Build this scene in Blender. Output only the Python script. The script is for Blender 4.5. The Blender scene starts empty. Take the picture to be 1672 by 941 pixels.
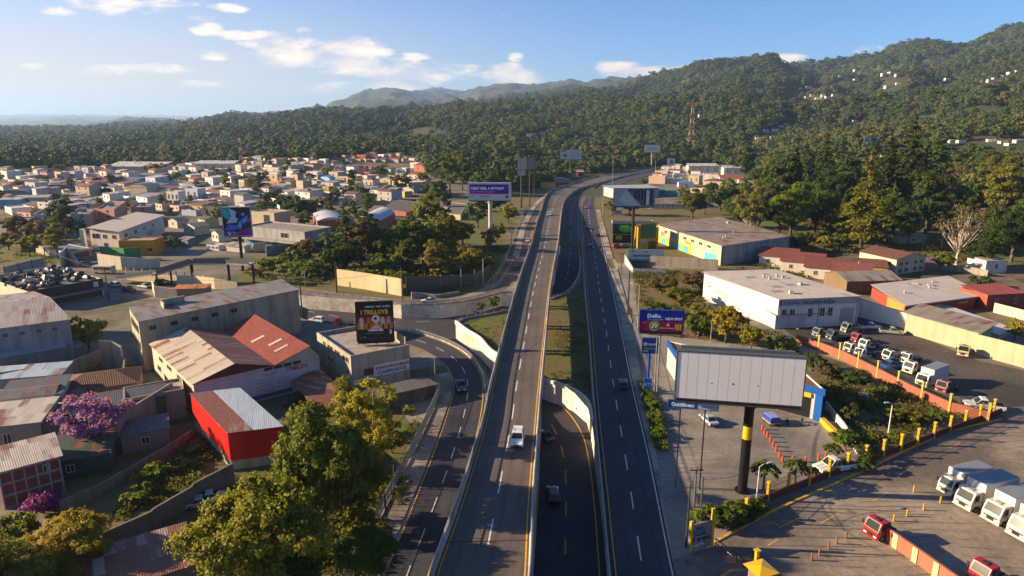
import bpy, bmesh, math, random
import numpy as np
from mathutils import Vector, Matrix, geometry
R = math.radians
C = bpy.context.scene.collection
sc = bpy.context.scene
random.seed(7)

# ------------------------------------------------------------------ camera
CAM_H, PITCH, FPX = 50.0, R(14.0), 1100.0
CP, SP = math.cos(PITCH), math.sin(PITCH)
cd = bpy.data.cameras.new('camera')
cd.sensor_width = 36.0
cd.lens = 36.0 * FPX / 1672.0
cd.clip_start = 0.5
cd.clip_end = 120000
cam = bpy.data.objects.new('camera', cd)
C.objects.link(cam)
cam.location = (0, 0, CAM_H)
cam.rotation_euler = (R(90) - PITCH, 0, 0)
sc.camera = cam

# ------------------------------------------------------------------ sun, sky, exposure
SUN_AZ, SUN_EL = R(86.0), R(18.5)          # degrees left of the view direction, height
SUN = Vector((-math.cos(SUN_EL) * math.sin(SUN_AZ), math.cos(SUN_EL) * math.cos(SUN_AZ), math.sin(SUN_EL)))
sl = bpy.data.lights.new('sun', 'SUN')
sl.energy = 5.0
sl.color = (1.0, 0.73, 0.45)
sl.angle = R(0.5)
so = bpy.data.objects.new('sun', sl)
C.objects.link(so)
so.rotation_euler = SUN.to_track_quat('Z', 'Y').to_euler()
so.location = (-200, 50, 200)
SKY_STRENGTH = 0.057
HAZE_DENSITY = 7e-5
sc.view_settings.view_transform = 'Standard'
sc.view_settings.look = 'None'
sc.view_settings.gamma = 1.0
sc.view_settings.use_curve_mapping = False
sc.view_settings.exposure = 1.68

def pix(px, py):
 u, v = (px - 836.0) / FPX, (py - 470.5) / FPX
 return Vector((u, CP - v * SP, -SP - v * CP))

def P(px, py, z=0.0):
 d = pix(px, py)
 t = (z - CAM_H) / d.z
 return Vector((d.x * t, d.y * t, z))

def ztop(base, px, py):
 """height of the pixel's ray above the ground point below it, at the distance of base"""
 d = pix(px, py)
 t = math.hypot(base.x, base.y) / math.hypot(d.x, d.y)
 return CAM_H + d.z * t

def at_dist(px, py, dist):
 d = pix(px, py)
 t = dist / math.hypot(d.x, d.y)
 return Vector((d.x * t, d.y * t, CAM_H + d.z * t))

def to_px(p):
 x, y, z = p[0], p[1], p[2] - CAM_H
 dep = y * CP - z * SP
 if dep < 0.1:
  return (0, 9999)
 return (836 + FPX * x / dep, 470.5 - FPX * (y * SP + z * CP) / dep)

def lin(h):
 h = h.lstrip('#')
 o = []
 for i in (0, 2, 4):
  c = int(h[i:i + 2], 16) / 255
  o.append(c / 12.92 if c < 0.04045 else ((c + 0.055) / 1.055) ** 2.4)
 return tuple(o)

# ------------------------------------------------------------------ world
w = bpy.data.worlds.new('World')
sc.world = w
w.use_nodes = True
nt = w.node_tree
nt.nodes.clear()
N = nt.nodes.new
Lk = nt.links.new

def wm(op, a, b=None, c=None, clamp=False):
 n = N('ShaderNodeMath')
 n.operation = op
 n.use_clamp = clamp
 for i, x in enumerate((a, b, c)):
  if x is None:
   continue
  if isinstance(x, (int, float)):
   n.inputs[i].default_value = x
  else:
   Lk(x, n.inputs[i])
 return n.outputs[0]

sky = N('ShaderNodeTexSky')
sky.sky_type = 'NISHITA'
sky.sun_disc = False
sky.sun_elevation = SUN_EL
sky.sun_rotation = -SUN_AZ
sky.altitude = 2200
sky.air_density = 1.0
sky.dust_density = 1.4
sky.ozone_density = 6.5
tc = N('ShaderNodeTexCoord')
sx = N('ShaderNodeSeparateXYZ')
Lk(tc.outputs['Generated'], sx.inputs[0])
yy = wm('MAXIMUM', sx.outputs[1], 0.02)
U = wm('DIVIDE', sx.outputs[0], yy)
V = wm('DIVIDE', sx.outputs[2], yy)
cv = N('ShaderNodeCombineXYZ')
Lk(wm('MULTIPLY', U, 9.0), cv.inputs[0])
Lk(wm('MULTIPLY', V, 26.0), cv.inputs[1])

def cnoise(scale, off, detail=8.0, rough=0.6):
 mp = N('ShaderNodeMapping')
 mp.inputs['Location'].default_value = off
 Lk(cv.outputs[0], mp.inputs[0])
 n = N('ShaderNodeTexNoise')
 n.inputs['Scale'].default_value = scale
 n.inputs['Detail'].default_value = detail
 n.inputs['Roughness'].default_value = rough
 Lk(mp.outputs[0], n.inputs['Vector'])
 return n.outputs[0]

# cumulus patches: (px, py, half width, half height) where they stand in the sky
CLOUDS = [(505, 85, 118, 24), (560, 104, 70, 14), (690, 118, 95, 15), (845, 121, 60, 16), (1040, 120, 85, 14), (1285, 97, 42, 12),
          (210, 8, 95, 15), (98, 21, 28, 9), (335, 47, 26, 10), (348, 90, 26, 8), (395, 58, 48, 7), (195, 114, 90, 9),
          (332, 138, 38, 6), (560, 143, 65, 9), (842, 95, 14, 6), (1158, 100, 12, 5), (635, 140, 55, 7), (680, 92, 24, 7),
          (330, 30, 26, 6), (60, 108, 30, 5), (495, 50, 20, 5), (370, 14, 30, 7)]
B = None
for (px, py, hw, hh) in CLOUDS:
 d = pix(px, py)
 u0, v0 = d.x / d.y, d.z / d.y
 du, dv = hw / FPX / 1.02, hh / FPX / 1.02
 a = wm('DIVIDE', wm('SUBTRACT', U, u0), du * 1.2)
 b = wm('DIVIDE', wm('SUBTRACT', V, v0), dv * 1.3)
 r2 = wm('ADD', wm('MULTIPLY', a, a), wm('MULTIPLY', b, b))
 f = wm('SUBTRACT', 1.0, r2)
 B = f if B is None else wm('MAXIMUM', B, f)
B = wm('MAXIMUM', B, -0.6)
n1 = cnoise(1.1, (3.1, 0.4, 0), 10.0, 0.62)
n2 = cnoise(1.1, (3.1 + 0.25, 0.4 - 0.45, 0), 4.0, 0.5)
den = wm('ADD', wm('MULTIPLY', B, 1.1), wm('MULTIPLY', wm('SUBTRACT', n1, 0.5), 5.5))
mr = N('ShaderNodeMapRange')
mr.interpolation_type = 'SMOOTHSTEP'
mr.inputs[1].default_value = 0.08
mr.inputs[2].default_value = 1.15
Lk(den, mr.inputs[0])
alpha = wm('MULTIPLY', mr.outputs[0], wm('GREATER_THAN', sx.outputs[1], 0.03))
alpha = wm('MULTIPLY', alpha, 0.95)
lit = wm('ADD', 0.55, wm('MULTIPLY', wm('SUBTRACT', n1, n2), 3.2), clamp=True)  # sunward and shaded cloud sides painted from two offset noise samples
mixc = N('ShaderNodeMix')
mixc.data_type = 'RGBA'
Lk(lit, mixc.inputs[0])
mixc.inputs[6].default_value = (4.4, 4.2, 4.5, 1)
mixc.inputs[7].default_value = (8.0, 6.7, 5.3, 1)
# peach evening glow painted into the sky colour, low on the sun's side
def ramp(x, a, b):
 n = N('ShaderNodeMapRange')
 n.interpolation_type = 'SMOOTHSTEP'
 n.inputs[1].default_value, n.inputs[2].default_value = a, b
 Lk(x, n.inputs[0])
 return n.outputs[0]
horizon_glow = wm('MULTIPLY', ramp(sx.outputs[2], 0.24, 0.0), ramp(sx.outputs[0], 0.25, -0.65))
dmix = N('ShaderNodeMix')
dmix.data_type = 'RGBA'
Lk(wm('MULTIPLY', horizon_glow, 0.85), dmix.inputs[0])
Lk(sky.outputs[0], dmix.inputs[6])
dmix.inputs[7].default_value = (5.3, 4.0, 2.8, 1)
mix = N('ShaderNodeMix')
mix.data_type = 'RGBA'
Lk(alpha, mix.inputs[0])
Lk(dmix.outputs[2], mix.inputs[6])
Lk(mixc.outputs[2], mix.inputs[7])
bg = N('ShaderNodeBackground')
bg.inputs[1].default_value = SKY_STRENGTH
Lk(mix.outputs[2], bg.inputs[0])
wo = N('ShaderNodeOutputWorld')
Lk(bg.outputs[0], wo.inputs[0])

# ------------------------------------------------------------------ materials
MATS = {}

def new_mat(name):
 m = bpy.data.materials.new(name)
 m.use_nodes = True
 t = m.node_tree
 t.nodes.clear()
 o = t.nodes.new('ShaderNodeOutputMaterial')
 p = t.nodes.new('ShaderNodeBsdfPrincipled')
 t.links.new(p.outputs[0], o.inputs[0])
 MATS[name] = m
 return m, t, p, o

class G:
 """tiny node-graph writer"""
 def __init__(s, t):
  s.t = t
 def n(s, kind, **kw):
  x = s.t.nodes.new('ShaderNode' + kind)
  for k, v in kw.items():
   setattr(x, k, v)
  return x
 def l(s, a, b):
  s.t.links.new(a, b)
 def m(s, op, a, b=0.0, clamp=False):
  x = s.n('Math', operation=op, use_clamp=clamp)
  for i, y in enumerate((a, b)):
   if isinstance(y, (int, float)):
    x.inputs[i].default_value = y
   else:
    s.l(y, x.inputs[i])
  return x.outputs[0]
 def noise(s, vec, scale, detail=4, rough=0.55, stretch=None):
  if stretch:
   mp = s.n('Mapping')
   mp.inputs['Scale'].default_value = stretch
   s.l(vec, mp.inputs[0])
   vec = mp.outputs[0]
  x = s.n('TexNoise')
  x.inputs['Scale'].default_value = scale
  x.inputs['Detail'].default_value = detail
  x.inputs['Roughness'].default_value = rough
  s.l(vec, x.inputs['Vector'])
  return x.outputs[0]
 def rng(s, f, a, b, c=0.0, d=1.0):
  x = s.n('MapRange')
  for i, y in enumerate((a, b, c, d)):
   x.inputs[i + 1].default_value = y
  s.l(f, x.inputs[0])
  return x.outputs[0]
 def mix(s, f, a, b, blend='MIX'):
  x = s.n('Mix', data_type='RGBA', blend_type=blend)
  for i, y in ((0, f), (6, a), (7, b)):
   if isinstance(y, (int, float)):
    x.inputs[i].default_value = y
   elif isinstance(y, tuple):
    x.inputs[i].default_value = (*y[:3], 1)
   else:
    s.l(y, x.inputs[i])
  return x.outputs[2]
 def pos(s):
  return s.n('NewGeometry').outputs['Position']
 def obj(s):
  return s.n('TexCoord').outputs['Object']
 def uv(s):
  return s.n('TexCoord').outputs['UV']
 def ocol(s):
  return s.n('ObjectInfo').outputs['Color']
 def bump(s, h, strength, dist, p):
  b = s.n('Bump')
  b.inputs['Strength'].default_value = strength
  b.inputs['Distance'].default_value = dist
  s.l(h, b.inputs['Height'])
  s.l(b.outputs[0], p.inputs['Normal'])

def mottled(name, c1, c2, scale=0.3, rough=0.85, c3=None, s3=0.06, fine=2.5, bump=0.0, spec=0.3, marks=0.0):
 """ground-like surface: two colours mixed by noise, optional third in big patches"""
 m, t, p, o = new_mat(name)
 g = G(t)
 v = g.pos()
 f = g.rng(g.noise(v, scale, 6, 0.62), 0.35, 0.65)
 col = g.mix(f, c1, c2)
 if c3:
  col = g.mix(g.rng(g.noise(v, s3, 4, 0.6), 0.46, 0.6), col, c3)
 fn = g.noise(v, fine, 5, 0.7)
 col = g.mix(1.0, col, g.mix(g.rng(fn, 0.3, 0.7), (0.72,) * 3, (1.22,) * 3), 'MULTIPLY')
 if marks:
  # tyre arcs, oil drips and joints
  for sc_, rot in ((0.22, 0.5), (0.16, 2.1)):
   wv = g.n('TexWave', wave_type='RINGS')
   wv.inputs['Scale'].default_value = sc_
   wv.inputs['Distortion'].default_value = 9.0
   wv.inputs['Detail'].default_value = 1.0
   wv.inputs['Detail Scale'].default_value = 0.25
   mp = g.n('Mapping')
   mp.inputs['Location'].default_value = (rot * 60, rot * 35, 0)
   g.l(v, mp.inputs[0])
   g.l(mp.outputs[0], wv.inputs['Vector'])
   f2 = g.m('MULTIPLY', g.rng(wv.outputs['Fac'], 0.93, 0.985), g.rng(g.noise(mp.outputs[0], 0.07, 3, 0.6), 0.5, 0.62))
   col = g.mix(g.m('MULTIPLY', f2, marks), col, tuple(c * 0.45 for c in c1))
  oil = g.rng(g.noise(v, 0.55, 3, 0.5), 0.64, 0.74)
  col = g.mix(g.m('MULTIPLY', oil, marks * 0.9), col, tuple(c * 0.4 for c in c1))
  br = g.n('TexBrick')
  br.inputs['Scale'].default_value = 1.0
  br.inputs['Brick Width'].default_value = 6.0
  br.inputs['Row Height'].default_value = 5.0
  br.inputs['Mortar Size'].default_value = 0.03
  g.l(v, br.inputs['Vector'])
  col = g.mix(g.m('MULTIPLY', br.outputs['Fac'], 0.5), col, tuple(c * 0.5 for c in c1))
 g.l(col, p.inputs['Base Color'])
 p.inputs['Roughness'].default_value = rough
 p.inputs['Specular IOR Level'].default_value = spec
 if bump:
  g.bump(fn, bump, 0.15, p)
 return m

def painted(name, rough=0.5, grime=0.5, metal=0.0, coat=0.0, fine=True):
 """object colour with rain streaks and blotchy wear"""
 m, t, p, o = new_mat(name)
 g = G(t)
 v = g.pos()
 col = g.ocol()
 if grime > 0:
  st = g.noise(v, 1.0, 6, 0.65, (0.75, 0.75, 0.07))
  bl = g.noise(v, 0.22, 5, 0.6)
  f = g.m('MULTIPLY', g.rng(st, 0.42, 0.72), grime)
  col = g.mix(f, col, g.mix(1.0, col, (0.42, 0.38, 0.33), 'MULTIPLY'))
  col = g.mix(g.m('MULTIPLY', g.rng(bl, 0.45, 0.7), grime * 0.8), col, g.mix(1.0, col, (0.66, 0.64, 0.6), 'MULTIPLY'))
 g.l(col, p.inputs['Base Color'])
 p.inputs['Roughness'].default_value = rough
 p.inputs['Metallic'].default_value = metal
 p.inputs['Coat Weight'].default_value = coat
 p.inputs['Specular IOR Level'].default_value = 0.35
 return m

def sheet_roof(name, wear=0.5, rust=0.3, pitch=0.26, rough=0.6):
 """corrugated sheets in the mesh's own metre UVs (u across the ridge line, v down the slope); object colour, rust, patched sheets"""
 m, t, p, o = new_mat(name)
 g = G(t)
 uv = g.uv()
 s = g.n('SeparateXYZ')
 g.l(uv, s.inputs[0])
 cell = g.n('CombineXYZ')
 g.l(g.m('FLOOR', g.m('DIVIDE', s.outputs[0], 1.1)), cell.inputs[0])
 g.l(g.m('FLOOR', g.m('DIVIDE', s.outputs[1], 3.3)), cell.inputs[1])
 oi = g.n('ObjectInfo')
 g.l(g.m('MULTIPLY', oi.outputs['Random'], 37.0), cell.inputs[2])
 wn = g.n('TexWhiteNoise')
 g.l(cell.outputs[0], wn.inputs[0])
 col = oi.outputs['Color']
 col = g.mix(g.rng(wn.outputs[0], 0, 1, 0, wear), col, g.mix(1.0, col, (0.5, 0.48, 0.46), 'MULTIPLY'))
 rs = g.noise(uv, 0.9, 6, 0.7, (0.5, 0.12, 1))
 sel = g.m('ADD', g.m('MULTIPLY', wn.outputs[0], 0.5), g.m('MULTIPLY', rs, 0.9))
 rf = g.rng(sel, 1.02 - rust * 0.75, 1.14 - rust * 0.75)
 rc = g.mix(g.noise(uv, 2.0, 4), (0.10, 0.030, 0.018), (0.24, 0.085, 0.045))
 col = g.mix(rf, col, rc)
 st = g.noise(uv, 1.2, 5, 0.65, (2.0, 0.1, 1))
 col = g.mix(g.m('MULTIPLY', g.rng(st, 0.45, 0.75), 0.5), col, g.mix(1.0, col, (0.5, 0.45, 0.4), 'MULTIPLY'))
 g.l(col, p.inputs['Base Color'])
 p.inputs['Roughness'].default_value = rough
 wv = g.m('SINE', g.m('MULTIPLY', s.outputs[0], 2 * math.pi / pitch))
 g.bump(wv, 0.35, 0.03, p)
 return m

def tiled(name):
 """clay tiles: object colour, courses and barrel rows in UV metres"""
 m, t, p, o = new_mat(name)
 g = G(t)
 uv = g.uv()
 s = g.n('SeparateXYZ')
 g.l(uv, s.inputs[0])
 n1 = g.noise(uv, 1.4, 5, 0.7)
 n2 = g.noise(g.pos(), 0.3, 4, 0.6)
 col = g.mix(g.rng(n1, 0.35, 0.65), g.mix(1.0, g.ocol(), (0.55, 0.5, 0.5), 'MULTIPLY'), g.ocol())
 col = g.mix(g.m('MULTIPLY', g.rng(n2, 0.5, 0.7), 0.6), col, g.mix(1.0, g.ocol(), (0.42, 0.45, 0.45), 'MULTIPLY'))
 g.l(col, p.inputs['Base Color'])
 p.inputs['Roughness'].default_value = 0.85
 wv = g.m('ADD', g.m('SINE', g.m('MULTIPLY', s.outputs[0], 22)), g.m('MULTIPLY', g.m('FRACT', g.m('MULTIPLY', s.outputs[1], 2.6)), 1.2))
 g.bump(wv, 0.5, 0.06, p)
 return m

def plain(name, col, rough=0.6, metal=0.0, spec=0.4, emit=None):
 m, t, p, o = new_mat(name)
 p.inputs['Base Color'].default_value = (*col, 1)
 p.inputs['Roughness'].default_value = rough
 p.inputs['Metallic'].default_value = metal
 p.inputs['Specular IOR Level'].default_value = spec
 return m

def leafy(name, trans=0.3):
 """leaves: object colour varied leaf by leaf (the mesh's tone attribute), thin and translucent"""
 m, t, p, o = new_mat(name)
 g = G(t)
 a = g.n('Attribute', attribute_name='tone')
 oi = g.n('ObjectInfo')
 col = g.mix(a.outputs['Fac'], g.mix(1.0, oi.outputs['Color'], (0.70, 0.75, 0.6), 'MULTIPLY'), g.mix(1.0, oi.outputs['Color'], (1.5, 1.35, 1.0), 'MULTIPLY'))
 g.l(col, p.inputs['Base Color'])
 p.inputs['Roughness'].default_value = 0.6
 p.inputs['Specular IOR Level'].default_value = 0.25
 tr = g.n('BsdfTranslucent')
 g.l(g.mix(1.0, col, (1.5, 1.4, 0.5), 'MULTIPLY'), tr.inputs[0])
 ms = g.n('MixShader')
 ms.inputs[0].default_value = trans
 g.l(p.outputs[0], ms.inputs[1])
 g.l(tr.outputs[0], ms.inputs[2])
 g.l(ms.outputs[0], o.inputs[0])
 return m

def asphalt(name, base, light, rough=0.8):
 m, t, p, o = new_mat(name)
 g = G(t)
 v = g.pos()
 s = g.n('SeparateXYZ')
 uv = g.uv()
 su = g.n('SeparateXYZ')
 g.l(uv, su.inputs[0])
 tr = g.m('SINE', g.m('MULTIPLY', su.outputs[0], 2 * math.pi / 1.75))
 trn = g.m('MULTIPLY', g.rng(tr, 0.1, 0.9), g.rng(g.noise(uv, 1.0, 4, 0.6, (0.6, 0.03, 1)), 0.3, 0.65))
 col = g.mix(g.rng(g.noise(v, 0.12, 5, 0.65), 0.35, 0.68), base, light)
 col = g.mix(g.m('MULTIPLY', trn, 0.55), col, tuple(c * 0.62 for c in base))
 patch = g.noise(v, 0.05, 2, 0.4, (1, 0.5, 1))
 col = g.mix(g.m('MULTIPLY', g.rng(patch, 0.6, 0.62), 0.35), col, tuple(c * 0.7 for c in base))
 fn = g.noise(v, 3.0, 6, 0.75)
 col = g.mix(1.0, col, g.mix(g.rng(fn, 0.3, 0.7), (0.75,) * 3, (1.25,) * 3), 'MULTIPLY')
 # tar-sealed cracks
 vo = g.n('TexVoronoi', feature='DISTANCE_TO_EDGE')
 vo.inputs['Scale'].default_value = 0.11
 wv = g.mix(0.12, v, g.n('TexNoise').outputs['Color'], 'ADD')
 g.l(wv, vo.inputs['Vector'])
 cr = g.m('MULTIPLY', g.rng(vo.outputs['Distance'], 0.003, 0.014, 1, 0), g.rng(g.noise(v, 0.04, 2), 0.5, 0.56))
 col = g.mix(g.m('MULTIPLY', cr, 0.7), col, (0.012, 0.012, 0.013))
 g.l(col, p.inputs['Base Color'])
 p.inputs['Roughness'].default_value = rough
 p.inputs['Specular IOR Level'].default_value = 0.35
 g.bump(fn, 0.15, 0.05, p)
 return m

def worn_line(name, col):
 m, t, p, o = new_mat(name)
 g = G(t)
 v = g.pos()
 f = g.rng(g.noise(v, 1.6, 6, 0.75), 0.50, 0.72)
 g.l(g.mix(g.m('MULTIPLY', f, 0.8), col, (0.06, 0.06, 0.06)), p.inputs['Base Color'])
 p.inputs['Roughness'].default_value = 0.7
 return m

mottled('town_ground', lin('#5f5a52'), lin('#7a7266'), 0.25, 0.9, lin('#474d2c'), 0.03)
mottled('lot_concrete', lin('#79746c'), lin('#8d877c'), 0.10, 0.85, lin('#66625c'), 0.04, 1.5, marks=0.7)
mottled('yard_asphalt', lin('#756c61'), lin('#8f8474'), 0.12, 0.85, lin('#5c554d'), 0.05, 1.2, marks=0.85)
mottled('dark_yard', lin('#45423f'), lin('#5a554e'), 0.12, 0.85, lin('#38352f'), 0.06, 1.2, marks=0.8)
mottled('grass', (0.060, 0.085, 0.013), (0.115, 0.115, 0.024), 0.5, 0.95, (0.12, 0.085, 0.035), 0.05, 1.8, 0.6)
mottled('dry_grass', (0.14, 0.105, 0.038), (0.085, 0.095, 0.02), 0.35, 0.95, (0.14, 0.10, 0.05), 0.06, 1.8, 0.6)
mottled('bare_soil', (0.12, 0.085, 0.055), (0.17, 0.13, 0.09), 0.3, 0.95, (0.06, 0.065, 0.025), 0.08, 1.8, 0.4)
mottled('forest_floor', (0.022, 0.040, 0.010), (0.050, 0.060, 0.016), 0.02, 0.95, (0.05, 0.045, 0.018), 0.004, 0.15)
mottled('far_land', (0.014, 0.028, 0.010), (0.032, 0.044, 0.016), 0.006, 0.95, (0.045, 0.050, 0.025), 0.0012, 0.03)
mottled('paving', lin('#8d8477'), lin('#a3998a'), 0.5, 0.85, lin('#6f685d'), 0.1, 2.0)
mottled('white_concrete', lin('#c2bcb0'), lin('#d2ccc0'), 0.35, 0.8, lin('#a39d90'), 0.12, 1.5)
mottled('concrete', lin('#8e8a82'), lin('#a8a399'), 0.4, 0.8, lin('#6e6a63'), 0.12, 1.5)
mottled('brown_hill', (0.19, 0.11, 0.055), (0.13, 0.085, 0.04), 0.06, 0.95, (0.08, 0.07, 0.03), 0.02, 0.3)
asphalt('old_asphalt', lin('#504a44'), lin('#605851'))
asphalt('dark_shade_asphalt', lin('#2f3036'), lin('#3c3e45'))  # dark bluish base puts the flyover's shadow into the road colour
worn_line('yellow_line', lin('#c99a2e'))
worn_line('white_line', lin('#cfccc4'))
painted('wall', 0.8, 0.32)
painted('old_concrete', 0.85, 0.75)
painted('enamel', 0.35, 0.08, 0.0, 0.5)
painted('metalwork', 0.45, 0.25)
painted('vinyl', 0.5, 0.06)
sheet_roof('sheet_roof', 0.55, 0.25)
sheet_roof('rusty_roof', 0.8, 0.72)
sheet_roof('clean_roof', 0.25, 0.06)
tiled('tile_roof')
plain('glass', (0.012, 0.022, 0.022), 0.12, 0.0, 0.25)
plain('window_dark', (0.022, 0.022, 0.022), 0.25, 0.0, 0.5)
plain('rubber', (0.015, 0.015, 0.016), 0.8)
plain('chrome', (0.55, 0.55, 0.57), 0.25, 0.9)
plain('lamp_lens', (0.75, 0.75, 0.72), 0.12, 0.0, 0.6)
plain('tail_lens', (0.30, 0.01, 0.01), 0.2, 0.0, 0.6)
plain('black_steel', (0.012, 0.012, 0.013), 0.45, 0.0, 0.5)
plain('galvanised', (0.34, 0.35, 0.36), 0.5, 0.3)
leafy('leaf', 0.38)
leafy('petal', 0.35)
mottled('bark', (0.07, 0.05, 0.035), (0.14, 0.11, 0.085), 2.0, 0.9)
mottled('pale_bark', (0.28, 0.24, 0.19), (0.4, 0.36, 0.3), 2.0, 0.9)

# ------------------------------------------------------------------ objects
class MB:
 def __init__(s):
  s.v, s.f, s.m, s.uv = [], [], [], []
 def face(s, pts, mi=0, uv=None):
  i = len(s.v)
  s.v += [tuple(p) for p in pts]
  s.f.append(tuple(range(i, i + len(pts))))
  s.m.append(mi)
  if uv is None:
   p0 = Vector(pts[0])
   e = (Vector(pts[1]) - p0)
   e = e.normalized() if e.length > 1e-9 else Vector((1, 0, 0))
   n = e.cross(Vector(pts[-1]) - p0)
   n = n.normalized() if n.length > 1e-9 else Vector((0, 0, 1))
   f = n.cross(e)
   uv = [((Vector(p) - p0).dot(e), (Vector(p) - p0).dot(f)) for p in pts]
  s.uv.append(uv)
  return s
 def obox(s, o, ex, ey, ez, mi=0, top=None, skip=''):
  """box from corner o along three vectors"""
  o, ex, ey, ez = Vector(o), Vector(ex), Vector(ey), Vector(ez)
  a, b, c, d = o, o + ex, o + ex + ey, o + ey
  A, B_, C_, D = a + ez, b + ez, c + ez, d + ez
  s.face([a, b, B_, A], mi)
  s.face([b, c, C_, B_], mi)
  s.face([c, d, D, C_], mi)
  s.face([d, a, A, D], mi)
  if 't' not in skip:
   s.face([A, B_, C_, D], mi if top is None else top)
  if 'b' not in skip:
   s.face([d, c, b, a], mi)
  return s
 def box(s, cx, cy, z0, lx, ly, lz, rz=0.0, mi=0, top=None):
  c, n = math.cos(rz), math.sin(rz)
  ex, ey = Vector((c * lx, n * lx, 0)), Vector((-n * ly, c * ly, 0))
  return s.obox(Vector((cx, cy, z0)) - ex / 2 - ey / 2, ex, ey, (0, 0, lz), mi, top)
 def taper(s, cx, cy, z0, lx, ly, lz, tx, ty, ox=0, oy=0, mi=0, sides=None):
  """frustum; sides = material for the four walls (front -x, right, back, left order below)"""
  b = [(cx - lx / 2, cy - ly / 2, z0), (cx + lx / 2, cy - ly / 2, z0), (cx + lx / 2, cy + ly / 2, z0), (cx - lx / 2, cy + ly / 2, z0)]
  t = [(cx + ox - tx / 2, cy + oy - ty / 2, z0 + lz), (cx + ox + tx / 2, cy + oy - ty / 2, z0 + lz), (cx + ox + tx / 2, cy + oy + ty / 2, z0 + lz), (cx + ox - tx / 2, cy + oy + ty / 2, z0 + lz)]
  for i in range(4):
   j = (i + 1) % 4
   s.face([b[i], b[j], t[j], t[i]], mi if sides is None else sides)
  s.face(t, mi)
  s.face(b[::-1], mi)
  return s
 def cyl(s, p0, p1, r0, r1=None, n=8, mi=0, caps=True):
  p0, p1 = Vector(p0), Vector(p1)
  r1 = r0 if r1 is None else r1
  ax = (p1 - p0).normalized()
  u = ax.cross(Vector((0, 0, 1)))
  u = u.normalized() if u.length > 1e-4 else Vector((1, 0, 0))
  w_ = ax.cross(u)
  ra = [p0 + (u * math.cos(2 * math.pi * i / n) + w_ * math.sin(2 * math.pi * i / n)) * r0 for i in range(n)]
  rb = [p1 + (u * math.cos(2 * math.pi * i / n) + w_ * math.sin(2 * math.pi * i / n)) * r1 for i in range(n)]
  for i in range(n):
   j = (i + 1) % n
   s.face([ra[i], ra[j], rb[j], rb[i]], mi)
  if caps:
   s.face(ra[::-1], mi)
   s.face(rb, mi)
  return s
 def tube(s, pts, r0, r1=None, n=6, mi=0):
  r1 = r0 if r1 is None else r1
  k = len(pts) - 1
  for i in range(k):
   s.cyl(pts[i], pts[i + 1], r0 + (r1 - r0) * i / k, r0 + (r1 - r0) * (i + 1) / k, n, mi, caps=(i in (0, k - 1)))
  return s
 def prism(s, outline, ex, mi=0, cap=None):
  """closed outline (list of 3d points) extruded along ex"""
  ex = Vector(ex)
  a = [Vector(p) for p in outline]
  b = [p + ex for p in a]
  for i in range(len(a)):
   j = (i + 1) % len(a)
   s.face([a[i], a[j], b[j], b[i]], mi)
  s.face(a[::-1], mi if cap is None else cap)
  s.face(b, mi if cap is None else cap)
  return s
 def build(s, name, mats, parent=None, color=None, smooth=False, bevel=0.0, weld=False):
  me = bpy.data.meshes.new(name)
  off = parent_origin(parent)
  me.from_pydata([(a - off[0], b - off[1], c - off[2]) for a, b, c in s.v], [], s.f)
  if isinstance(mats, str):
   mats = [mats]
  for m in mats:
   me.materials.append(MATS[m])
  me.polygons.foreach_set('material_index', s.m)
  ul = me.uv_layers.new(name='UVMap')
  ul.data.foreach_set('uv', [c for f in s.uv for p in f for c in p])
  if weld or bevel or smooth:
   bm = bmesh.new()
   bm.from_mesh(me)
   bmesh.ops.remove_doubles(bm, verts=bm.verts, dist=0.0015)
   bmesh.ops.recalc_face_normals(bm, faces=bm.faces)
   bm.to_mesh(me)
   bm.free()
  if smooth:
   me.polygons.foreach_set('use_smooth', [True] * len(me.polygons))
  me.update()
  o = bpy.data.objects.new(name, me)
  C.objects.link(o)
  if color is not None:
   o.color = (*(lin(color) if isinstance(color, str) else color), 1)
  if parent is not None:
   o.parent = parent
  if bevel:
   md = o.modifiers.new('bevel', 'BEVEL')
   md.width = bevel
   md.segments = 2
   md.limit_method = 'ANGLE'
  return o

ORIG = {}

def parent_origin(p):
 o = Vector((0, 0, 0))
 while p is not None:
  o = o + p.location
  p = p.parent
 return o

def tag(o, label, cat, group=None, kind=None):
 o['label'] = label
 o['category'] = cat
 if group:
  o['group'] = group
 if kind:
  o['kind'] = kind
 return o

def thing(name, label, cat, loc=(0, 0, 0), group=None):
 o = bpy.data.objects.new(name, None)
 o.empty_display_size = 0.5
 C.objects.link(o)
 o.location = loc
 return tag(o, label, cat, group)

def structure(o):
 o['kind'] = 'structure'
 return o

KIDS = {}

def copy_tree(o, loc=None, rz=None, scale=None, parent=None, label=None, group=None, colors=None):
 c = o.copy()
 C.objects.link(c)
 if parent is not None:
  c.parent = parent
 if loc is not None:
  c.location = loc
 if rz is not None:
  c.rotation_euler = (0, 0, rz)
 if scale is not None:
  c.scale = (scale, scale, scale) if isinstance(scale, (int, float)) else scale
 if label:
  c['label'] = label
 if group:
  c['group'] = group
 nm = o.name.split('.')[0]
 if colors and nm in colors:
  c.color = (*(lin(colors[nm]) if isinstance(colors[nm], str) else colors[nm]), 1)
 if o.name not in KIDS:
  KIDS[o.name] = list(o.children)
 for ch in KIDS[o.name]:
  copy_tree(ch, parent=c, colors=colors)
 return c

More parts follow.
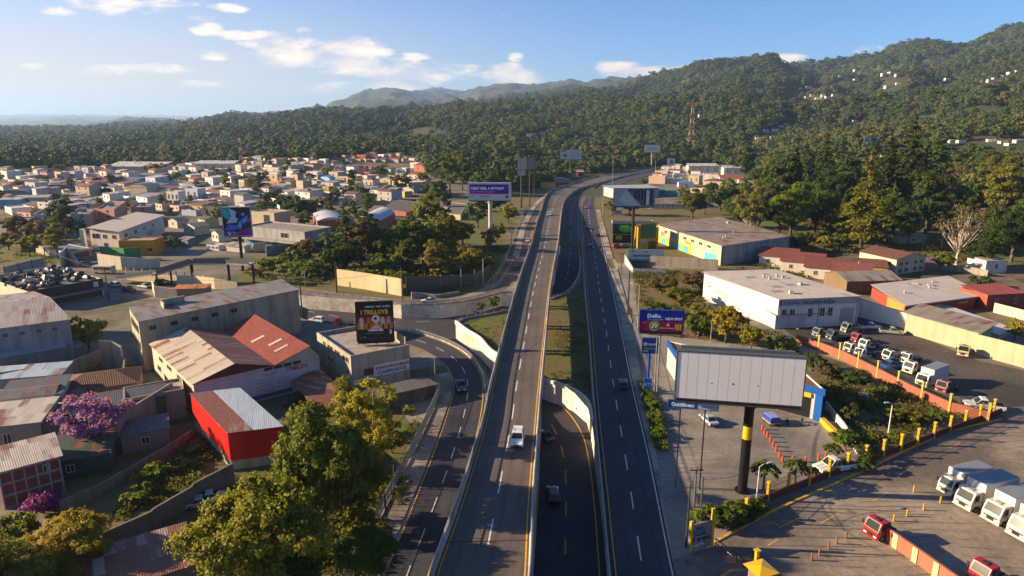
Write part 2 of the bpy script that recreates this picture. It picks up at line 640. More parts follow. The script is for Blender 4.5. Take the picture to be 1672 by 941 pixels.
def lettering(text, size, origin, right, up, col, parent, align='LEFT', name='lettering', bold=0.0, squeeze=1.0):
 cu = bpy.data.curves.new(name, 'FONT')
 cu.body = text
 cu.size = size
 cu.align_x = align
 cu.extrude = 0.008
 cu.offset = bold
 cu.resolution_u = 2
 mn = 'ink_' + (col if isinstance(col, str) else 'x').strip('#')
 if mn not in MATS:
  plain(mn, lin(col), 0.6)
 cu.materials.append(MATS[mn])
 tmp = bpy.data.objects.new(name, cu)
 C.objects.link(tmp)
 dg = bpy.context.evaluated_depsgraph_get()
 me = bpy.data.meshes.new_from_object(tmp.evaluated_get(dg))
 bpy.data.objects.remove(tmp)
 o = bpy.data.objects.new(name, me)
 C.objects.link(o)
 right, up = Vector(right).normalized(), Vector(up).normalized()
 n = right.cross(up).normalized()
 up = n.cross(right)
 off = parent_origin(parent)
 p = Vector(origin) - off
 o.matrix_world = Matrix(((right.x * squeeze, up.x, n.x, p.x), (right.y * squeeze, up.y, n.y, p.y), (right.z * squeeze, up.z, n.z, p.z), (0, 0, 0, 1)))
 o.parent = parent
 return o

def spline(pts, n):
 """Catmull-Rom through points, n samples at even arc length"""
 pts = [Vector(p) for p in pts]
 q = [pts[0] * 2 - pts[1]] + pts + [pts[-1] * 2 - pts[-2]]
 out = []
 for i in range(1, len(q) - 2):
  p0, p1, p2, p3 = q[i - 1:i + 3]
  t0 = 0.0
  t1 = t0 + max((p1 - p0).length, 1e-4) ** 0.5
  t2 = t1 + max((p2 - p1).length, 1e-4) ** 0.5
  t3 = t2 + max((p3 - p2).length, 1e-4) ** 0.5
  for k in range(12):
   t = t1 + (t2 - t1) * k / 12
   a1 = p0 * ((t1 - t) / (t1 - t0)) + p1 * ((t - t0) / (t1 - t0))
   a2 = p1 * ((t2 - t) / (t2 - t1)) + p2 * ((t - t1) / (t2 - t1))
   a3 = p2 * ((t3 - t) / (t3 - t2)) + p3 * ((t - t2) / (t3 - t2))
   b1 = a1 * ((t2 - t) / (t2 - t0)) + a2 * ((t - t0) / (t2 - t0))
   b2 = a2 * ((t3 - t) / (t3 - t1)) + a3 * ((t - t1) / (t3 - t1))
   out.append(b1 * ((t2 - t) / (t2 - t1)) + b2 * ((t - t1) / (t2 - t1)))
 out.append(pts[-1])
 return resample(out, n)

def resample(pts, n):
 d = [0.0]
 for a, b in zip(pts, pts[1:]):
  d.append(d[-1] + (b - a).length)
 out, j = [], 0
 for i in range(n):
  s = d[-1] * i / (n - 1)
  while j < len(d) - 2 and d[j + 1] < s:
   j += 1
  f = (s - d[j]) / max(d[j + 1] - d[j], 1e-9)
  out.append(pts[j].lerp(pts[j + 1], min(max(f, 0), 1)))
 return out

def arclen(pts):
 return sum((b - a).length for a, b in zip(pts, pts[1:]))

def inside(x, y, poly):
 c = False
 n = len(poly)
 j = n - 1
 for i in range(n):
  xi, yi, xj, yj = poly[i][0], poly[i][1], poly[j][0], poly[j][1]
  if (yi > y) != (yj > y) and x < (xj - xi) * (y - yi) / (yj - yi) + xi:
   c = not c
  j = i
 return c
# ------------------------------------------------------------------ terrain
rng = np.random.default_rng(11)
PERM = rng.random((256, 256))

def vnoise(x, y):
 xi, yi = np.floor(x).astype(int), np.floor(y).astype(int)
 fx, fy = x - xi, y - yi
 fx, fy = fx * fx * (3 - 2 * fx), fy * fy * (3 - 2 * fy)
 g = lambda a, b: PERM[a & 255, b & 255]
 return (g(xi, yi) * (1 - fx) + g(xi + 1, yi) * fx) * (1 - fy) + (g(xi, yi + 1) * (1 - fx) + g(xi + 1, yi + 1) * fx) * fy

def fbm(x, y, o=4):
 s, a, t = 0.0, 0.5, 0.0
 for _ in range(o):
  s = s + a * vnoise(x, y)
  t += a
  x, y, a = x * 2.03 + 17.1, y * 2.03 + 5.3, a * 0.5
 return s / t

# sight-line heights of the hills: for compass columns (px) the row their slope reaches at each distance
LD = [450, 700, 1100, 1700, 2600, 4000, 8000, 14000, 28000]
COLS = {
 -500: [0, 279, 256, 242, 226, 216, 206, 196, 190],
 0: [0, 279, 254, 240, 230, 218, 208, 197, 189],
 120: [0, 279, 252, 237, 226, 214, 205, 195, 188],
 215: [0, 278, 249, 229, 218, 207, 193, 199, 189],
 260: [0, 277, 247, 225, 214, 206, 194, 198, 190],
 310: [0, 274, 244, 220, 206, 203, 198, 197, 191],
 380: [0, 272, 238, 208, 198, 196, 197, 195, 191],
 450: [0, 266, 236, 203, 198, 197, 183, 193, 192],
 510: [0, 264, 233, 199, 196, 195, 185, 195, 193],
 560: [0, 263, 229, 197, 194, 194, 164, 195, 195],
 600: [0, 263, 226, 196, 193, 192, 148, 190, 196],
 640: [0, 263, 225, 194, 191, 190, 146, 180, 197],
 685: [0, 263, 224, 192, 189, 187, 151, 150, 198],
 716: [0, 262, 223, 190, 187, 184, 156, 142, 198],
 745: [0, 262, 222, 188, 185, 181, 154, 150, 198],
 790: [0, 262, 221, 185, 182, 176, 144, 160, 199],
 830: [0, 262, 220, 183, 178, 172, 138, 170, 199],
 870: [0, 278, 219, 182, 176, 168, 140, 180, 199],
 930: [0, 278, 226, 178, 168, 158, 134, 180, 199],
 1000: [0, 278, 226, 172, 158, 150, 129, 180, 199],
 1080: [0, 278, 224, 163, 140, 126, 130, 180, 199],
 1135: [0, 278, 220, 155, 117, 122, 140, 180, 199],
 1190: [0, 278, 216, 155, 108, 118, 140, 180, 199],
 1245: [0, 278, 212, 168, 106, 116, 140, 180, 199],
 1300: [0, 261, 214, 172, 130, 112, 140, 180, 199],
 1390: [0, 260, 208, 165, 128, 101, 140, 180, 199],
 1490: [0, 258, 202, 155, 115, 76, 130, 180, 199],
 1546: [0, 257, 200, 150, 112, 77, 130, 180, 199],
 1600: [0, 256, 198, 146, 106, 62, 130, 180, 199],
 1640: [0, 256, 197, 144, 102, 45, 130, 180, 199],
 1700: [0, 256, 196, 143, 100, 44, 130, 180, 199],
 2300: [0, 256, 194, 140, 100, 50, 130, 180, 199],
}
CX = np.array(sorted(COLS))
CH = []
for c in CX:
 row = []
 for d_, y_ in zip(LD, COLS[int(c)]):
  if d_ == 450:
   row.append(0.0)
  else:
   q = pix(c, y_)
   row.append(max(CAM_H + d_ * q.z / math.hypot(q.x, q.y), -4.0))
 CH.append(row)
CH = np.array(CH)
LLD = np.log(LD)

def terrain(x, y):
 x, y = np.asarray(x, float), np.asarray(y, float)
 d = np.hypot(x, y)
 a = np.clip(np.arctan2(x, y), -1.1, 1.1)
 px = np.clip(836 + FPX * 1.031 * np.tan(a), CX[0], CX[-1])
 ld = np.clip(np.log(np.maximum(d, 1)), LLD[0], LLD[-1])
 i = np.clip(np.searchsorted(CX, px, 'right') - 1, 0, len(CX) - 2)
 f = (px - CX[i]) / (CX[i + 1] - CX[i])
 f = f * f * (3 - 2 * f)
 j = np.clip(np.searchsorted(LLD, ld, 'right') - 1, 0, len(LLD) - 2)
 g = (ld - LLD[j]) / (LLD[j + 1] - LLD[j])
 h = (CH[i, j] * (1 - g) + CH[i, j + 1] * g) * (1 - f) + (CH[i + 1, j] * (1 - g) + CH[i + 1, j + 1] * g) * f
 amp = np.clip((d - 650) / 1800, 0, 1) * np.clip((h + 5) / 60, 0.12, 1)
 r1 = 1 - np.abs(fbm(x / 420 + 3, y / 520 + 9, 3) * 2 - 1)
 r2 = fbm(x / 130, y / 130, 3) - 0.5
 h = h + amp * ((r1 - 0.83) * 210 + r2 * 34) - np.clip((d - 750) / 2200, 0, 1) * 15 * np.clip(h / 25, 0, 1)
 small = np.clip((d - 900) / 3000, 0, 1)
 h = np.where(d > 5000, h + (fbm(x / 1500, y / 1500, 4) - 0.5) * np.clip((d - 5000) / 9000, 0, 1) * 150, h)
 hw = np.full(h.shape, 1e9)
 for x0, y0 in HWY:
  hw = np.minimum(hw, (x - x0) ** 2 + (y - y0) ** 2)
 hw = np.sqrt(hw)
 h = h * np.clip((hw - 38) / 90, 0, 1) - np.where(hw < 38, 0.3, 0)
 return np.where(d < 450, 0.0, h)
HWY = [tuple(P(*q)[:2]) for q in ((1000, 294), (1028, 285), (1058, 280), (1085, 275.5), (1108, 273), (1130, 271.5), (1160, 269.5), (1190, 268))]

def hz(x, y):
 return float(terrain(x, y))

def T(px, py):
 """where the pixel's ray meets the terrain"""
 d = pix(px, py)
 t = 60.0 if py > 330 else 330.0
 for _ in range(600):
  q = d * t
  if CAM_H + q.z <= hz(q.x, q.y):
   return Vector((q.x, q.y, hz(q.x, q.y)))
  t *= 1.012
 return Vector((d.x * t, d.y * t, CAM_H + d.z * t))

AZ = [-180 + 4 * i for i in range(34)] + [-46 + 0.22 * i for i in range(int(92 / 0.22) + 1)] + [46 + 4 * i for i in range(34)]
AZ = [R(a) for a in AZ if a < 179]
RINGS = [450 * (28000 / 450) ** (i / 190) for i in range(191)]
sa, ca = np.sin(AZ), np.cos(AZ)
gx = np.outer(RINGS, sa)
gy = np.outer(RINGS, ca)
gz = terrain(gx, gy)
na, nr = len(AZ), len(RINGS)
verts = np.stack([gx, gy, gz], -1).reshape(-1, 3)
faces, fm = [], []

TOWN = [(-200, 440), (-400, 300), (-200, 284), (0, 283), (150, 281), (300, 273), (440, 266), (520, 268), (560, 262), (640, 261), (690, 268), (700, 290), (760, 300), (800, 310), (850, 345)]
TOWN_W = [T(a, b) for a, b in TOWN] + [Vector((0, 300, 0)), Vector((-700, 200, 0))]
HILL_W = [T(a, b) for a, b in ((548, 279), (590, 267), (660, 263), (700, 270), (640, 278), (575, 283))]
RTOWN_W = [P(a, b) for a, b in ((1050, 335), (1052, 300), (1068, 284), (1130, 268), (1250, 276), (1255, 300), (1180, 330), (1120, 345))]
fx_ = (verts[:, 0].reshape(nr, na), verts[:, 1].reshape(nr, na))
for r in range(nr - 1):
 for a in range(na):
  b = (a + 1) % na
  faces.append((r * na + a, r * na + b, (r + 1) * na + b, (r + 1) * na + a))
  x, y = gx[r, a], gy[r, a]
  k = 1 if RINGS[r] > 4500 else 0
  if RINGS[r] < 1500 and abs(AZ[a]) < 0.82:
   if inside(x, y, HILL_W):
    k = 3
   elif inside(x, y, TOWN_W) or inside(x, y, RTOWN_W):
    k = 2
  fm.append(k)
me = bpy.data.meshes.new('terrain')
me.from_pydata(verts.tolist(), [], faces)
for m in ('forest_floor', 'far_land', 'town_ground', 'brown_hill'):
 me.materials.append(MATS[m])
me.polygons.foreach_set('material_index', fm)
me.polygons.foreach_set('use_smooth', [True] * len(faces))
hills = bpy.data.objects.new('hills', me)
C.objects.link(hills)
structure(hills)

# ------------------------------------------------------------------ near ground, one sheet with its sunken roads cut out
DEEP = -4.0
XL = 2.3           # left retaining wall of the underpass, under the flyover's edge
px_list = lambda L, z=0.0: [P(a, b, z) for a, b in L]
TR_RIGHT = px_list([(1004, 1000), (998, 941), (990, 850), (979, 768), (974, 740), (968, 690), (960, 659), (937, 640), (912, 630), (888, 622), (850, 600), (808, 581), (798, 573), (783, 556), (762, 543), (744, 529), (757, 522), (820, 510), (862, 500), (893, 490), (925, 479), (940, 461), (947, 444), (947, 420), (946, 402)])
TR_UP = px_list([(913, 402), (906, 440), (899, 470), (880, 478), (850, 480), (820, 479), (783, 489), (719, 498), (655, 498), (578, 489), (497, 483), (440, 478)])
TR_LOW = px_list([(430, 500), (500, 522), (578, 536), (640, 540), (670, 538), (706, 548), (739, 558), (757, 570), (777, 589), (790, 604), (798, 619), (799, 640)])
TRENCH = TR_RIGHT + TR_UP + TR_LOW + [Vector((-2.6, 113, 0)), Vector((0.6, 108, 0)), Vector((XL, 103, 0)), Vector((XL, 80, 0)), Vector((XL, 58, 0)), Vector((XL, -70, 0)), Vector((10.2, -70, 0))]
ZONES = [
 ('town_ground', TOWN_W),
 ('grass', px_list([(-600, 1400), (560, 1400), (600, 1000), (640, 880), (690, 730), (640, 640), (560, 620), (470, 690), (380, 780), (250, 900), (100, 960), (-300, 1000)])),
 ('dry_grass', px_list([(60, 830), (200, 700), (330, 690), (390, 790), (250, 900), (120, 900)])),
 ('dry_grass', px_list([(120, 600), (180, 590), (215, 600), (250, 640), (200, 660), (110, 640)])),
 ('grass', px_list([(-200, 432), (-200, 385), (60, 385), (130, 400), (110, 425), (80, 437), (0, 434)])),
 ('grass', px_list([(380, 461), (430, 425), (520, 395), (560, 385), (760, 385), (800, 380), (835, 400), (825, 430), (800, 455), (790, 470), (757, 483), (655, 487), (594, 482), (507, 472)])),
 ('grass', px_list([(700, 350), (760, 340), (850, 340), (845, 372), (760, 385), (690, 375)])),
 ('bare_soil', px_list([(836, 425), (850, 375), (862, 345), (874, 330), (866, 330), (848, 350), (826, 395), (815, 440), (795, 465), (812, 462)])),
 ('grass', px_list([(900, 491), (928, 481), (948, 462), (950, 440), (968, 640), (972, 690), (960, 657), (937, 638), (905, 626), (888, 620), (850, 597), (860, 520)])),
 ('grass', px_list([(746, 529), (764, 542), (785, 555), (800, 572), (806, 578), (850, 597), (862, 502), (820, 512), (760, 524)])),
 ('dry_grass', px_list([(1036, 470), (1030, 430), (1085, 440), (1150, 440), (1152, 500), (1200, 520), (1300, 560), (1340, 640), (1310, 640), (1300, 575), (1120, 552), (1044, 545)])),
 ('lot_concrete', px_list([(1043, 560), (1110, 553), (1200, 565), (1310, 600), (1345, 690), (1400, 760), (1270, 790), (1180, 850), (1130, 905), (1098, 910), (1072, 760), (1056, 640)])),
 ('bare_soil', px_list([(1330, 575), (1440, 615), (1620, 668), (1500, 720), (1420, 755), (1350, 700), (1320, 620)])),
 ('dark_yard', px_list([(1270, 530), (1400, 500), (1480, 540), (1600, 590), (1700, 610), (1700, 700), (1625, 667), (1440, 607), (1300, 553)])),
 ('yard_asphalt', px_list([(1640, 666), (1960, 640), (2400, 1300), (1080, 1400), (1100, 912), (1165, 893), (1260, 832), (1400, 772)])),
 ('bare_soil', px_list([(1200, 440), (1240, 400), (1420, 405), (1700, 430), (1800, 480), (1700, 560), (1500, 500), (1400, 480)])),
 ('grass', px_list([(1100, 360), (1180, 340), (1260, 300), (1700, 300), (2400, 380), (2400, 460), (1700, 440), (1500, 415), (1400, 405), (1290, 400), (1250, 385)])),
 ('paving', px_list([(1040, 900), (1098, 912), (1072, 745), (1050, 640), (1038, 560), (1020, 500), (1008, 430), (990, 400), (1006, 440), (1012, 500), (1018, 560), (1037, 640), (1064, 752), (1094, 900)])),
]
ZMAT = ['town_ground', 'grass', 'dry_grass', 'bare_soil', 'lot_concrete', 'yard_asphalt', 'dark_yard', 'paving']
cverts, cedges = [], []

def add_loop(pts, close=True):
 i0 = len(cverts)
 for p in pts:
  cverts.append(Vector((p[0], p[1])))
 n = len(pts)
 for k in range(n if close else n - 1):
  cedges.append((i0 + k, i0 + (k + 1) % n))

ring0 = [(450 * math.sin(a), 450 * math.cos(a)) for a in AZ]
add_loop(ring0)
add_loop(TRENCH)
for _, z_ in ZONES:
 add_loop([p for p in z_])
ov, oe, of, *_r = geometry.delaunay_2d_cdt(cverts, cedges, [], 0, 1e-4)
gm = MB()
for f in of:
 q = [ov[i] for i in f]
 x, y = sum(p.x for p in q) / 3, sum(p.y for p in q) / 3
 if math.hypot(x, y) > 449.99 * 0.9999 and not inside(x, y, ring0):
  continue
 if inside(x, y, TRENCH):
  continue
 k = 'town_ground' if x < -20 else 'lot_concrete' if y < 240 else 'dry_grass'
 for nm, z_ in ZONES:
  if inside(x, y, z_):
   k = nm
 gm.face([(p.x, p.y, 0) for p in q], ZMAT.index(k))
ground = structure(gm.build('ground', ZMAT, weld=True))

# walls and floor of the sunken roads
tm = MB()
n = len(TRENCH)
MOUTH = {len(TR_RIGHT) - 1}
acc = 0
tv = [Vector((p.x, p.y)) for p in TRENCH]
for i in range(n):
 a, b = TRENCH[i], TRENCH[(i + 1) % n]
 if i in MOUTH:
  continue
 tm.face([(a.x, a.y, -0.002), (a.x, a.y, DEEP - 1.5), (b.x, b.y, DEEP - 1.5), (b.x, b.y, -0.002)], 0)
structure(tm.build('retaining_walls', 'white_concrete'))
fl = MB()
tri = geometry.tessellate_polygon([[Vector((p.x, p.y, 0)) for p in TRENCH]])
for t_ in tri:
 fl.face([(TRENCH[i].x, TRENCH[i].y, DEEP) for i in t_], 0)
structure(fl.build('underpass_road', 'dark_shade_asphalt', weld=True))

# ------------------------------------------------------------------ roads
def sheet_between(Lp, Rp, n):
 return spline(Lp, n), spline(Rp, n)

def road(name, Lp, Rp, mat, n=90, dz=0.03):
 A, B_ = sheet_between(Lp, Rp, n)
 m = MB()
 s = 0.0
 for i in range(n - 1):
  a, b, c, d = A[i], B_[i], B_[i + 1], A[i + 1]
  e = ((c + d) / 2 - (a + b) / 2).length
  w0, w1 = (b - a).length, (c - d).length
  up = Vector((0, 0, dz))
  m.face([a + up, b + up, c + up, d + up], 0, [(0, s), (w0, s), (w1, s + e), (0, s + e)])
  s += e
 structure(m.build(name, mat, weld=False))
 return A, B_

def offset(A, B_, d):
 """polyline A moved d metres towards B"""
 return [a + (b - a).normalized() * d for a, b in zip(A, B_)]

def ribbon(mb, line, w_, dz, i0=0, i1=None, mi=0):
 pts = line[i0:i1]
 for k in range(len(pts) - 1):
  a, b = pts[k], pts[k + 1]
  t0 = (pts[min(k + 1, len(pts) - 1)] - pts[max(k - 1, 0)])
  t1 = (pts[min(k + 2, len(pts) - 1)] - pts[k])
  n0 = Vector((-t0.y, t0.x, 0)).normalized() * w_ / 2
  n1 = Vector((-t1.y, t1.x, 0)).normalized() * w_ / 2
  u = Vector((0, 0, dz))
  mb.face([a - n0 + u, b - n1 + u, b + n1 + u, a + n0 + u], mi)

def dashes(mb, line, w_, dz, on, off, start=0.0, mi=0):
 L = arclen(line)
 fine = resample(line, max(int(L / 0.6), 4))
 st = L / (len(fine) - 1)
 s = start
 while s + on < L:
  i0, i1 = int(s / st), int((s + on) / st) + 1
  ribbon(mb, fine, w_, dz, i0, i1 + 1, mi)
  s += on + off

marks_y, marks_w = MB(), MB()
FD = 6.0
FLY_ROWS = [((676, 1040), (860, 1040), FD), ((702, 941), (869, 941), FD), ((742, 832), (872.5, 832), FD), ((789, 682), (882, 682), FD), ((797, 640), (885, 640), FD), ((818, 560), (892, 560), FD), ((840, 480), (899, 480), FD),
   ((853, 440), (905, 440), 5.6), ((867, 400), (912, 400), 4.8), ((876, 367), (916, 362), 3.6), ((884, 343), (919, 340), 2.6), ((891, 322), (925, 325), 1.6), ((901, 312), (942, 311), 0.8), ((919, 306), (960, 305), 0.35), ((948, 296), (990, 297), 0.1), ((978, 288), (1030, 286), 0.05)]
FL = [P(*a, z) for a, b, z in FLY_ROWS]
FR = [P(*b, z) for a, b, z in FLY_ROWS]
fA, fB = road('flyover_road', FL, FR, 'old_asphalt', 130, 0.03)
# deck body and abutments
dk = MB()
for i in range(129):
 a, b, c, d = fA[i], fB[i], fB[i + 1], fA[i + 1]
 zb = lambda p: max(p.z - 1.2, -0.4)
 solid = a.y < 96 or a.y > 196
 z0 = [0 if solid else zb(p) for p in (a, b, c, d)]
 lo = [Vector((p.x, p.y, z)) for p, z in zip((a, b, c, d), z0)]
 dk.face([a, d, lo[3], lo[0]])
 dk.face([c, b, lo[1], lo[2]])
 dk.face([lo[0], lo[3], lo[2], lo[1]])
 prev = i > 0 and (fA[i - 1].y < 96 or fA[i - 1].y > 196)
 if i > 0 and prev != solid:
  dk.face([Vector((a.x, a.y, 0)), Vector((b.x, b.y, 0)), Vector((b.x, b.y, zb(b))), Vector((a.x, a.y, zb(a)))])
structure(dk.build('flyover_deck', 'concrete'))
for Y in (108, 124, 142, 160, 178):
 i = min(range(130), key=lambda k: abs(fA[k].y - Y))
 mid, ax = (fA[i] + fB[i]) / 2, (fB[i] - fA[i]).normalized()
 m = MB()
 zt = mid.z - 1.2
 for o_ in (-2.6, 2.6):
  q = mid + ax * o_
  m.cyl((q.x, q.y, DEEP - 0.5), (q.x, q.y, zt - 0.9), 0.65, n=14)
 q = mid - ax * 4.2
 m.obox((q.x - 0, q.y - 0.7, zt - 0.9), ax * 8.4, (0, 1.4, 0), (0, 0, 0.9))
 structure(m.build('flyover_pier', 'concrete', weld=True))

def barrier(name, line, h=0.9, w_=0.38, mat='concrete', label=None, cat='barrier', color=None, flat=False):
 """moulded concrete parapet along a polyline"""
 m = MB()
 prof = [(-w_ / 2, 0), (-w_ / 2, 0.15), (-w_ / 5, 0.4), (-w_ / 6, h), (w_ / 6, h), (w_ / 5, 0.4), (w_ / 2, 0.15), (w_ / 2, 0)] if not flat else [(-w_ / 2, 0), (-w_ / 2, h), (w_ / 2, h), (w_ / 2, 0)]
 rows = []
 for k, p in enumerate(line):
  t = line[min(k + 1, len(line) - 1)] - line[max(k - 1, 0)]
  nn = Vector((-t.y, t.x, 0)).normalized()
  rows.append([p + nn * a + Vector((0, 0, b)) for a, b in prof])
 for r0, r1 in zip(rows, rows[1:]):
  for j in range(len(prof) - 1):
   m.face([r0[j], r1[j], r1[j + 1], r0[j + 1]])
 m.face(rows[0][::-1])
 m.face(rows[-1])
 o = m.build(name, mat, color=color)
 tag(o, label, cat) if label else structure(o)
 return o

bl_ = offset(fA, fB, 0.22)
br_ = offset(fB, fA, 0.22)
lab = 'long pale concrete parapet with handrail along the {} edge of the flyover'
def handrail(par, line, z=0.9, post=2.4, h=0.45):
 L = arclen(line)
 pts = resample(line, max(int(L / post), 2))
 m = MB()
 m.tube([p + Vector((0, 0, z + h)) for p in pts], 0.05, n=5)
 for p in pts:
  m.cyl(p + Vector((0, 0, z - 0.05)), p + Vector((0, 0, z + h)), 0.045, n=5, caps=False)
 m.build('rail', 'galvanised', par)
pb = barrier('parapet', bl_, 1.0, 0.42, label='pale concrete parapet along the flyover edge above the ramp with the pickup', cat='parapet')
handrail(pb, bl_[:100])
pb = barrier('parapet', br_, 1.0, 0.42, label='pale concrete parapet along the flyover edge above the dark underpass', cat='parapet')
handrail(pb, br_[:100])
ribbon(marks_y, offset(fA, fB, 0.75), 0.16, 0.036)
ribbon(marks_y, offset(fB, fA, 0.75), 0.16, 0.036)
mid = [a.lerp(b, 0.51) for a, b in zip(fA, fB)]
dashes(marks_w, mid, 0.17, 0.036, 4.5, 6.0, 3)

# the highway where everything has merged again
hA, hB = road('highway_road', px_list([(940, 299), (955, 294), (978, 288.5), (1030, 280), (1093, 272.8), (1150, 269.0)]), px_list([(1000, 318), (1004, 304), (1028, 295), (1068, 284.5), (1108, 275.6), (1162, 271)]), 'dark_shade_asphalt', 40, 0.015)
ribbon(marks_y, offset(hA, hB, 1.0), 0.3, 0.025)
ribbon(marks_y, offset(hB, hA, 1.0), 0.3, 0.025)
barrier('median_barrier', [a.lerp(b, 0.52) for a, b in zip(hA, hB)], 0.9, 0.6, label='far concrete median dividing the highway as it bends away', cat='barrier')
for f_ in (0.27, 0.76):
 dashes(marks_w, [a.lerp(b, f_) for a, b in zip(hA, hB)], 0.25, 0.025, 5, 7)

# right carriageway
RCL = px_list([(1010, 1040), (998, 941), (988, 832), (970, 640), (963, 540), (956, 470), (951.5, 400), (948, 345), (951.5, 328), (958, 318), (968, 311), (982, 304)])
RCR = px_list([(1130, 1040), (1104, 941), (1064, 752), (1037, 640), (1016, 539), (1001, 470), (985.5, 400), (975, 351), (972, 332), (976, 321), (988, 316), (1004, 306)])
rA, rB = road('carriageway_road', RCL, RCR, 'dark_shade_asphalt', 110, 0.022)
ribbon(marks_y, offset(rA, rB, 0.55), 0.16, 0.028)
ribbon(marks_w, offset(rB, rA, 0.35), 0.16, 0.028, 0, 62)
ribbon(marks_y, offset(rB, rA, 0.35), 0.16, 0.028, 62)
dashes(marks_w, [a.lerp(b, 0.5) for a, b in zip(rA, rB)], 0.17, 0.028, 4.0, 6.5, 2)
k0 = next(i for i, p in enumerate(rA) if p.y > 290)
bl2 = [a - (b - a).normalized() * 0.25 for a, b in zip(rA, rB)][:k0]
pb = barrier('median_parapet', bl2, 0.95, 0.42, label='pale concrete parapet between the underpass, grass island and right carriageway', cat='parapet')
handrail(pb, bl2[:60])

# middle road, dropping under the flyover
MDL = [P(913, 418, -0.7), P(916, 395, 0), P(919, 366, 0), P(923, 338, 0), P(935, 323, 0), P(950, 315, 0), P(966, 310, 0)]
MDR = [P(947.5, 418, -0.7), P(947.5, 395, 0), P(946, 366, 0), P(945, 345, 0), P(949, 329, 0), P(957, 318, 0), P(966, 313, 0)]
mdl = [P(893, 489, DEEP), P(901, 466, -3.4), P(908, 440, -2.0)] + MDL
mdr = [P(928, 482, DEEP), P(942, 464, -3.4), P(948, 440, -2.0)] + MDR
mA, mB = road('middle_road', mdl, mdr, 'dark_shade_asphalt', 70, 0.018)
ribbon(marks_y, offset(mA, mB, 0.5), 0.16, 0.026)
ribbon(marks_y, offset(mB, mA, 0.5), 0.16, 0.026)
dashes(marks_w, [a.lerp(b, 0.5) for a, b in zip(mA, mB)], 0.16, 0.026, 3, 6)

# the same roads running on behind the viewpoint
def run_on(name, a, b, d, mat, dz, body=0.0):
 for k in (0,):
  e = Vector((-0.02, -1, 0)) * d
  q = [a[0] + e, b[0] + e, b[0], a[0]]
  m = MB()
  m.face([p + Vector((0, 0, dz)) for p in q], 0, [(0, -d), ((q[1] - q[0]).length, -d), ((q[1] - q[0]).length, 0), (0, 0)])
  structure(m.build(name, mat))
  if body:
   m = MB()
   lo = [Vector((p.x, p.y, -0.3)) for p in q]
   for i in range(4):
    j = (i + 1) % 4
    m.face([lo[i], lo[j], q[j], q[i]])
   structure(m.build('flyover_deck', 'concrete'))
   for i, j in ((0, 3), (1, 2)):
    s_ = 1 if i == 0 else -1
    barrier('parapet', [q[i] + Vector((0.22 * s_, 0, 0)), q[j] + Vector((0.22 * s_, 0, 0))], 1.0, 0.42)
run_on('flyover_road', fA, fB, 110, 'old_asphalt', 0.03, 1.0)
run_on('carriageway_road', rA, rB, 110, 'dark_shade_asphalt', 0.022)

# lines of the sunken road
lowR = px_list([(984, 1020), (979, 941), (971, 832), (963, 761), (953.5, 717), (940, 690), (924, 670), (900, 651), (880, 641)], DEEP)
lowL = px_list([(857, 1040), (869, 941), (877, 832), (880, 752), (877, 725), (868, 700)], DEEP)
lowM = px_list([(923, 980), (923, 890), (924, 800), (921, 750), (912, 718), (897, 688), (875, 665)], DEEP)
lr, ll, lm = spline(lowR, 60), spline(lowL, 40), spline(lowM, 50)
ribbon(marks_y, lr, 0.18, 0.012)
ribbon(marks_y, ll, 0.18, 0.012)
dashes(marks_y, lm, 0.16, 0.012, 3.4, 5.2)
crs = spline(px_list([(500, 508), (580, 521), (660, 527), (706, 524), (770, 517), (830, 506), (880, 492)], DEEP), 50)
dashes(marks_w, crs, 0.16, 0.012, 3, 6)

# left ramp
RML = px_list([(596, 1030), (624, 941), (655, 865), (681.5, 800), (707, 736), (727, 680), (738, 640), (737, 618), (731, 604), (719, 591), (704, 580), (676, 567), (640, 558), (600, 552)])
RMR = px_list([(680, 1030), (704, 941), (744, 832), (768, 760), (787, 682), (791, 640), (785, 609), (764, 581), (735, 563), (704, 551), (681, 545), (660, 542), (640, 541), (600, 539)])
lA, lB = road('ramp_road', RML, RMR, 'dark_shade_asphalt', 90, 0.022)
ribbon(marks_y, offset(lA, lB, 0.3), 0.16, 0.03)
ribbon(marks_y, offset(lB, lA, 0.4), 0.16, 0.03)
ribbon(marks_w, offset(lA, lB, 0.05), 0.12, 0.03, 0, 22)
dashes(marks_w, [a.lerp(b, 0.5) for a, b in zip(lA, lB)], 0.14, 0.03, 3.0, 4.2)
ki = [i for i, p in enumerate(lB) if p.y > 119]
rb2 = [b + (b - a).normalized() * 0.1 for a, b in zip(lA, lB)][ki[0]:]
def post_rail(name, line, label, h=1.0, post=2.0, base=0.35, color='#c9c6bd'):
 """low concrete kerb wall with square posts and two bars"""
 t = thing(name, label, 'guard rail', line[len(line) // 2])
 m = MB()
 o = barrier('kerb_wall', [p - t.location for p in line], base, 0.3, flat=True, mat='concrete')
 o.parent = t
 del o['kind']
 L = arclen(line)
 pts = resample(line, max(int(L / post), 2))
 m2 = MB()
 m.box(0, 0, 0, 0.16, 0.16, h - base, 0)
 first = None
 for p in pts[:100]:
  q = Vector((p.x, p.y, p.z + base - 0.02)) - t.location
  if first is None:
   first = m.build('post', 'enamel', None, color)
   first.parent = t
   first.location = q
  else:
   copy_tree(first, loc=q)
 for zz in (0.55, 0.8):
  m2.tube([p + Vector((0, 0, h * zz + 0.1)) for p in resample(line, max(int(L / post), 2) * 2)], 0.04, n=5)
 m2.build('rails', 'galvanised', t)
 return t
post_rail('guard_rail', rb2, 'white post guard rail round the outer edge of the curving ramp', 1.1)

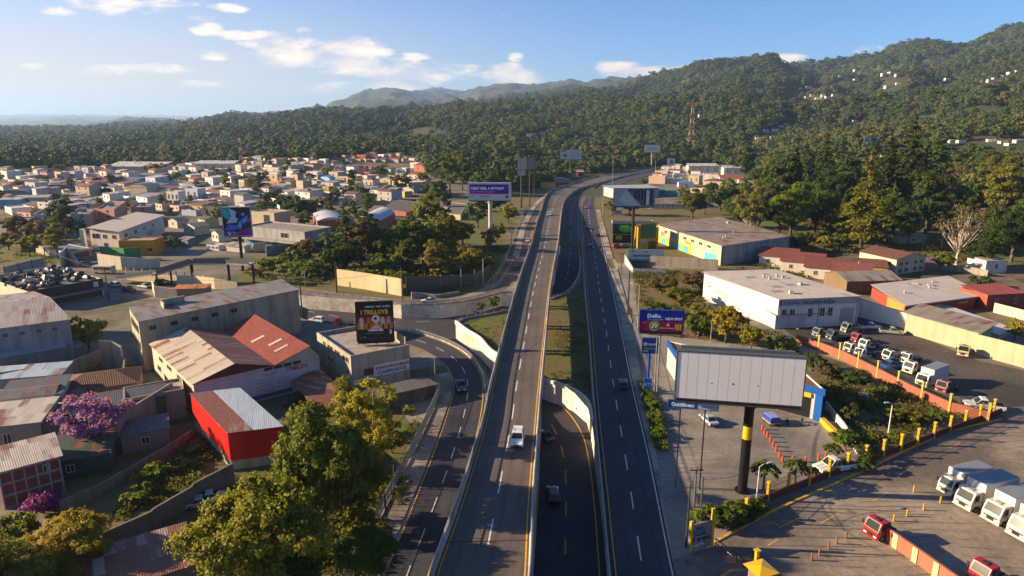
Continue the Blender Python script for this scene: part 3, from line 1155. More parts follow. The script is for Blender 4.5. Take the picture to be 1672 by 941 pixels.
# frontage road along the flyover, swinging away to the town
FTL = px_list([(899, 311), (876, 330), (864, 345), (854, 365), (848, 380), (835, 426), (822, 452), (798, 474), (757, 486), (710, 489), (655, 489), (594, 484), (507, 474), (377, 461), (255, 453), (166, 444), (76, 438), (0, 436), (-250, 432)])
FTR = px_list([(903, 312), (889, 329), (880, 350), (872, 372), (865, 400), (852, 445), (840, 464), (818, 478), (783, 488), (719, 497), (655, 497), (578, 488), (497, 482), (377, 471), (255, 463), (166, 453), (76, 447), (0, 444), (-250, 440)])
tA, tB = road('frontage_road', FTL, FTR, 'old_asphalt', 110, 0.02)
ribbon(marks_y, offset(tA, tB, 0.3), 0.18, 0.028)
ribbon(marks_y, offset(tB, tA, 0.3), 0.18, 0.028)
jm = MB()
for i in range(3, 100, 5):
 a, b_ = fA[i].lerp(fB[i], 0.05), fA[i].lerp(fB[i], 0.95)
 ribbon(jm, [a, a.lerp(b_, 0.5), b_], 0.14, 0.041)
structure(jm.build('expansion_joint_lines', 'rubber'))
structure(marks_y.build('yellow_road_lines', 'yellow_line'))
structure(marks_w.build('white_road_lines', 'white_line'))

def kerbed(name, line, w_, side, h=0.14, mat='paving', n=60):
 """pavement slab beside a polyline (side +1 = to its left)"""
 line = resample(line, n)
 m = MB()
 rows = []
 for k, p in enumerate(line):
  t = line[min(k + 1, n - 1)] - line[max(k - 1, 0)]
  nn = Vector((-t.y, t.x, 0)).normalized() * side
  rows.append((p, p + nn * w_))
 u = Vector((0, 0, h))
 for (a, b), (c, d) in zip(rows, rows[1:]):
  m.face([a + u, c + u, d + u, b + u] if side < 0 else [a + u, b + u, d + u, c + u])
  m.face([a, c, c + u, a + u])
  m.face([b + u, d + u, d, b])
 m.face([rows[0][0], rows[0][0] + u, rows[0][1] + u, rows[0][1]])
 m.face([rows[-1][0], rows[-1][1], rows[-1][1] + u, rows[-1][0] + u])
 return structure(m.build(name, mat))
kerbed('ramp_pavement', [a + (a - b).normalized() * 0.2 for a, b in zip(lA, lB)][:62], 3.2, 1)
kerbed('frontage_pavement', [a + (a - b).normalized() * 0.15 for a, b in zip(tA, tB)][2:52], 2.6, 1)
kerbed('carriageway_pavement', [b + (b - a).normalized() * 0.3 for a, b in zip(rA, rB)][44:78], 2.2, -1)
kerbed('carriageway_pavement', [b + (b - a).normalized() * 0.3 for a, b in zip(rA, rB)][25:41], 2.6, -1)

# white wall of the cross road with its row of posts, cross-road kerb rails
TU = [Vector((p.x, p.y, 0)) for p in TR_UP[4:]]
post_rail('guard_rail', spline([p + Vector((0, 0.3, 0)) for p in TU], 60), 'white post rail on top of the long wall between the frontage and sunken cross roads', 1.3, 2.6, 0.5)
TLW = px_list([(500, 523), (578, 537), (640, 541)])
CE = px_list([(744, 530), (757, 523), (820, 511), (845, 505)])
post_rail('guard_rail', spline(CE, 24), 'short white post rail on the grass bank beside the flyover', 1.2, 2.2, 0.5)
EE = [Vector((p.x, p.y, 0)) for p in TR_RIGHT[4:10]]
EE2 = px_list([(898, 490), (925, 480), (940, 462), (947, 445), (948, 420)])
post_rail('guard_rail', spline(EE2, 24), 'white post rail curving round the head of the central grass island', 1.1, 1.8, 0.45)
ww = spline([Vector((p.x, p.y, 0)) for p in TR_RIGHT[10:16]], 30)
tag(barrier('curved_wall', ww, 1.0, 0.4, flat=True, mat='wall', color='#d8d4cb'), 'white curved retaining wall holding the grass bank left of the flyover', 'wall')
ww = spline([Vector((p.x, p.y, 0)) for p in TR_RIGHT[5:11]], 30)
tag(barrier('curved_wall', ww, 0.7, 0.4, flat=True, mat='wall', color='#d3cfc6'), 'white curved wall closing the grass island above the dark underpass road', 'wall')
# ------------------------------------------------------------------ trees
def leaf_mesh(name, cen, nrm, size, tone, mat='leaf', aspect=0.75, droop=0.0, seed=0):
 """many small leaf-clump quads, each bent along its middle"""
 g = np.random.default_rng(seed)
 n = len(cen)
 rv = g.normal(size=(n, 3))
 nrm = nrm / np.maximum(np.linalg.norm(nrm, axis=1, keepdims=True), 1e-6)
 u = np.cross(nrm, rv)
 u /= np.maximum(np.linalg.norm(u, axis=1, keepdims=True), 1e-6)
 v = np.cross(nrm, u)
 su = (size * aspect)[:, None] * u
 sv = size[:, None] * v
 cup = (size * 0.22)[:, None] * nrm
 a, b = cen - sv * 0.5, cen + sv * 0.5
 l, r = cen - su * 0.5 - cup, cen + su * 0.5 - cup
 V_ = np.stack([a, r, b, l], 1).reshape(-1, 3)
 V_[:, 2] -= droop
 me = bpy.data.meshes.new(name)
 me.vertices.add(4 * n)
 me.vertices.foreach_set('co', V_.astype(np.float32).ravel())
 me.loops.add(4 * n)
 me.loops.foreach_set('vertex_index', np.arange(4 * n, dtype=np.int32))
 me.polygons.add(n)
 me.polygons.foreach_set('loop_start', np.arange(0, 4 * n, 4, dtype=np.int32))
 me.update(calc_edges=True)
 at = me.attributes.new('tone', 'FLOAT', 'FACE')
 at.data.foreach_set('value', np.clip(tone, 0, 1).astype(np.float32))
 me.materials.append(MATS[mat])
 return me

def crown_points(g, rx, rz, zc, lobes, per, leaf, spread=0.34, flat=1.0, hollow=0.55, jit=0.55):
 """clumps sit on an uneven shell of lobes; returns centres, normals, sizes, tones"""
 cen, nrm, ton, lob = [], [], [], []
 for k in range(lobes):
  d = g.normal(size=3)
  d /= np.linalg.norm(d)
  d[2] = d[2] * 0.9 + 0.12
  rr = hollow + (1 - hollow) * g.random() ** 0.6
  c = d * np.array([rx, rx, rz]) * rr * g.uniform(0.75, 1.08)
  lob.append(c)
  r = spread * rx * g.uniform(0.55, 1.15)
  m = int(per * g.uniform(0.6, 1.25))
  q = g.normal(size=(m, 3))
  q /= np.linalg.norm(q, axis=1, keepdims=True)
  q[:, 2] = np.where(q[:, 2] < -0.35, -q[:, 2] * 0.4, q[:, 2])
  rad = r * (0.55 + 0.5 * g.random((m, 1)) ** 0.5) * (1 + 0.35 * np.sin(q[:, :1] * 5 + k) * np.cos(q[:, 1:2] * 4 + k))
  p = c + q * rad * np.array([1, 1, 0.72 * flat])
  cen.append(p)
  nrm.append(q * 0.8 + d * 0.25 + g.normal(size=(m, 3)) * jit + np.array([0, 0, 0.25]))
  ton.append(np.clip(g.normal(0.45 + 0.22 * (g.random() - 0.5), 0.17, m), 0, 1))
 cen, nrm, ton = np.concatenate(cen), np.concatenate(nrm), np.concatenate(ton)
 cen[:, 2] += zc
 size = leaf * g.uniform(0.6, 1.35, len(cen))
 return cen, nrm, size, ton, [l_ + np.array([0, 0, zc]) for l_ in lob]

def limb_mesh(name, trunk_h, r, tips, g, mat='bark', fork=0.45, lean=(0, 0)):
 m = MB()
 top = Vector((lean[0], lean[1], trunk_h))
 mid_ = Vector((lean[0] * 0.4 + g.uniform(-.15, .15), lean[1] * 0.4 + g.uniform(-.15, .15), trunk_h * 0.5))
 m.cyl((0, 0, -0.4), (0, 0, 0.3), r * 1.5, r * 1.1, 8, caps=False)
 m.tube([(0, 0, 0.3), mid_, top], r * 1.1, r * 0.75, 8)
 for t_ in tips:
  t_ = Vector(t_)
  s_ = top * g.uniform(fork, 1.0)
  e_ = s_.lerp(t_, 0.5) + Vector((g.uniform(-.3, .3), g.uniform(-.3, .3), g.uniform(0.1, .6)))
  m.tube([s_, e_, t_], r * 0.5, r * 0.12, 5)
 me_ob = m.build(name, mat, None, smooth=True)
 return me_ob

TREES = {}

def make_tree(key, name, rx, rz, trunk_h, r, lobes, per, leaf, color, seed, mat='leaf', bark='bark', ntips=7, kind='broad', **kw):
 g = np.random.default_rng(seed)
 root = bpy.data.objects.new(name, None)
 C.objects.link(root)
 if kind == 'broad':
  cen, nrm, size, ton, lob = crown_points(g, rx, rz, trunk_h + rz * 0.75, lobes, per, leaf, **kw)
  tips = [lob[i] for i in g.permutation(len(lob))[:ntips]]
 elif kind == 'conifer':
  cen, nrm, size, ton, tips = [], [], [], [], []
  H = rz
  lv = lobes
  for i in range(lv):
   f = i / (lv - 1)
   z = trunk_h + (H - trunk_h) * f
   R_ = rx * (1 - f) ** 0.8 * g.uniform(0.75, 1.15) + 0.25
   nb = max(4, int(9 * (1 - f) + 3))
   for b in range(nb):
    a = g.uniform(0, 6.283)
    L = R_ * g.uniform(0.6, 1.12)
    if f < 0.9:
     tips.append((L * 0.8 * math.cos(a), L * 0.8 * math.sin(a), z - 0.1 * L))
    k = max(3, int(per * L / rx))
    s_ = g.random(k) ** 0.7
    w_ = (g.random(k) - 0.5) * 0.42 * L * (1 - s_ * 0.6)
    x = s_ * L
    cen.append(np.stack([x * math.cos(a) - w_ * math.sin(a), x * math.sin(a) + w_ * math.cos(a), z + 0.25 * L * s_ - 0.38 * L * s_ ** 2 + g.normal(0, 0.12, k)], 1))
    nrm.append(np.stack([np.full(k, math.cos(a) * .35), np.full(k, math.sin(a) * .35), np.full(k, 1.0)], 1) + g.normal(size=(k, 3)) * 0.45)
    ton.append(np.clip(g.normal(0.4 + 0.15 * (g.random() - .5), 0.16, k), 0, 1))
  cen, nrm, ton = np.concatenate(cen), np.concatenate(nrm), np.concatenate(ton)
  size = leaf * g.uniform(0.6, 1.4, len(cen))
  tips = [tips[i] for i in g.permutation(len(tips))[:ntips]]
 elif kind == 'palm':
  cen, nrm, size, ton, tips = [], [], [], [], []
  for b in range(lobes):
   a = b * 2.4 + g.uniform(-.2, .2)
   up = g.uniform(0.15, 1.0)
   L = rx * g.uniform(0.8, 1.1)
   k = per
   s_ = np.linspace(0.1, 1, k)
   x = s_ * L * (1 - 0.25 * s_ * up)
   z = trunk_h + up * L * s_ - (0.55 + up * 0.75) * L * s_ ** 2
   for sd in (-1, 1):
    w_ = sd * 0.22 * L * np.sin(s_ * 2.9 + 0.2)
    cen.append(np.stack([x * math.cos(a) - w_ * math.sin(a), x * math.sin(a) + w_ * math.cos(a), z - np.abs(w_) * 0.4], 1))
    nrm.append(np.stack([np.full(k, -math.sin(a) * sd * .5), np.full(k, math.cos(a) * sd * .5), np.full(k, 0.8)], 1) + g.normal(size=(k, 3)) * 0.2)
    ton.append(np.clip(g.normal(0.45, 0.16, k), 0, 1))
  cen, nrm, ton = np.concatenate(cen), np.concatenate(nrm), np.concatenate(ton)
  size = leaf * g.uniform(0.7, 1.3, len(cen))
 ob = bpy.data.objects.new('crown', leaf_mesh('crown', cen, nrm, size, ton, mat, seed=seed + 5))
 C.objects.link(ob)
 ob.color = (*color, 1)
 ob.parent = root
 tk = limb_mesh('trunk', (trunk_h + 0.1 if kind != 'conifer' else rz * 0.96), r, tips if kind != 'palm' else [], g, bark, fork=0.6 if kind == 'broad' else 0.3)
 if kind == 'conifer':
  pass
 tk.parent = root
 TREES[key] = root
 root.location = (0, -600, -300)
 return root

GREEN = (0.072, 0.112, 0.013)
DARK = (0.044, 0.076, 0.012)
OLIVE = (0.130, 0.138, 0.015)
YEL = (0.205, 0.195, 0.014)
make_tree('oak', 'broadleaf_tree', 6.5, 4.6, 3.2, 0.42, 64, 640, 0.31, GREEN, 1, ntips=14, spread=0.27, hollow=0.45)
make_tree('oak2', 'broadleaf_tree', 6.0, 5.4, 3.4, 0.40, 74, 560, 0.30, GREEN, 2, ntips=14, spread=0.24, hollow=0.42)
make_tree('airy', 'feathery_tree', 5.0, 6.0, 4.2, 0.28, 62, 360, 0.26, OLIVE, 3, spread=0.2, hollow=0.3, ntips=22, bark='pale_bark')
make_tree('round', 'round_tree', 3.2, 2.9, 1.5, 0.22, 34, 170, 0.42, GREEN, 4, ntips=6, spread=0.3)
make_tree('round2', 'round_tree', 3.4, 2.6, 1.3, 0.22, 30, 180, 0.42, GREEN, 5, ntips=6, spread=0.31)
make_tree('tall', 'tall_tree', 3.6, 5.6, 3.2, 0.3, 46, 130, 0.52, DARK, 6, ntips=9)
make_tree('tall2', 'tall_tree', 3.9, 5.0, 3.8, 0.3, 40, 140, 0.54, DARK, 16, ntips=9, spread=0.3)
make_tree('pine', 'conifer_tree', 4.2, 15.0, 2.0, 0.26, 19, 60, 0.55, DARK, 7, kind='conifer', ntips=0)
make_tree('pine2', 'conifer_tree', 5.2, 17.0, 2.4, 0.3, 17, 66, 0.6, OLIVE, 8, kind='conifer', ntips=0)
make_tree('palm', 'palm_tree', 2.1, 1, 3.6, 0.14, 15, 14, 0.5, (0.06, 0.085, 0.018), 9, kind='palm', bark='bark')
make_tree('jacaranda', 'jacaranda_tree', 5.6, 4.2, 3.6, 0.32, 44, 150, 0.40, (0.25, 0.125, 0.42), 10, 'petal', spread=0.26, hollow=0.5, ntips=24)
make_tree('bougain', 'bougainvillea_bush', 2.6, 1.5, 0.6, 0.12, 26, 120, 0.32, (0.16, 0.02, 0.22), 12, 'petal', ntips=6)
make_tree('shrub', 'shrub', 1.6, 1.2, 0.25, 0.08, 18, 70, 0.36, OLIVE, 13, ntips=4)
make_tree('shrub2', 'shrub', 1.9, 1.1, 0.2, 0.08, 22, 60, 0.34, GREEN, 14, ntips=4)
make_tree('dry', 'leafless_tree', 5.5, 5.0, 3.0, 0.28, 46, 40, 0.26, (0.16, 0.12, 0.09), 15, spread=0.24, hollow=0.3, ntips=38, bark='pale_bark')

TREE_COLORS = {'green': GREEN, 'dark': DARK, 'olive': OLIVE, 'yellow': YEL, 'bright': (0.115, 0.155, 0.016), 'brown': (0.11, 0.085, 0.035), 'grey': (0.09, 0.095, 0.055), 'lilac': (0.25, 0.125, 0.42), 'purple': (0.17, 0.02, 0.24), 'bare': (0.15, 0.115, 0.085), 'blue': (0.035, 0.06, 0.03)}
TREE_WORD = {'green': 'green', 'dark': 'dark green', 'olive': 'olive green', 'yellow': 'sunlit yellow green', 'bright': 'fresh green', 'brown': 'brownish', 'grey': 'grey green', 'lilac': 'lilac flowering', 'purple': 'deep purple flowering', 'bare': 'pale', 'blue': 'bluish green'}
TREE_KIND = {'oak': 'spreading broadleaf tree', 'oak2': 'spreading broadleaf tree', 'airy': 'feathery open-crowned tree', 'round': 'round-crowned tree', 'round2': 'round-crowned tree', 'tall': 'tall tree', 'tall2': 'tall tree', 'pine': 'tapering conifer', 'pine2': 'layered conifer', 'palm': 'small palm', 'jacaranda': 'jacaranda tree', 'bougain': 'bougainvillea bush', 'shrub': 'shrub', 'shrub2': 'low shrub', 'dry': 'leafless tree'}
TREE_CAT = {'palm': 'palm', 'shrub': 'shrub', 'shrub2': 'shrub', 'bougain': 'bush'}
CROWN_W = {'oak': 14.5, 'oak2': 13.5, 'airy': 10.6, 'round': 7.2, 'round2': 7.6, 'tall': 8.2, 'tall2': 8.6, 'pine': 8.4, 'pine2': 10.2, 'palm': 4.0, 'jacaranda': 12, 'bougain': 6, 'shrub': 3.6, 'shrub2': 4.2, 'dry': 11}
TR = random.Random(3)

def plant(key, px, py, wpx, tint, where, group=None, dz=0.0, stretch=1.0, far=False):
 """tree whose foot stands at the pixel, crown wpx pixels wide"""
 b = T(px, py) if far else P(px, py)
 dep = b.y * CP - (b.z - CAM_H) * SP
 s = wpx / FPX * dep / CROWN_W[key]
 c = TREE_COLORS[tint]
 j = TR.uniform(0.85, 1.18)
 c = tuple(min(x * j * TR.uniform(0.92, 1.08), 0.6) for x in c)
 b.z += dz
 return copy_tree(TREES[key], loc=b, rz=TR.uniform(0, 6.28), scale=(s, s, s * stretch), label='%s %s %s' % (TREE_WORD[tint], TREE_KIND[key], where), group=group, colors={'crown': c})

for k_ in TREES:
 TREES[k_]['category'] = TREE_CAT.get(k_, 'tree')

PL = [
 # near left
 ('oak2', 532, 885, 180, 'bright', 'behind the fence of the ramp pavement, largest there', 1.4),
 ('oak', 432, 990, 245, 'yellow', 'rising in front of the rusty patchwork shed roof', 1.1),
 ('airy', 618, 790, 140, 'yellow', 'between the ramp fence and the concrete office block', 0.95),
 ('oak2', 572, 850, 120, 'olive', 'behind the ramp fence between the dark and feathery trees', 1.1),
 ('oak', 596, 955, 110, 'green', 'leaning on the ramp fence near the camera', 1.1),
 ('round2', 556, 772, 80, 'olive', 'right of the red shed below the awning', 1.2),
 ('airy', 575, 720, 90, 'olive', 'just below the corner of the patchwork awning', 0.9),
 ('oak', 122, 935, 140, 'yellow', 'standing alone before the concrete wall of the grassy slope', 0.9),
 ('oak2', 20, 1010, 170, 'olive', 'at the near left end of the rusty patchwork shed', 0.8),
 ('oak2', 470, 1010, 150, 'dark', 'beside the ramp fence, nearest the camera', 0.8),
 ('round', 590, 880, 60, 'olive', 'leaning over the fence beside the ramp pavement', 1.1),
 ('round2', 640, 740, 50, 'olive', 'at the fence above the ramp bend', 1.0),
 ('round2', 18, 905, 90, 'olive', 'at the left edge below the brick house', 1.0),
 ('oak', 70, 1010, 130, 'yellow', 'in the bottom corner before the patchwork shed', 0.8),
 ('round', 1455, 690, 40, 'olive', 'in the middle of the bare plot beyond the lamp', 0.7),
 ('shrub2', 1420, 668, 44, 'bright', 'right of the pale boulder', 0.8),
 ('shrub2', 1490, 690, 50, 'olive', 'at the far end of the bare plot', 0.7),
 ('round2', 1345, 660, 50, 'olive', 'beside the blue pillar of the shop', 0.8),
 ('shrub', 1530, 690, 40, 'green', 'where the brick-pink wall nears the street fence', 0.8),
 ('shrub2', 1440, 650, 46, 'green', 'against the middle of the brick-pink wall', 0.8),
 ('jacaranda', 152, 742, 118, 'lilac', 'among the low sheds left of the red shed', 0.95),
 ('bougain', 72, 838, 66, 'purple', 'against the brick-and-concrete house', 1.0),
 ('round', 146, 574, 66, 'yellow', 'between the grey-roofed warehouse and the long concrete building', 1.0),
 ('shrub', 197, 640, 26, 'yellow', 'beside the brown hipped roof near the factory', 1.2),
 ('shrub2', 250, 780, 60, 'bright', 'on the grassy slope below the red shed', 0.7),
 ('shrub', 225, 820, 60, 'bright', 'at the foot of the grassy slope by the wall', 0.8),
 ('shrub2', 320, 740, 40, 'green', 'high on the grassy slope by the red shed', 0.7),
 ('shrub', 290, 770, 44, 'olive', 'in the middle of the grassy slope', 0.7),
 # right of the carriageway
 ('shrub2', 1066, 665, 34, 'bright', 'in the hedge strip beside the blue totem sign', 0.7),
 ('shrub2', 1072, 690, 36, 'bright', 'in the middle of the hedge strip by the carriageway', 0.7),
 ('shrub', 1076, 716, 34, 'green', 'at the near end of the hedge strip by the carriageway', 0.8),
 ('round', 1185, 560, 66, 'yellow', 'in front of the white warehouse, tallest of its garden', 1.1),
 ('round2', 1140, 552, 50, 'green', 'behind the blue and red advertising board', 1.0),
 ('round', 1225, 572, 44, 'yellow', 'by the white warehouse, in the middle of the garden', 1.1),
 ('shrub', 1262, 575, 34, 'bright', 'below the corner of the white warehouse', 1.2),
 ('shrub', 1284, 590, 32, 'olive', 'where the pink yard wall begins', 1.1),
 ('shrub2', 1210, 590, 40, 'green', 'above the large blank billboard', 0.8),
 ('shrub', 1240, 594, 34, 'olive', 'above the right half of the blank billboard', 0.8),
 ('round', 1325, 606, 44, 'dark', 'against the pink yard wall, first along it', 0.8),
 ('round2', 1350, 618, 46, 'grey', 'against the pink yard wall beside the dark one', 0.8),
 ('round', 1395, 635, 52, 'dark', 'against the pink yard wall in front of the lined-up cabs', 0.7),
 ('shrub', 1372, 652, 42, 'olive', 'on bare soil beside the pale boulder', 1.0),
 ('round', 1385, 688, 44, 'green', 'on bare soil below the boulder', 0.9),
 ('round2', 1380, 735, 50, 'green', 'beside the white low wall of the blue shop', 0.9),
 ('shrub', 1428, 720, 28, 'green', 'left of the slim white lamp post', 1.0),
 ('shrub', 1462, 722, 34, 'bright', 'right of the slim white lamp post', 0.9),
 ('round', 1412, 752, 40, 'dark', 'inside the yellow-post fence', 0.8),
 ('round', 1412, 770, 36, 'green', 'inside the yellow-post fence beside the dark one', 0.8),
 ('palm', 1246, 800, 50, 'green', 'by the fence right of the black billboard column', 1.0),
 ('palm', 1298, 792, 44, 'green', 'between the row of orange bollards and the fence', 1.0),
 ('palm', 1325, 785, 24, 'green', 'beside the bonnet of the white pickup truck', 1.0),
 ('palm', 1358, 752, 36, 'green', 'behind the white pickup truck', 0.8),
 ('round2', 1170, 862, 60, 'green', 'behind the grey notice board at the gate', 0.8),
 ('round', 1200, 850, 50, 'bright', 'between the notice board and the black column', 0.8),
 ('palm', 1138, 858, 36, 'bright', 'behind the cluster of poles at the gate', 0.7),
 ('round2', 1080, 480, 60, 'brown', 'on the weedy lot below the wall', 0.6),
 ('round', 1110, 500, 60, 'olive', 'in the middle of the weedy lot', 0.6),
 ('round2', 1130, 470, 56, 'brown', 'at the back of the weedy lot by the concrete wall', 0.6),
 ('round', 1070, 520, 46, 'green', 'at the near end of the weedy lot', 0.7),
 ('round2', 1145, 520, 44, 'olive', 'on the weedy lot next to the white warehouse', 0.7),
 ('round', 1028, 352, 40, 'brown', 'beside the carriageway below the grey double billboard', 0.9),
 ('round', 1000, 352, 28, 'olive', 'on the verge beside the carriageway', 1.1),
]
for k_, px, py, wp, ti, wh, st in PL:
 plant(k_, px, py, wp, ti, wh, None, 0, st)

# grass-bank and park trees left of the flyover
PK = [('pine', 566, 438, 46, 'dark', 1.05), ('tall', 590, 440, 46, 'brown', 0.9), ('round2', 545, 445, 44, 'dark', 1), ('tall', 615, 436, 46, 'green', 0.8), ('round', 640, 440, 56, 'green', 1.05), ('round2', 668, 436, 50, 'bright', 1.1), ('tall2', 690, 430, 50, 'green', 0.8),
      ('round', 705, 415, 48, 'bright', 1.1), ('oak', 735, 412, 66, 'green', 0.9), ('round2', 650, 415, 50, 'bright', 1), ('tall', 600, 415, 40, 'dark', 0.9), ('round', 755, 402, 36, 'dark', 1), ('round2', 765, 440, 50, 'yellow', 0.8), ('round', 740, 450, 40, 'bright', 0.7),
      ('shrub2', 720, 450, 40, 'yellow', 0.8), ('shrub2', 690, 448, 36, 'olive', 0.8), ('shrub2', 790, 430, 32, 'yellow', 0.9), ('round', 800, 408, 28, 'yellow', 1.2), ('round2', 812, 392, 28, 'olive', 1.1), ('shrub2', 450, 440, 44, 'bright', 0.7), ('shrub2', 478, 448, 46, 'bright', 0.7), ('shrub2', 505, 452, 48, 'green', 0.8),
      ('shrub', 490, 425, 40, 'bright', 0.8), ('shrub2', 530, 440, 44, 'bright', 0.8), ('round', 505, 425, 38, 'brown', 0.9), ('shrub2', 465, 428, 30, 'green', 0.7), ('shrub', 432, 440, 30, 'olive', 0.8), ('shrub2', 415, 450, 30, 'olive', 0.7), ('round', 780, 372, 38, 'green', 1.2), ('round2', 815, 345, 32, 'olive', 1.2), ('round', 830, 365, 30, 'yellow', 1.0), ('round2', 800, 350, 30, 'dark', 1.1),
      ('shrub2', 650, 460, 44, 'bright', 0.6), ('shrub2', 620, 456, 40, 'green', 0.6), ('round', 540, 420, 34, 'green', 1.1), ('round2', 580, 460, 40, 'bright', 0.6), ('shrub', 805, 500, 24, 'green', 0.9), ('shrub', 786, 506, 18, 'green', 0.9)]
for _ in range(16):
 PK.append((TR.choice(['round', 'round2', 'shrub2', 'tall']), TR.uniform(560, 740), TR.uniform(400, 455), TR.uniform(32, 46), TR.choice(['bright', 'green', 'yellow', 'olive']), TR.uniform(0.8, 1.1)))
for k_, px, py, wp, ti, st in PK:
 plant(k_, px, py, wp * 1.22, ti, 'behind the cream hoarding' if 540 < px < 762 else 'below the colourful billboard' if px <= 540 else 'beside the frontage road', 'trees on the grass bank', 0, st)

# woods right of the carriageway
RF = [('pine2', 1405, 405, 92, 'olive', 1.0), ('pine', 1290, 345, 52, 'dark', 1.1), ('pine', 1340, 330, 54, 'dark', 1.1), ('pine', 1440, 345, 60, 'dark', 1.2), ('pine', 1475, 350, 74, 'dark', 1.15), ('pine2', 1500, 345, 70, 'dark', 0.95), ('oak', 1235, 385, 86, 'grey', 1.1), ('airy', 1222, 395, 60, 'olive', 1.2), ('oak2', 1290, 392, 86, 'bright', 1.1),
      ('oak', 1330, 385, 80, 'green', 1.1), ('tall', 1275, 345, 56, 'dark', 1.0), ('oak2', 1345, 365, 80, 'dark', 1.1), ('tall2', 1370, 350, 64, 'dark', 1.0), ('oak', 1455, 395, 80, 'dark', 1.1), ('tall', 1510, 385, 60, 'dark', 1.1), ('dry', 1561, 435, 92, 'bare', 1.1), ('oak2', 1600, 400, 60, 'green', 1.0), ('oak', 1650, 430, 90, 'dark', 1.1),
      ('oak2', 1690, 400, 90, 'green', 1.1), ('tall', 1630, 360, 56, 'olive', 1.0), ('round', 1560, 350, 50, 'bright', 1.1), ('round2', 1590, 335, 50, 'green', 1.1), ('oak', 1540, 330, 60, 'brown', 0.9), ('oak2', 1620, 320, 64, 'olive', 1.0), ('oak', 1665, 335, 70, 'green', 1.0), ('tall', 1260, 330, 46, 'green', 1.0), ('tall2', 1310, 320, 46, 'dark', 1.1),
      ('oak', 1375, 325, 60, 'grey', 0.9), ('oak2', 1410, 318, 56, 'grey', 0.9), ('oak', 1240, 312, 50, 'dark', 0.9), ('tall', 1215, 300, 36, 'dark', 1.0), ('round', 1190, 330, 40, 'bright', 1.1), ('round2', 1175, 345, 44, 'dark', 1.1), ('round', 1150, 352, 40, 'green', 1.1), ('oak2', 1130, 358, 50, 'green', 1.0), ('round', 1115, 330, 26, 'olive', 1.1), ('round2', 1200, 355, 44, 'dark', 1.1),
      ('oak', 1205, 372, 52, 'green', 1.0), ('palm', 1346, 415, 30, 'yellow', 1.0), ('round', 1370, 412, 34, 'green', 1.0), ('round2', 1300, 412, 40, 'dark', 1.0), ('round2', 1325, 405, 36, 'grey', 1.0), ('jacaranda', 1492, 268, 32, 'lilac', 0.9), ('jacaranda', 1512, 268, 26, 'lilac', 0.8), ('bougain', 1524, 428, 24, 'lilac', 0.9), ('oak', 1600, 440, 60, 'dark', 0.9), ('round', 1535, 442, 40, 'bright', 0.9),
      ('airy', 1640, 345, 40, 'olive', 1.1), ('dry', 1568, 312, 40, 'bare', 1.1), ('jacaranda', 1610, 362, 40, 'lilac', 0.6), ('palm', 1640, 392, 40, 'grey', 1.0), ('palm', 1610, 392, 36, 'grey', 1.0), ('round', 1655, 560, 34, 'yellow', 1.2), ('round2', 1690, 545, 40, 'green', 1.2), ('shrub', 1600, 470, 40, 'dark', 0.8), ('oak', 1160, 320, 30, 'dark', 0.9),
      ('tall', 1520, 310, 50, 'green', 1.0), ('tall2', 1480, 300, 46, 'green', 1.0), ('tall', 1450, 300, 40, 'dark', 1.0), ('oak', 1340, 300, 46, 'green', 0.9), ('oak2', 1290, 295, 40, 'bright', 0.9), ('oak', 1565, 300, 46, 'olive', 0.9), ('oak2', 1610, 290, 46, 'green', 0.9), ('oak', 1650, 292, 50, 'olive', 0.9), ('tall', 1690, 300, 50, 'green', 1.0), ('oak', 1420, 285, 40, 'olive', 0.9), ('oak2', 1380, 292, 40, 'dark', 0.9)]
for k_, px, py, wp, ti, st in RF:
 near = 'behind the terracotta terrace' if py > 400 and px < 1380 else 'by the cream two-storey house' if py > 400 and px < 1545 else 'near the yellow house' if py > 340 and px > 1545 else 'behind the rusty-roofed warehouse' if px < 1400 and py > 300 else 'behind the turquoise shops' if px < 1200 else 'in the dense wood'
 plant(k_, px, py, wp, ti, near, 'trees of the wood', 0, st, far=True)

WP = [(1175, 345), (1200, 318), (1250, 300), (1720, 300), (1720, 415), (1640, 425), (1560, 415), (1500, 400), (1420, 398), (1300, 398), (1240, 385), (1190, 368)]
wt = [(a[1], a[2]) for a in RF]
k_ = 0
while k_ < 84:
 px, py = TR.uniform(1175, 1710), TR.uniform(302, 420)
 if not inside(px, py, WP) or any(abs(px - a) < 13 and abs(py - c) < 5 for a, c in wt) or abs(px - 1576) < 22 and 340 < py < 372 or abs(px - 1612) < 18 and 386 < py < 412:
  continue
 wt.append((px, py))
 k_ += 1
 kd = TR.choice(['oak', 'oak2', 'tall', 'tall2', 'round', 'tall', 'oak2', 'pine', 'airy'])
 wp = CROWN_W[kd] * TR.uniform(0.85, 1.25) / (50 / (0.2419 + (py - 470.5) / FPX * 0.97)) * FPX
 plant(kd, px, py, wp, TR.choice(['green', 'green', 'dark', 'olive', 'bright', 'brown', 'green', 'dark', 'grey']), 'deep in the wood right of the highway' if px < 1400 else 'in the wood at the right edge', 'trees of the wood', 0, TR.uniform(0.95, 1.2))
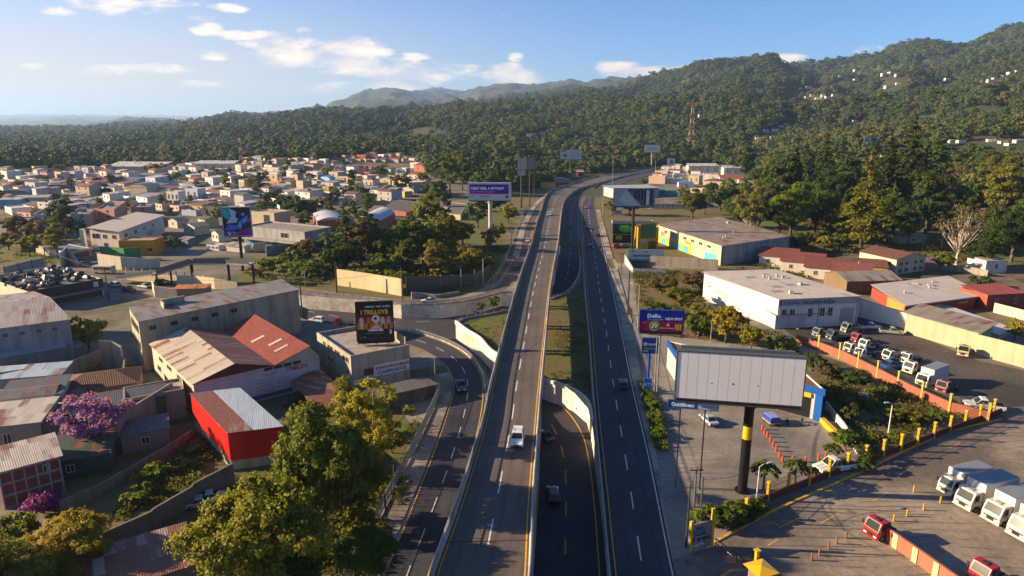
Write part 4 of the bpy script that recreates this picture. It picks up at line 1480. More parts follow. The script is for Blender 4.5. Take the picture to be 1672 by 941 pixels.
# trees scattered through the town
TT = [(445, 347, 40, 'dark'), (470, 352, 36, 'dark'), (488, 358, 42, 'dark'), (505, 356, 34, 'dark'), (430, 352, 26, 'green'), (455, 368, 30, 'olive'), (497, 372, 30, 'olive'), (520, 345, 24, 'dark'), (545, 335, 26, 'dark'), (572, 330, 30, 'dark'), (590, 332, 32, 'green'), (575, 310, 20, 'dark'), (620, 292, 26, 'dark'), (628, 284, 18, 'green'),
      (655, 315, 36, 'olive'), (697, 318, 26, 'bright'), (715, 322, 34, 'dark'), (735, 318, 40, 'green'), (755, 312, 34, 'green'), (722, 300, 30, 'dark'), (745, 296, 30, 'olive'), (690, 300, 20, 'bright'), (110, 390, 40, 'dark'), (95, 385, 34, 'dark'), (125, 388, 34, 'dark'), (30, 395, 50, 'brown'), (60, 402, 46, 'brown'), (15, 410, 40, 'brown'), (85, 410, 40, 'brown'), (95, 422, 36, 'olive'),
      (50, 420, 40, 'olive'), (262, 411, 22, 'yellow'), (285, 410, 26, 'bright'), (80, 333, 22, 'dark'), (92, 330, 16, 'dark'), (150, 317, 18, 'dark'), (170, 313, 16, 'dark'), (275, 300, 14, 'dark'), (290, 297, 16, 'olive'), (330, 290, 16, 'dark'), (350, 292, 20, 'dark'), (370, 296, 14, 'dark'), (375, 286, 12, 'dark'), (355, 362, 26, 'yellow'), (365, 345, 14, 'green'), (208, 350, 14, 'bright'), (278, 352, 14, 'dark'), (425, 318, 22, 'dark'),
      (470, 285, 16, 'bright'), (490, 290, 16, 'dark'), (440, 275, 14, 'dark'), (535, 290, 22, 'bright'), (400, 290, 14, 'dark'), (490, 265, 12, 'dark'), (410, 312, 14, 'bright'), (560, 268, 10, 'dark'), (240, 282, 14, 'bright'), (265, 282, 16, 'dark'), (100, 300, 14, 'dark'), (75, 298, 12, 'dark'), (710, 345, 24, 'bright'), (730, 345, 20, 'dark'), (600, 355, 24, 'green'), (580, 372, 24, 'dark'), (540, 362, 20, 'olive')]
for _ in range(48):
 TT.append((TR.uniform(0, 640), TR.uniform(283, 345), TR.uniform(12, 20), TR.choice(['dark', 'green', 'olive', 'bright'])))
for px, py, wp, ti in TT:
 k_ = TR.choice(['round', 'round2', 'tall', 'round'])
 where = 'beside the pink apartment blocks' if px < 150 and py > 375 else 'left of the brick halls' if 425 < px < 530 and py > 340 else 'near the purple billboard' if px > 640 and py > 290 else 'near the teal building' if px > 510 else 'near the colourful billboard' if px > 250 and py > 335 else 'among the far town roofs'
 plant(k_, px, py, wp, ti, where, 'trees among the town houses', 0, 1.0, far=True)

# ------------------------------------------------------------------ the forest on the hills: one mass, its crowns strewn over the terrain
def forest():
 g = np.random.default_rng(5)
 hid = bpy.data.collections.new('forest_crowns')
 for i, (lo, per, leaf, r, k) in enumerate(((26, 34, 0.95, 4.4, 3.2), (30, 30, 0.95, 5.0, 2.8), (24, 34, 0.9, 3.6, 4.4), (22, 38, 1.0, 4.6, 3.6))):
  cen, nrm, size, ton, _l = crown_points(g, r, k, k * 0.9 + 1.5, lo, per, leaf, spread=0.40, hollow=0.7, jit=0.22)
  o = bpy.data.objects.new('forest_crown', leaf_mesh('forest_crown', cen, nrm, size, ton, 'forest_leaf', seed=50 + i))
  hid.objects.link(o)
 X, Y, S = [], [], []
 for d0, d1, sp in ((450, 800, 6.6), (800, 1300, 7.2), (1300, 2000, 8.6), (2000, 2900, 10.5), (2900, 4400, 13.5)):
  nn = int(2 * R(43) * (d1 * d1 - d0 * d0) / 2 / (sp * sp))
  d = np.sqrt(g.uniform(d0 * d0, d1 * d1, nn))
  a = g.uniform(-R(43), R(43), nn)
  X.append(d * np.sin(a))
  Y.append(d * np.cos(a))
  S.append(np.clip(g.lognormal(0, 0.33, nn), 0.5, 1.75) * sp / 7.2)
 X, Y, S = map(np.concatenate, (X, Y, S))
 cl = fbm(X / 160 + 31, Y / 160 + 7, 3)
 keep = cl < 0.66 + 0.1 * g.random(len(X))
 for poly in (TOWN_W, RTOWN_W, HILL_W):
  keep &= ~np.array([inside(x, y, poly) for x, y in zip(X, Y)])
 road_ = [(h.x, h.y) for h in hA + hB + fA + fB + rA + rB + mA + tA[:60] + tB[:60] + [(p + q) / 2 for p, q in zip(hA, hB)]]
 for x0, y0 in road_:
  keep &= (X - x0) ** 2 + (Y - y0) ** 2 > 19 ** 2
 for x0, y0, r0 in CLEARINGS:
  keep &= (X - x0) ** 2 + (Y - y0) ** 2 > r0 ** 2
 X, Y, S = X[keep], Y[keep], S[keep]
 Z = terrain(X, Y) - 0.5
 me = bpy.data.meshes.new('forest')
 me.vertices.add(len(X))
 me.vertices.foreach_set('co', np.stack([X, Y, Z], 1).astype(np.float32).ravel())
 for nm, val in (('size', S), ('turn', g.uniform(0, 6.28, len(X)))):
  at = me.attributes.new(nm, 'FLOAT', 'POINT')
  at.data.foreach_set('value', val.astype(np.float32))
 fo = bpy.data.objects.new('forest', me)
 C.objects.link(fo)
 fo['kind'] = 'stuff'
 fo['label'] = 'dense green forest covering the hills behind the town'
 ng = bpy.data.node_groups.new('forest', 'GeometryNodeTree')
 ng.interface.new_socket('Geometry', in_out='INPUT', socket_type='NodeSocketGeometry')
 ng.interface.new_socket('Geometry', in_out='OUTPUT', socket_type='NodeSocketGeometry')
 a = ng.nodes.new('NodeGroupInput')
 z = ng.nodes.new('NodeGroupOutput')
 ip = ng.nodes.new('GeometryNodeInstanceOnPoints')
 ci = ng.nodes.new('GeometryNodeCollectionInfo')
 ci.inputs['Collection'].default_value = hid
 ci.inputs['Separate Children'].default_value = True
 ip.inputs['Pick Instance'].default_value = True
 def attr(nm):
  n_ = ng.nodes.new('GeometryNodeInputNamedAttribute')
  n_.data_type = 'FLOAT'
  n_.inputs['Name'].default_value = nm
  return n_.outputs['Attribute']
 cx = ng.nodes.new('ShaderNodeCombineXYZ')
 ng.links.new(attr('turn'), cx.inputs[2])
 rt = ng.nodes.new('FunctionNodeEulerToRotation')
 ng.links.new(cx.outputs[0], rt.inputs[0])
 ng.links.new(a.outputs[0], ip.inputs['Points'])
 ng.links.new(ci.outputs[0], ip.inputs['Instance'])
 ng.links.new(rt.outputs[0], ip.inputs['Rotation'])
 ng.links.new(attr('size'), ip.inputs['Scale'])
 ng.links.new(ip.outputs[0], z.inputs[0])
 md = fo.modifiers.new('forest', 'NODES')
 md.node_group = ng
 print('forest crowns', len(X))

def forest_leaf():
 m, t, p, o = new_mat('forest_leaf')
 g = G(t)
 a = g.n('Attribute', attribute_name='tone')
 rn = g.n('ObjectInfo').outputs['Random']
 big = g.noise(g.pos(), 0.004, 3, 0.6)
 md_ = g.rng(g.noise(g.pos(), 0.012, 3, 0.6), 0.3, 0.7)
 c = g.mix(g.m('ADD', g.m('MULTIPLY', rn, 0.45), g.m('MULTIPLY', md_, 0.55)), (0.026, 0.054, 0.011), (0.072, 0.098, 0.016))
 c = g.mix(g.rng(rn, 0.88, 0.97), c, (0.125, 0.105, 0.034))
 c = g.mix(g.m('MULTIPLY', g.rng(big, 0.5, 0.66), 0.4), c, (0.11, 0.10, 0.03))
 c = g.mix(1.0, c, g.mix(a.outputs['Fac'], (0.8,) * 3, (1.25,) * 3), 'MULTIPLY')
 g.l(c, p.inputs['Base Color'])
 p.inputs['Roughness'].default_value = 0.7
 p.inputs['Specular IOR Level'].default_value = 0.15
forest_leaf()
CLEARINGS = []
# ------------------------------------------------------------------ buildings
class Bd:
 """rectangular building from its nearest top corner F (px, roof row, ground row) and the two neighbouring top corners"""
 def __init__(s, name, label, F, L, R_, z0=0.0, cat='building', group=None):
  s.o = P(F[0], F[2], z0)
  s.h = ztop(s.o, F[0], F[1]) - z0
  zt = z0 + s.h
  ex, ey = P(R_[0], R_[1], zt) - Vector((s.o.x, s.o.y, zt)), P(L[0], L[1], zt) - Vector((s.o.x, s.o.y, zt))
  s.la = ex.length
  s.a = ex.normalized()
  cs_ = ey.normalized().dot(s.a)
  s.b = ey if abs(cs_) < 0.72 else ey - s.a * ey.dot(s.a)
  s.lb = s.b.length
  s.b.normalize()
  s.root = thing(name, label, cat, s.o, group)
 def pt(s, u, v, z):
  return s.o + s.a * u + s.b * v + Vector((0, 0, z))
 def walls(s, color, mat='wall', t=0.25, name='wall', h=None, raise_=0.0):
  h = (s.h if h is None else h) + raise_
  m = MB()
  A, B_ = s.a, s.b
  Z = Vector((0, 0, h + 0.4))
  dn = Vector((0, 0, -0.4))
  m.obox(s.o + dn, A * s.la, B_ * t, Z)
  m.obox(s.o + dn + B_ * (s.lb - t), A * s.la, B_ * t, Z)
  m.obox(s.o + dn + B_ * t, A * t, B_ * (s.lb - 2 * t), Z)
  m.obox(s.o + dn + B_ * t + A * (s.la - t), A * t, B_ * (s.lb - 2 * t), Z)
  s.wall = m.build(name, mat, s.root, color)
  return s
 def flat(s, color, mat='wall', drop=0.45, t=0.25):
  m = MB()
  m.obox(s.pt(t, t, s.h - drop - 0.2), s.a * (s.la - 2 * t), s.b * (s.lb - 2 * t), (0, 0, 0.2))
  s.roof = m.build('roof', mat, s.root, color)
  return s
 def slope(s, color, mat='sheet_roof', rise=0.8, over=0.4, axis='b', name='roof', u0=0.0, u1=None, flipped=False):
  """single pitch: low along the near edge"""
  m = MB()
  u1 = s.la if u1 is None else u1
  z0, z1 = s.h + 0.03, s.h + 0.03 + rise
  if axis == 'b':
   q = [s.pt(u0 - over, -over, z0), s.pt(u1 + over, -over, z0), s.pt(u1 + over, s.lb + over, z1), s.pt(u0 - over, s.lb + over, z1)]
  else:
   q = [s.pt(u0 - over, s.lb + over, z0), s.pt(u0 - over, -over, z0), s.pt(u1 + over, -over, z1), s.pt(u1 + over, s.lb + over, z1)]
  m.prism(q, (0, 0, 0.1))
  uvfix(m, q)
  s.roof = m.build(name, mat, s.root, color)
  g_ = MB()
  if axis == 'b':
   for u in (u0, u1 - 0.2):
    g_.prism([s.pt(u, 0, s.h - 0.01), s.pt(u, s.lb, s.h - 0.01), s.pt(u, s.lb, z1 - 0.02)], s.a * 0.2)
   g_.obox(s.pt(u0, s.lb - 0.2, s.h - 0.01), s.a * (u1 - u0), s.b * 0.2, (0, 0, max(z1 - s.h - 0.05, 0.02)))
  s.gab = g_ if axis == 'b' else None
  return s
 def gable(s, c1, c2, rise, along='b', u0=0.0, u1=None, over=0.35, mat='sheet_roof', mat2=None, wall_col='#b0aa9c', at=0.5, arch=0):
  """ridge runs along b (gable over the E face) or along a"""
  m1, m2 = MB(), MB()
  if along == 'b':
   u1 = s.la if u1 is None else u1
   q = lambda u, v, z: s.pt(u, v, z)
   A0, A1, D0, D1 = u0, u1, -over, s.lb + over
  else:
   q = lambda u, v, z: s.pt(v, u, z)
   A0, A1, D0, D1 = 0.0, s.lb, -over, s.la + over
  h = s.h
  um = A0 + (A1 - A0) * at
  if arch:
   pts = []
   for k in range(arch + 1):
    f = k / arch
    pts.append((A0 + (A1 - A0) * f, h + rise * math.sin(math.pi * (0.08 + 0.84 * f)) - rise * math.sin(math.pi * 0.08)))
   for (ua, za), (ub, zb) in zip(pts, pts[1:]):
    w_ = q(ua, D0, za), q(ub, D0, zb), q(ub, D1, zb), q(ua, D1, za)
    m1.face([w_[0] + Vector((0, 0, .08)), w_[1] + Vector((0, 0, .08)), w_[2] + Vector((0, 0, .08)), w_[3] + Vector((0, 0, .08))], 0, [(0, ua), (0.001, ub), (D1 - D0, ub), (D1 - D0, ua)])
    m1.face([w_[3], w_[2], w_[1], w_[0]])
   m1.build('roof', mat, s.root, c1)
   for v in (0.0, (s.lb if along == 'b' else s.la) - 0.2):
    gm_ = MB()
    out = [q(u, v, z - 0.02) for u, z in pts]
    gm_.prism(out, (s.b if along == 'b' else s.a) * 0.2)
    gm_.build('gable', 'wall', s.root, wall_col)
   return s
  ov = over * rise / max(um - A0, 0.1)
  for mm, ue, e_, c, nm, mt in ((m1, A0 - over, 1, c1, 'roof', mat), (m2, A1 + over, -1, c2, 'roof', mat2 or mat)):
   lo = [q(ue, D0, h - ov + 0.03), q(ue, D1, h - ov + 0.03), q(um, D1, h + rise + 0.03), q(um, D0, h + rise + 0.03)]
   mm.prism(lo, (0, 0, 0.1))
   uvfix(mm, lo)
   mm.build(nm, mt, s.root, c)
  for v in (0.0, (s.lb if along == 'b' else s.la) - 0.2):
   gm_ = MB()
   gm_.prism([q(A0, v, h - 0.02), q(A1, v, h - 0.02), q(um, v, h + rise)], (s.b if along == 'b' else s.a) * 0.2)
   gm_.build('gable', 'wall', s.root, wall_col)
  return s
 def face(s, f):
  k = s.a.cross(s.b).z
  up = Vector((0, 0, 1 if k > 0 else -1))
  return (s.o, s.a, s.a.cross(up), s.la) if f == 'E' else (s.o, s.b, up.cross(s.b), s.lb)
 def window(s, f, u0, u1, z0, z1, frame='#b9b4a8', glass='window_dark', fr=True, name='window', bars=1):
  o, d, n, L = s.face(f)
  u0, u1 = u0 * L, u1 * L
  b = o + d * u0 + Vector((0, 0, z0))
  wv, hv = d * (u1 - u0), Vector((0, 0, z1 - z0))
  m = MB()
  m.obox(b - n * 0.05, wv, n * 0.08, hv, 0)
  t = 0.09
  if fr:
   e = n * 0.11
   bb = b
   m.obox(bb, wv, e, Vector((0, 0, t)), 1)
   m.obox(bb + hv - Vector((0, 0, t)), wv, e, Vector((0, 0, t)), 1)
   hv2 = hv - Vector((0, 0, 2 * t))
   nb = bars + 1
   for k in range(nb + 1):
    m.obox(bb + Vector((0, 0, t)) + (wv - d * t) * (k / nb), d * t, e, hv2, 1)
  fm_ = 'enamel'
  ob = m.build(name, [glass, fm_], s.root, frame)
  return ob
 def panel(s, f, u0, u1, z0, z1, color, name='sign_panel', depth=0.08, mat='vinyl', off=0.0):
  o, d, n, L = s.face(f)
  b = o + d * u0 * L + Vector((0, 0, z0)) + n * (off - 0.03)
  m = MB()
  m.obox(b, d * (u1 - u0) * L, n * (depth + 0.03), Vector((0, 0, z1 - z0)))
  return m.build(name, mat, s.root, color)
 def text(s, f, u, z, size, txt, col, off=0.1, par=None, sq=1.0, bold=0.0):
  o, d, n, L = s.face(f)
  if f == 'E':
   p = o + d * u * L
   r = d
  else:
   p = o + d * (1 - u) * L
   r = -d
  return lettering(txt, size, p + Vector((0, 0, z)) + n * off, r, (0, 0, 1), col, par or s.root, squeeze=sq, bold=bold)

def uvfix(m, q):
 """metre UVs for a sloping prism's top face: u along the eave, v up the slope"""
 q = [Vector(p) for p in q]
 # the caps are the last two faces of the prism
 for k in (-1, -2):
  pts = [Vector(p) for p in [m.v[i] for i in m.f[k]]]
  lo = sorted(q, key=lambda p: p.z)[:2]
  e = (lo[1] - lo[0]).normalized()
  nn = (q[1] - q[0]).cross(q[3] - q[0]).normalized()
  s_ = nn.cross(e).normalized()
  m.uv[k] = [((p - q[0]).dot(e), (p - q[0]).dot(s_)) for p in pts]

def wall_line(name, pts, h, t, color, mat='wall', label=None, cat='wall', posts=None, group=None):
 """free-standing wall along base pixels"""
 W = [P(*p) if len(p) == 2 else Vector(p) for p in pts]
 root = thing(name, label, cat, W[0], group)
 m = MB()
 hs = h if isinstance(h, (list, tuple)) else [h] * len(W)
 for i, (a, b) in enumerate(zip(W, W[1:])):
  d = (b - a)
  n = Vector((-d.y, d.x, 0)).normalized() * t
  ha, hb = hs[i], hs[i + 1]
  q = [a - n / 2 - Vector((0, 0, .3)), b - n / 2 - Vector((0, 0, .3)), b - n / 2 + Vector((0, 0, hb)), a - n / 2 + Vector((0, 0, ha))]
  m.prism(q, n * (1 + 0.002 * i))
 m.build('wall_body', mat, root, color)
 if posts:
  sp, pw, ph, pc = posts
  k = 0
  for a, b in zip(W, W[1:]):
   L = (b - a).length
   nn = max(int(L / sp), 1)
   for i in range(nn):
    p = a.lerp(b, i / nn)
    if k >= 90:
     break
    mm = MB()
    mm.box(p.x, p.y, -0.2, pw, pw, ph + 0.2, math.atan2((b - a).y, (b - a).x))
    mm.build('post', 'wall', root, pc)
    k += 1
 return root

# --- the concrete office block with the film hoarding on its roof
b = Bd('office_block', 'weathered concrete office block carrying a dark film hoarding on its flat roof', (576, 581, 643), (517, 543), (668, 563))
OFF = b
b.walls('#a39a8a', 'old_concrete').flat('#9a948a', 'old_concrete', 0.7)
hh = b.h
for u0, u1 in ((0.06, 0.22), (0.30, 0.44), (0.50, 0.66), (0.72, 0.80)):
 b.window('N', u0, u1, hh - 1.9, hh - 0.7)
for u0, u1 in ((0.08, 0.16), (0.24, 0.30), (0.52, 0.68), (0.84, 0.90)):
 b.window('N', u0, u1, hh - 4.3, hh - 3.2)
for u0, u1 in ((0.04, 0.12), (0.40, 0.46), (0.72, 0.80)):
 b.window('N', u0, u1, hh - 6.6, hh - 5.7)
b.window('E', 0.20, 0.36, 3.0, 4.4, '#4a4a44', bars=0)
b.panel('E', 0.37, 0.985, 2.5, 4.7, '#c9cacb', 'sign_panel')
b.text('E', 0.40, 3.75, 0.85, 'BUENOS FINOS MIRADAS', '#9c3a34', 0.13, sq=0.78, bold=0.02)
b.text('E', 0.42, 2.80, 0.95, 'CLASIFICADOS', '#2f5f8f', 0.13, sq=0.95, bold=0.03)
b.panel('E', 0.02, 0.35, 1.6, 2.6, '#b9b8b4', 'sign_panel')
b.text('E', 0.05, 1.85, 0.6, 'Bienvenidos', '#9c4a40', 0.13)
m = MB()
for u, v in ((0.75, 0.55), (0.9, 0.4)):
 p = b.pt(b.la * u, b.lb * v, hh - 0.7)
 m.cyl(p, p + Vector((0, 0, 1.3)), 0.55, n=12)
m.build('water_tank', 'enamel', b.root, '#2a2b2c')
m = MB()
p = b.pt(b.la - 0.3, 0.6, hh)
m.obox(p, b.b * (b.lb - 1.2), -b.a * 0.2, (0, 0, 1.5))
m.build('roof_screen', 'old_concrete', b.root, '#8d8578')

b = Bd('canopy_shed', 'dark flat-roofed lean-to wrapped round the foot of the concrete office block', (598, 653, 676), (578, 646), (711, 628), cat='shed')
b.walls('#5a564f', 'old_concrete').slope('#6d6a64', 'sheet_roof', 0.5)
b = Bd('awning', 'patchwork brown and grey sheet awning left of the concrete office block', (528, 676, 700), (475, 628), (572, 648), cat='shed')
b.slope('#8a7660', 'rusty_roof', 0.5, over=0.1)
m = MB()
for u, v in ((0.1, 0.1), (b.la - .2, .1), (.1, b.lb - .2), (b.la - .2, b.lb - .2), (b.la / 2, .1)):
 m.cyl(b.pt(u, v, -0.2), b.pt(u, v, b.h + 0.1), 0.09, n=6)
m.build('frame', 'metalwork', b.root, '#5f6a70')

# --- twin-gabled factory
b = Bd('factory', 'twin-gabled factory with grey and rust-red sheet roofs and a painted white wall', (322, 626, 681), (247, 562), (521, 580))
FAC = b
b.walls('#b5aa96', 'wall')
hh = b.h
Lv = b.la
vp = P(447.5, 597, hh)
uv_ = (vp - b.o).dot(b.a)
b.gable('#a8a08f', '#7a6f66', 2.0, 'b', 0.0, uv_, mat='sheet_roof', mat2='rusty_roof', wall_col='#5c3428')
b.gable('#8a3f30', '#93463a', 2.2, 'b', uv_ + 0.02, Lv, over=0.3, mat='tile_roof', wall_col='#b0a898', at=0.8)
for r_, (u0, u1) in enumerate(((0.05, 0.13), (0.27, 0.36), (0.50, 0.60), (0.72, 0.80))):
 b.window('N', u0, u1, hh - 1.9, hh - 1.1, '#8f8878')
for u0, u1 in ((0.08, 0.2), (0.45, 0.53), (0.8, 0.88)):
 b.window('N', u0, u1, hh - 4.4, hh - 3.4, '#8f8878')
b.panel('E', 0.0, 0.995, 0.3, hh - 0.9, '#aeb6bd', 'painted_wall', 0.05, 'wall')
b.panel('E', 0.3, 0.75, 0.3, 1.1, '#235b85', 'blue_band', 0.09, 'wall')
for u0 in (0.53, 0.61, 0.69, 0.77):
 b.window('E', u0, u0 + 0.07, hh - 0.75, hh - 0.05, '#8a8578', bars=0)
b.text('E', 0.51, hh - 1.7, 0.75, 'TALLERES', '#a34a44', 0.06, sq=0.9)
b.text('E', 0.71, hh - 1.75, 1.15, 'ITMION', '#a5362c', 0.06, bold=0.04)
for k, s_ in enumerate(('LA SOLUCION', 'REPARACION DE MOTORES', 'ENDEREZADO Y PINTURA', 'FRENOS  CLUTCH', 'TEL 2239 4410')):
 b.text('E', 0.46, hh - 2.4 - 0.62 * k, 0.5, s_, '#8f4a48', 0.06)
for u, v, c in ((uv_ + 2.6, 0.30, '#b5a491'), (uv_ + 2.2, 0.16, '#a3948a'), (uv_ + 1.2, 0.5, '#b9aa98')):
 m = MB()
 w_ = (Lv - uv_) * 0.8
 f = lambda u_, v_: b.pt(u_, v_ * b.lb, hh + 0.16 + 2.2 * (u_ - uv_) / w_)
 m.prism([f(u, v), f(u + 2.6, v), f(u + 2.6, v + 0.035), f(u, v + 0.035)], (0, 0, 0.06))
 m.build('skylight', 'enamel', b.root, c)

# --- long concrete building behind it
b = Bd('workshop_building', 'long raw-concrete workshop building with rust-patched flat roof behind the twin-gabled factory', (237, 525, 606), (211, 505), (487, 474))
b.walls('#a59a84', 'old_concrete')
hh = b.h
b.slope('#7d7a74', 'sheet_roof', 0.3, over=0.1)
for z in (hh - 2.8, hh - 6.4):
 for k in range(4):
  b.window('N', 0.1 + 0.2 * k, 0.25 + 0.2 * k, z, z + 1.7, '#8a8270')
m = MB()
m.obox(b.pt(6, b.lb - 3.5, hh), b.a * 5, b.b * 0.3, (0, 0, 1.6))
m.obox(b.pt(6, b.lb - 6.5, hh), b.a * 0.3, b.b * 3, (0, 0, 1.4))
m.build('parapet_stub', 'old_concrete', b.root, '#a8a090')
for k in range(5):
 b.window('E', 0.05 + 0.12 * k, 0.09 + 0.12 * k, hh - 2.2, hh - 1.2, '#77736a')

# --- red shed
b = Bd('red_shed', 'bright red sheet-clad shed with grey and white corrugated roof', (379, 707, 768), (312, 646), (461, 697), cat='shed')
b.walls('#a89c88', 'old_concrete', h=b.h * 0.3)
m = MB()
for f in ('N', 'E'):
 o, d, n, L = b.face(f)
 m.obox(o + Vector((0, 0, b.h * 0.26)) + n * 0.05, d * L, -n * 0.12, (0, 0, b.h * 0.74))
o = b.pt(0, b.lb, b.h * 0.26)
m.obox(o, b.a * b.la, -b.b * 0.12, (0, 0, b.h * 0.74))
o = b.pt(b.la, 0, b.h * 0.26)
m.obox(o, b.b * b.lb, -b.a * 0.12, (0, 0, b.h * 0.74))
cl = m.build('cladding', 'sheet_red' if 'sheet_red' in MATS else 'metalwork', b.root, '#b3120a')
us = b.la * 0.44
b.slope('#7d8084', 'rusty_roof', 0.25, 0.15, u1=us)
b.slope('#9aa9b8', 'clean_roof', 0.29, 0.15, u0=us + 0.3)

# --- left side warehouses and yards
b = Bd('grey_warehouse', 'blue-grey warehouse with ribbed pale roof at the left edge', (-70, 545, 622), (-120, 496), (113, 522))
b.walls('#8b9094', 'old_concrete')
b.gable('#9b958a', '#8d8880', 1.6, 'a', mat='sheet_roof', wall_col='#858a8d')
for k in range(4):
 b.window('E', 0.42 + 0.14 * k, 0.47 + 0.14 * k, b.h - 2.0, b.h - 1.2, '#777777')
b = Bd('lean_to', 'blue-grey corrugated lean-to at the foot of the pale-roofed warehouse', (-25, 588, 622), (-36, 572), (104, 567), cat='shed')
b.walls('#6d7478', 'old_concrete').slope('#8fa3b0', 'clean_roof', 0.7)
b = Bd('side_shed', 'small blue-grey roofed shed joining the lean-to beside the yellow green tree', (96, 574, 596), (90, 566), (130, 566), cat='shed')
b.walls('#6d7478', 'old_concrete').slope('#7f95a2', 'clean_roof', 0.4)
wall_line('concrete_wall', [(-40, 650), (60, 632), (118, 618), (158, 598), (172, 590)], [4.2, 4.0, 3.6, 3.2, 3.0], 0.35, '#8f897d', 'old_concrete', 'stained concrete wall running below the blue-grey lean-to')
wall_line('concrete_wall', [(168, 605), (188, 602), (204, 606)], [6.5, 6.0, 5.4], 0.35, '#968d7c', 'old_concrete', 'tall vine-hung concrete wall beside the long concrete building')
wall_line('stepped_wall', [(70, 668), (118, 658), (160, 640), (205, 624), (206, 602)], [3.4, 3.2, 3.0, 3.0, 2.6], 0.3, '#7d7568', 'old_concrete', 'stepped concrete wall behind the brown hipped roof')
wall_line('concrete_wall', [(100, 838), (160, 812), (225, 772), (290, 732), (316, 712)], [1.8, 1.7, 1.5, 1.4, 1.2], 0.3, '#7b766a', 'old_concrete', 'mossy concrete wall along the top of the grassy slope')
wall_line('concrete_wall', [(170, 905), (250, 868), (256, 862), (316, 828), (320, 822), (383, 790)], [2.8, 2.8, 2.8, 3.0, 3.0, 3.2], 0.3, '#716c62', 'old_concrete', 'stepped grey retaining wall at the foot of the grassy slope')
wall_line('concrete_wall', [(196, 740), (208, 722), (244, 700), (286, 672)], [5.0, 5.2, 5.4, 5.5], 0.35, '#8a8070', 'old_concrete', 'high concrete wall behind the jacaranda')
b = Bd('brick_house', 'unfinished brick house with concrete frame and patched pale roof', (8, 769, 832), (-10, 737), (97, 745), cat='house')
b.walls('#7a3f2f', 'wall').slope('#aca598', 'sheet_roof', 0.3)
for k in range(6):
 b.panel('E', 0.0 + k * 0.194, 0.03 + k * 0.194, 0.0, b.h, '#8d8a84', 'concrete_column', 0.16, 'old_concrete')
for z in (0.0, 1.7, 3.4, b.h - 0.35):
 b.panel('E', 0.0, 1.0, z, z + 0.3, '#8d8a84', 'concrete_beam', 0.12, 'old_concrete')
b.window('E', 0.7, 0.82, b.h - 2.0, b.h - 0.6)

def hut(px, py, wd, dp, h, yaw, wc, rc, label, rt='slope', rise=0.6, name='house', cat='house', group=None, win=2, wmat='wall', rmat=None, far=False, over=0.3, storeys=1, door=False):
 """small building standing on the ground at a pixel (middle of its front edge), front turned by yaw"""
 c = T(px, py) if far else P(px, py)
 a = Vector((math.cos(R(yaw)), math.sin(R(yaw)), 0))
 bb = Vector((-a.y, a.x, 0))
 k = Bd.__new__(Bd)
 k.o = c - a * wd / 2
 k.h, k.la, k.lb, k.a, k.b = h, wd, dp, a, bb
 k.root = thing(name, label, cat, k.o, group)
 k.walls(wc, wmat)
 rm = rmat or ('tile_roof' if rt in ('gable', 'hip') and rc[1:3] > rc[5:7] and int(rc[1:3], 16) - int(rc[5:7], 16) > 30 else 'sheet_roof')
 if rt == 'flat':
  k.flat(rc, 'wall', 0.4)
 elif rt == 'slope':
  k.slope(rc, rm, rise, over)
 elif rt == 'gable':
  k.gable(rc, rc, rise * 1.6, 'a', mat=rm, wall_col=wc)
 elif rt == 'gableb':
  k.gable(rc, rc, rise * 1.6, 'b', mat=rm, wall_col=wc)
 elif rt == 'arch':
  k.gable(rc, rc, rise * 2, 'b', mat='clean_roof', wall_col=wc, arch=10)
 elif rt == 'hip':
  m = MB()
  z0, z1 = h + 0.02, h + rise * 1.7
  i = min(wd, dp) * 0.5
  e = [k.pt(-over, -over, z0), k.pt(wd + over, -over, z0), k.pt(wd + over, dp + over, z0), k.pt(-over, dp + over, z0)]
  if wd >= dp:
   r0, r1 = k.pt(i * 0.9, dp / 2, z1), k.pt(wd - i * 0.9, dp / 2, z1)
   fs = [[e[0], e[1], r1, r0], [e[1], e[2], r1], [e[2], e[3], r0, r1], [e[3], e[0], r0]]
  else:
   r0, r1 = k.pt(wd / 2, i * 0.9, z1), k.pt(wd / 2, dp - i * 0.9, z1)
   fs = [[e[0], e[1], r0], [e[1], e[2], r1, r0], [e[2], e[3], r1], [e[3], e[0], r0, r1]]
  for f in fs:
   m.face(f)
  m.face(e[::-1])
  m.build('roof', rm, k.root, rc)
 for st in range(storeys):
  z = h * st / storeys
  hs = h / storeys
  for i in range(win):
   u = (i + 0.5) / win
   k.window('E', u - 0.55 / wd, u + 0.55 / wd, z + hs * 0.35, z + hs * 0.75)
  if win > 1:
   k.window('N', 0.4, min(0.4 + 1.2 / dp, 0.9), z + hs * 0.35, z + hs * 0.75)
 if door:
  k.panel('E', 0.46, 0.46 + 1.0 / wd, 0.0, 2.1, '#4a3a2c', 'door', 0.06, 'enamel')
 return k

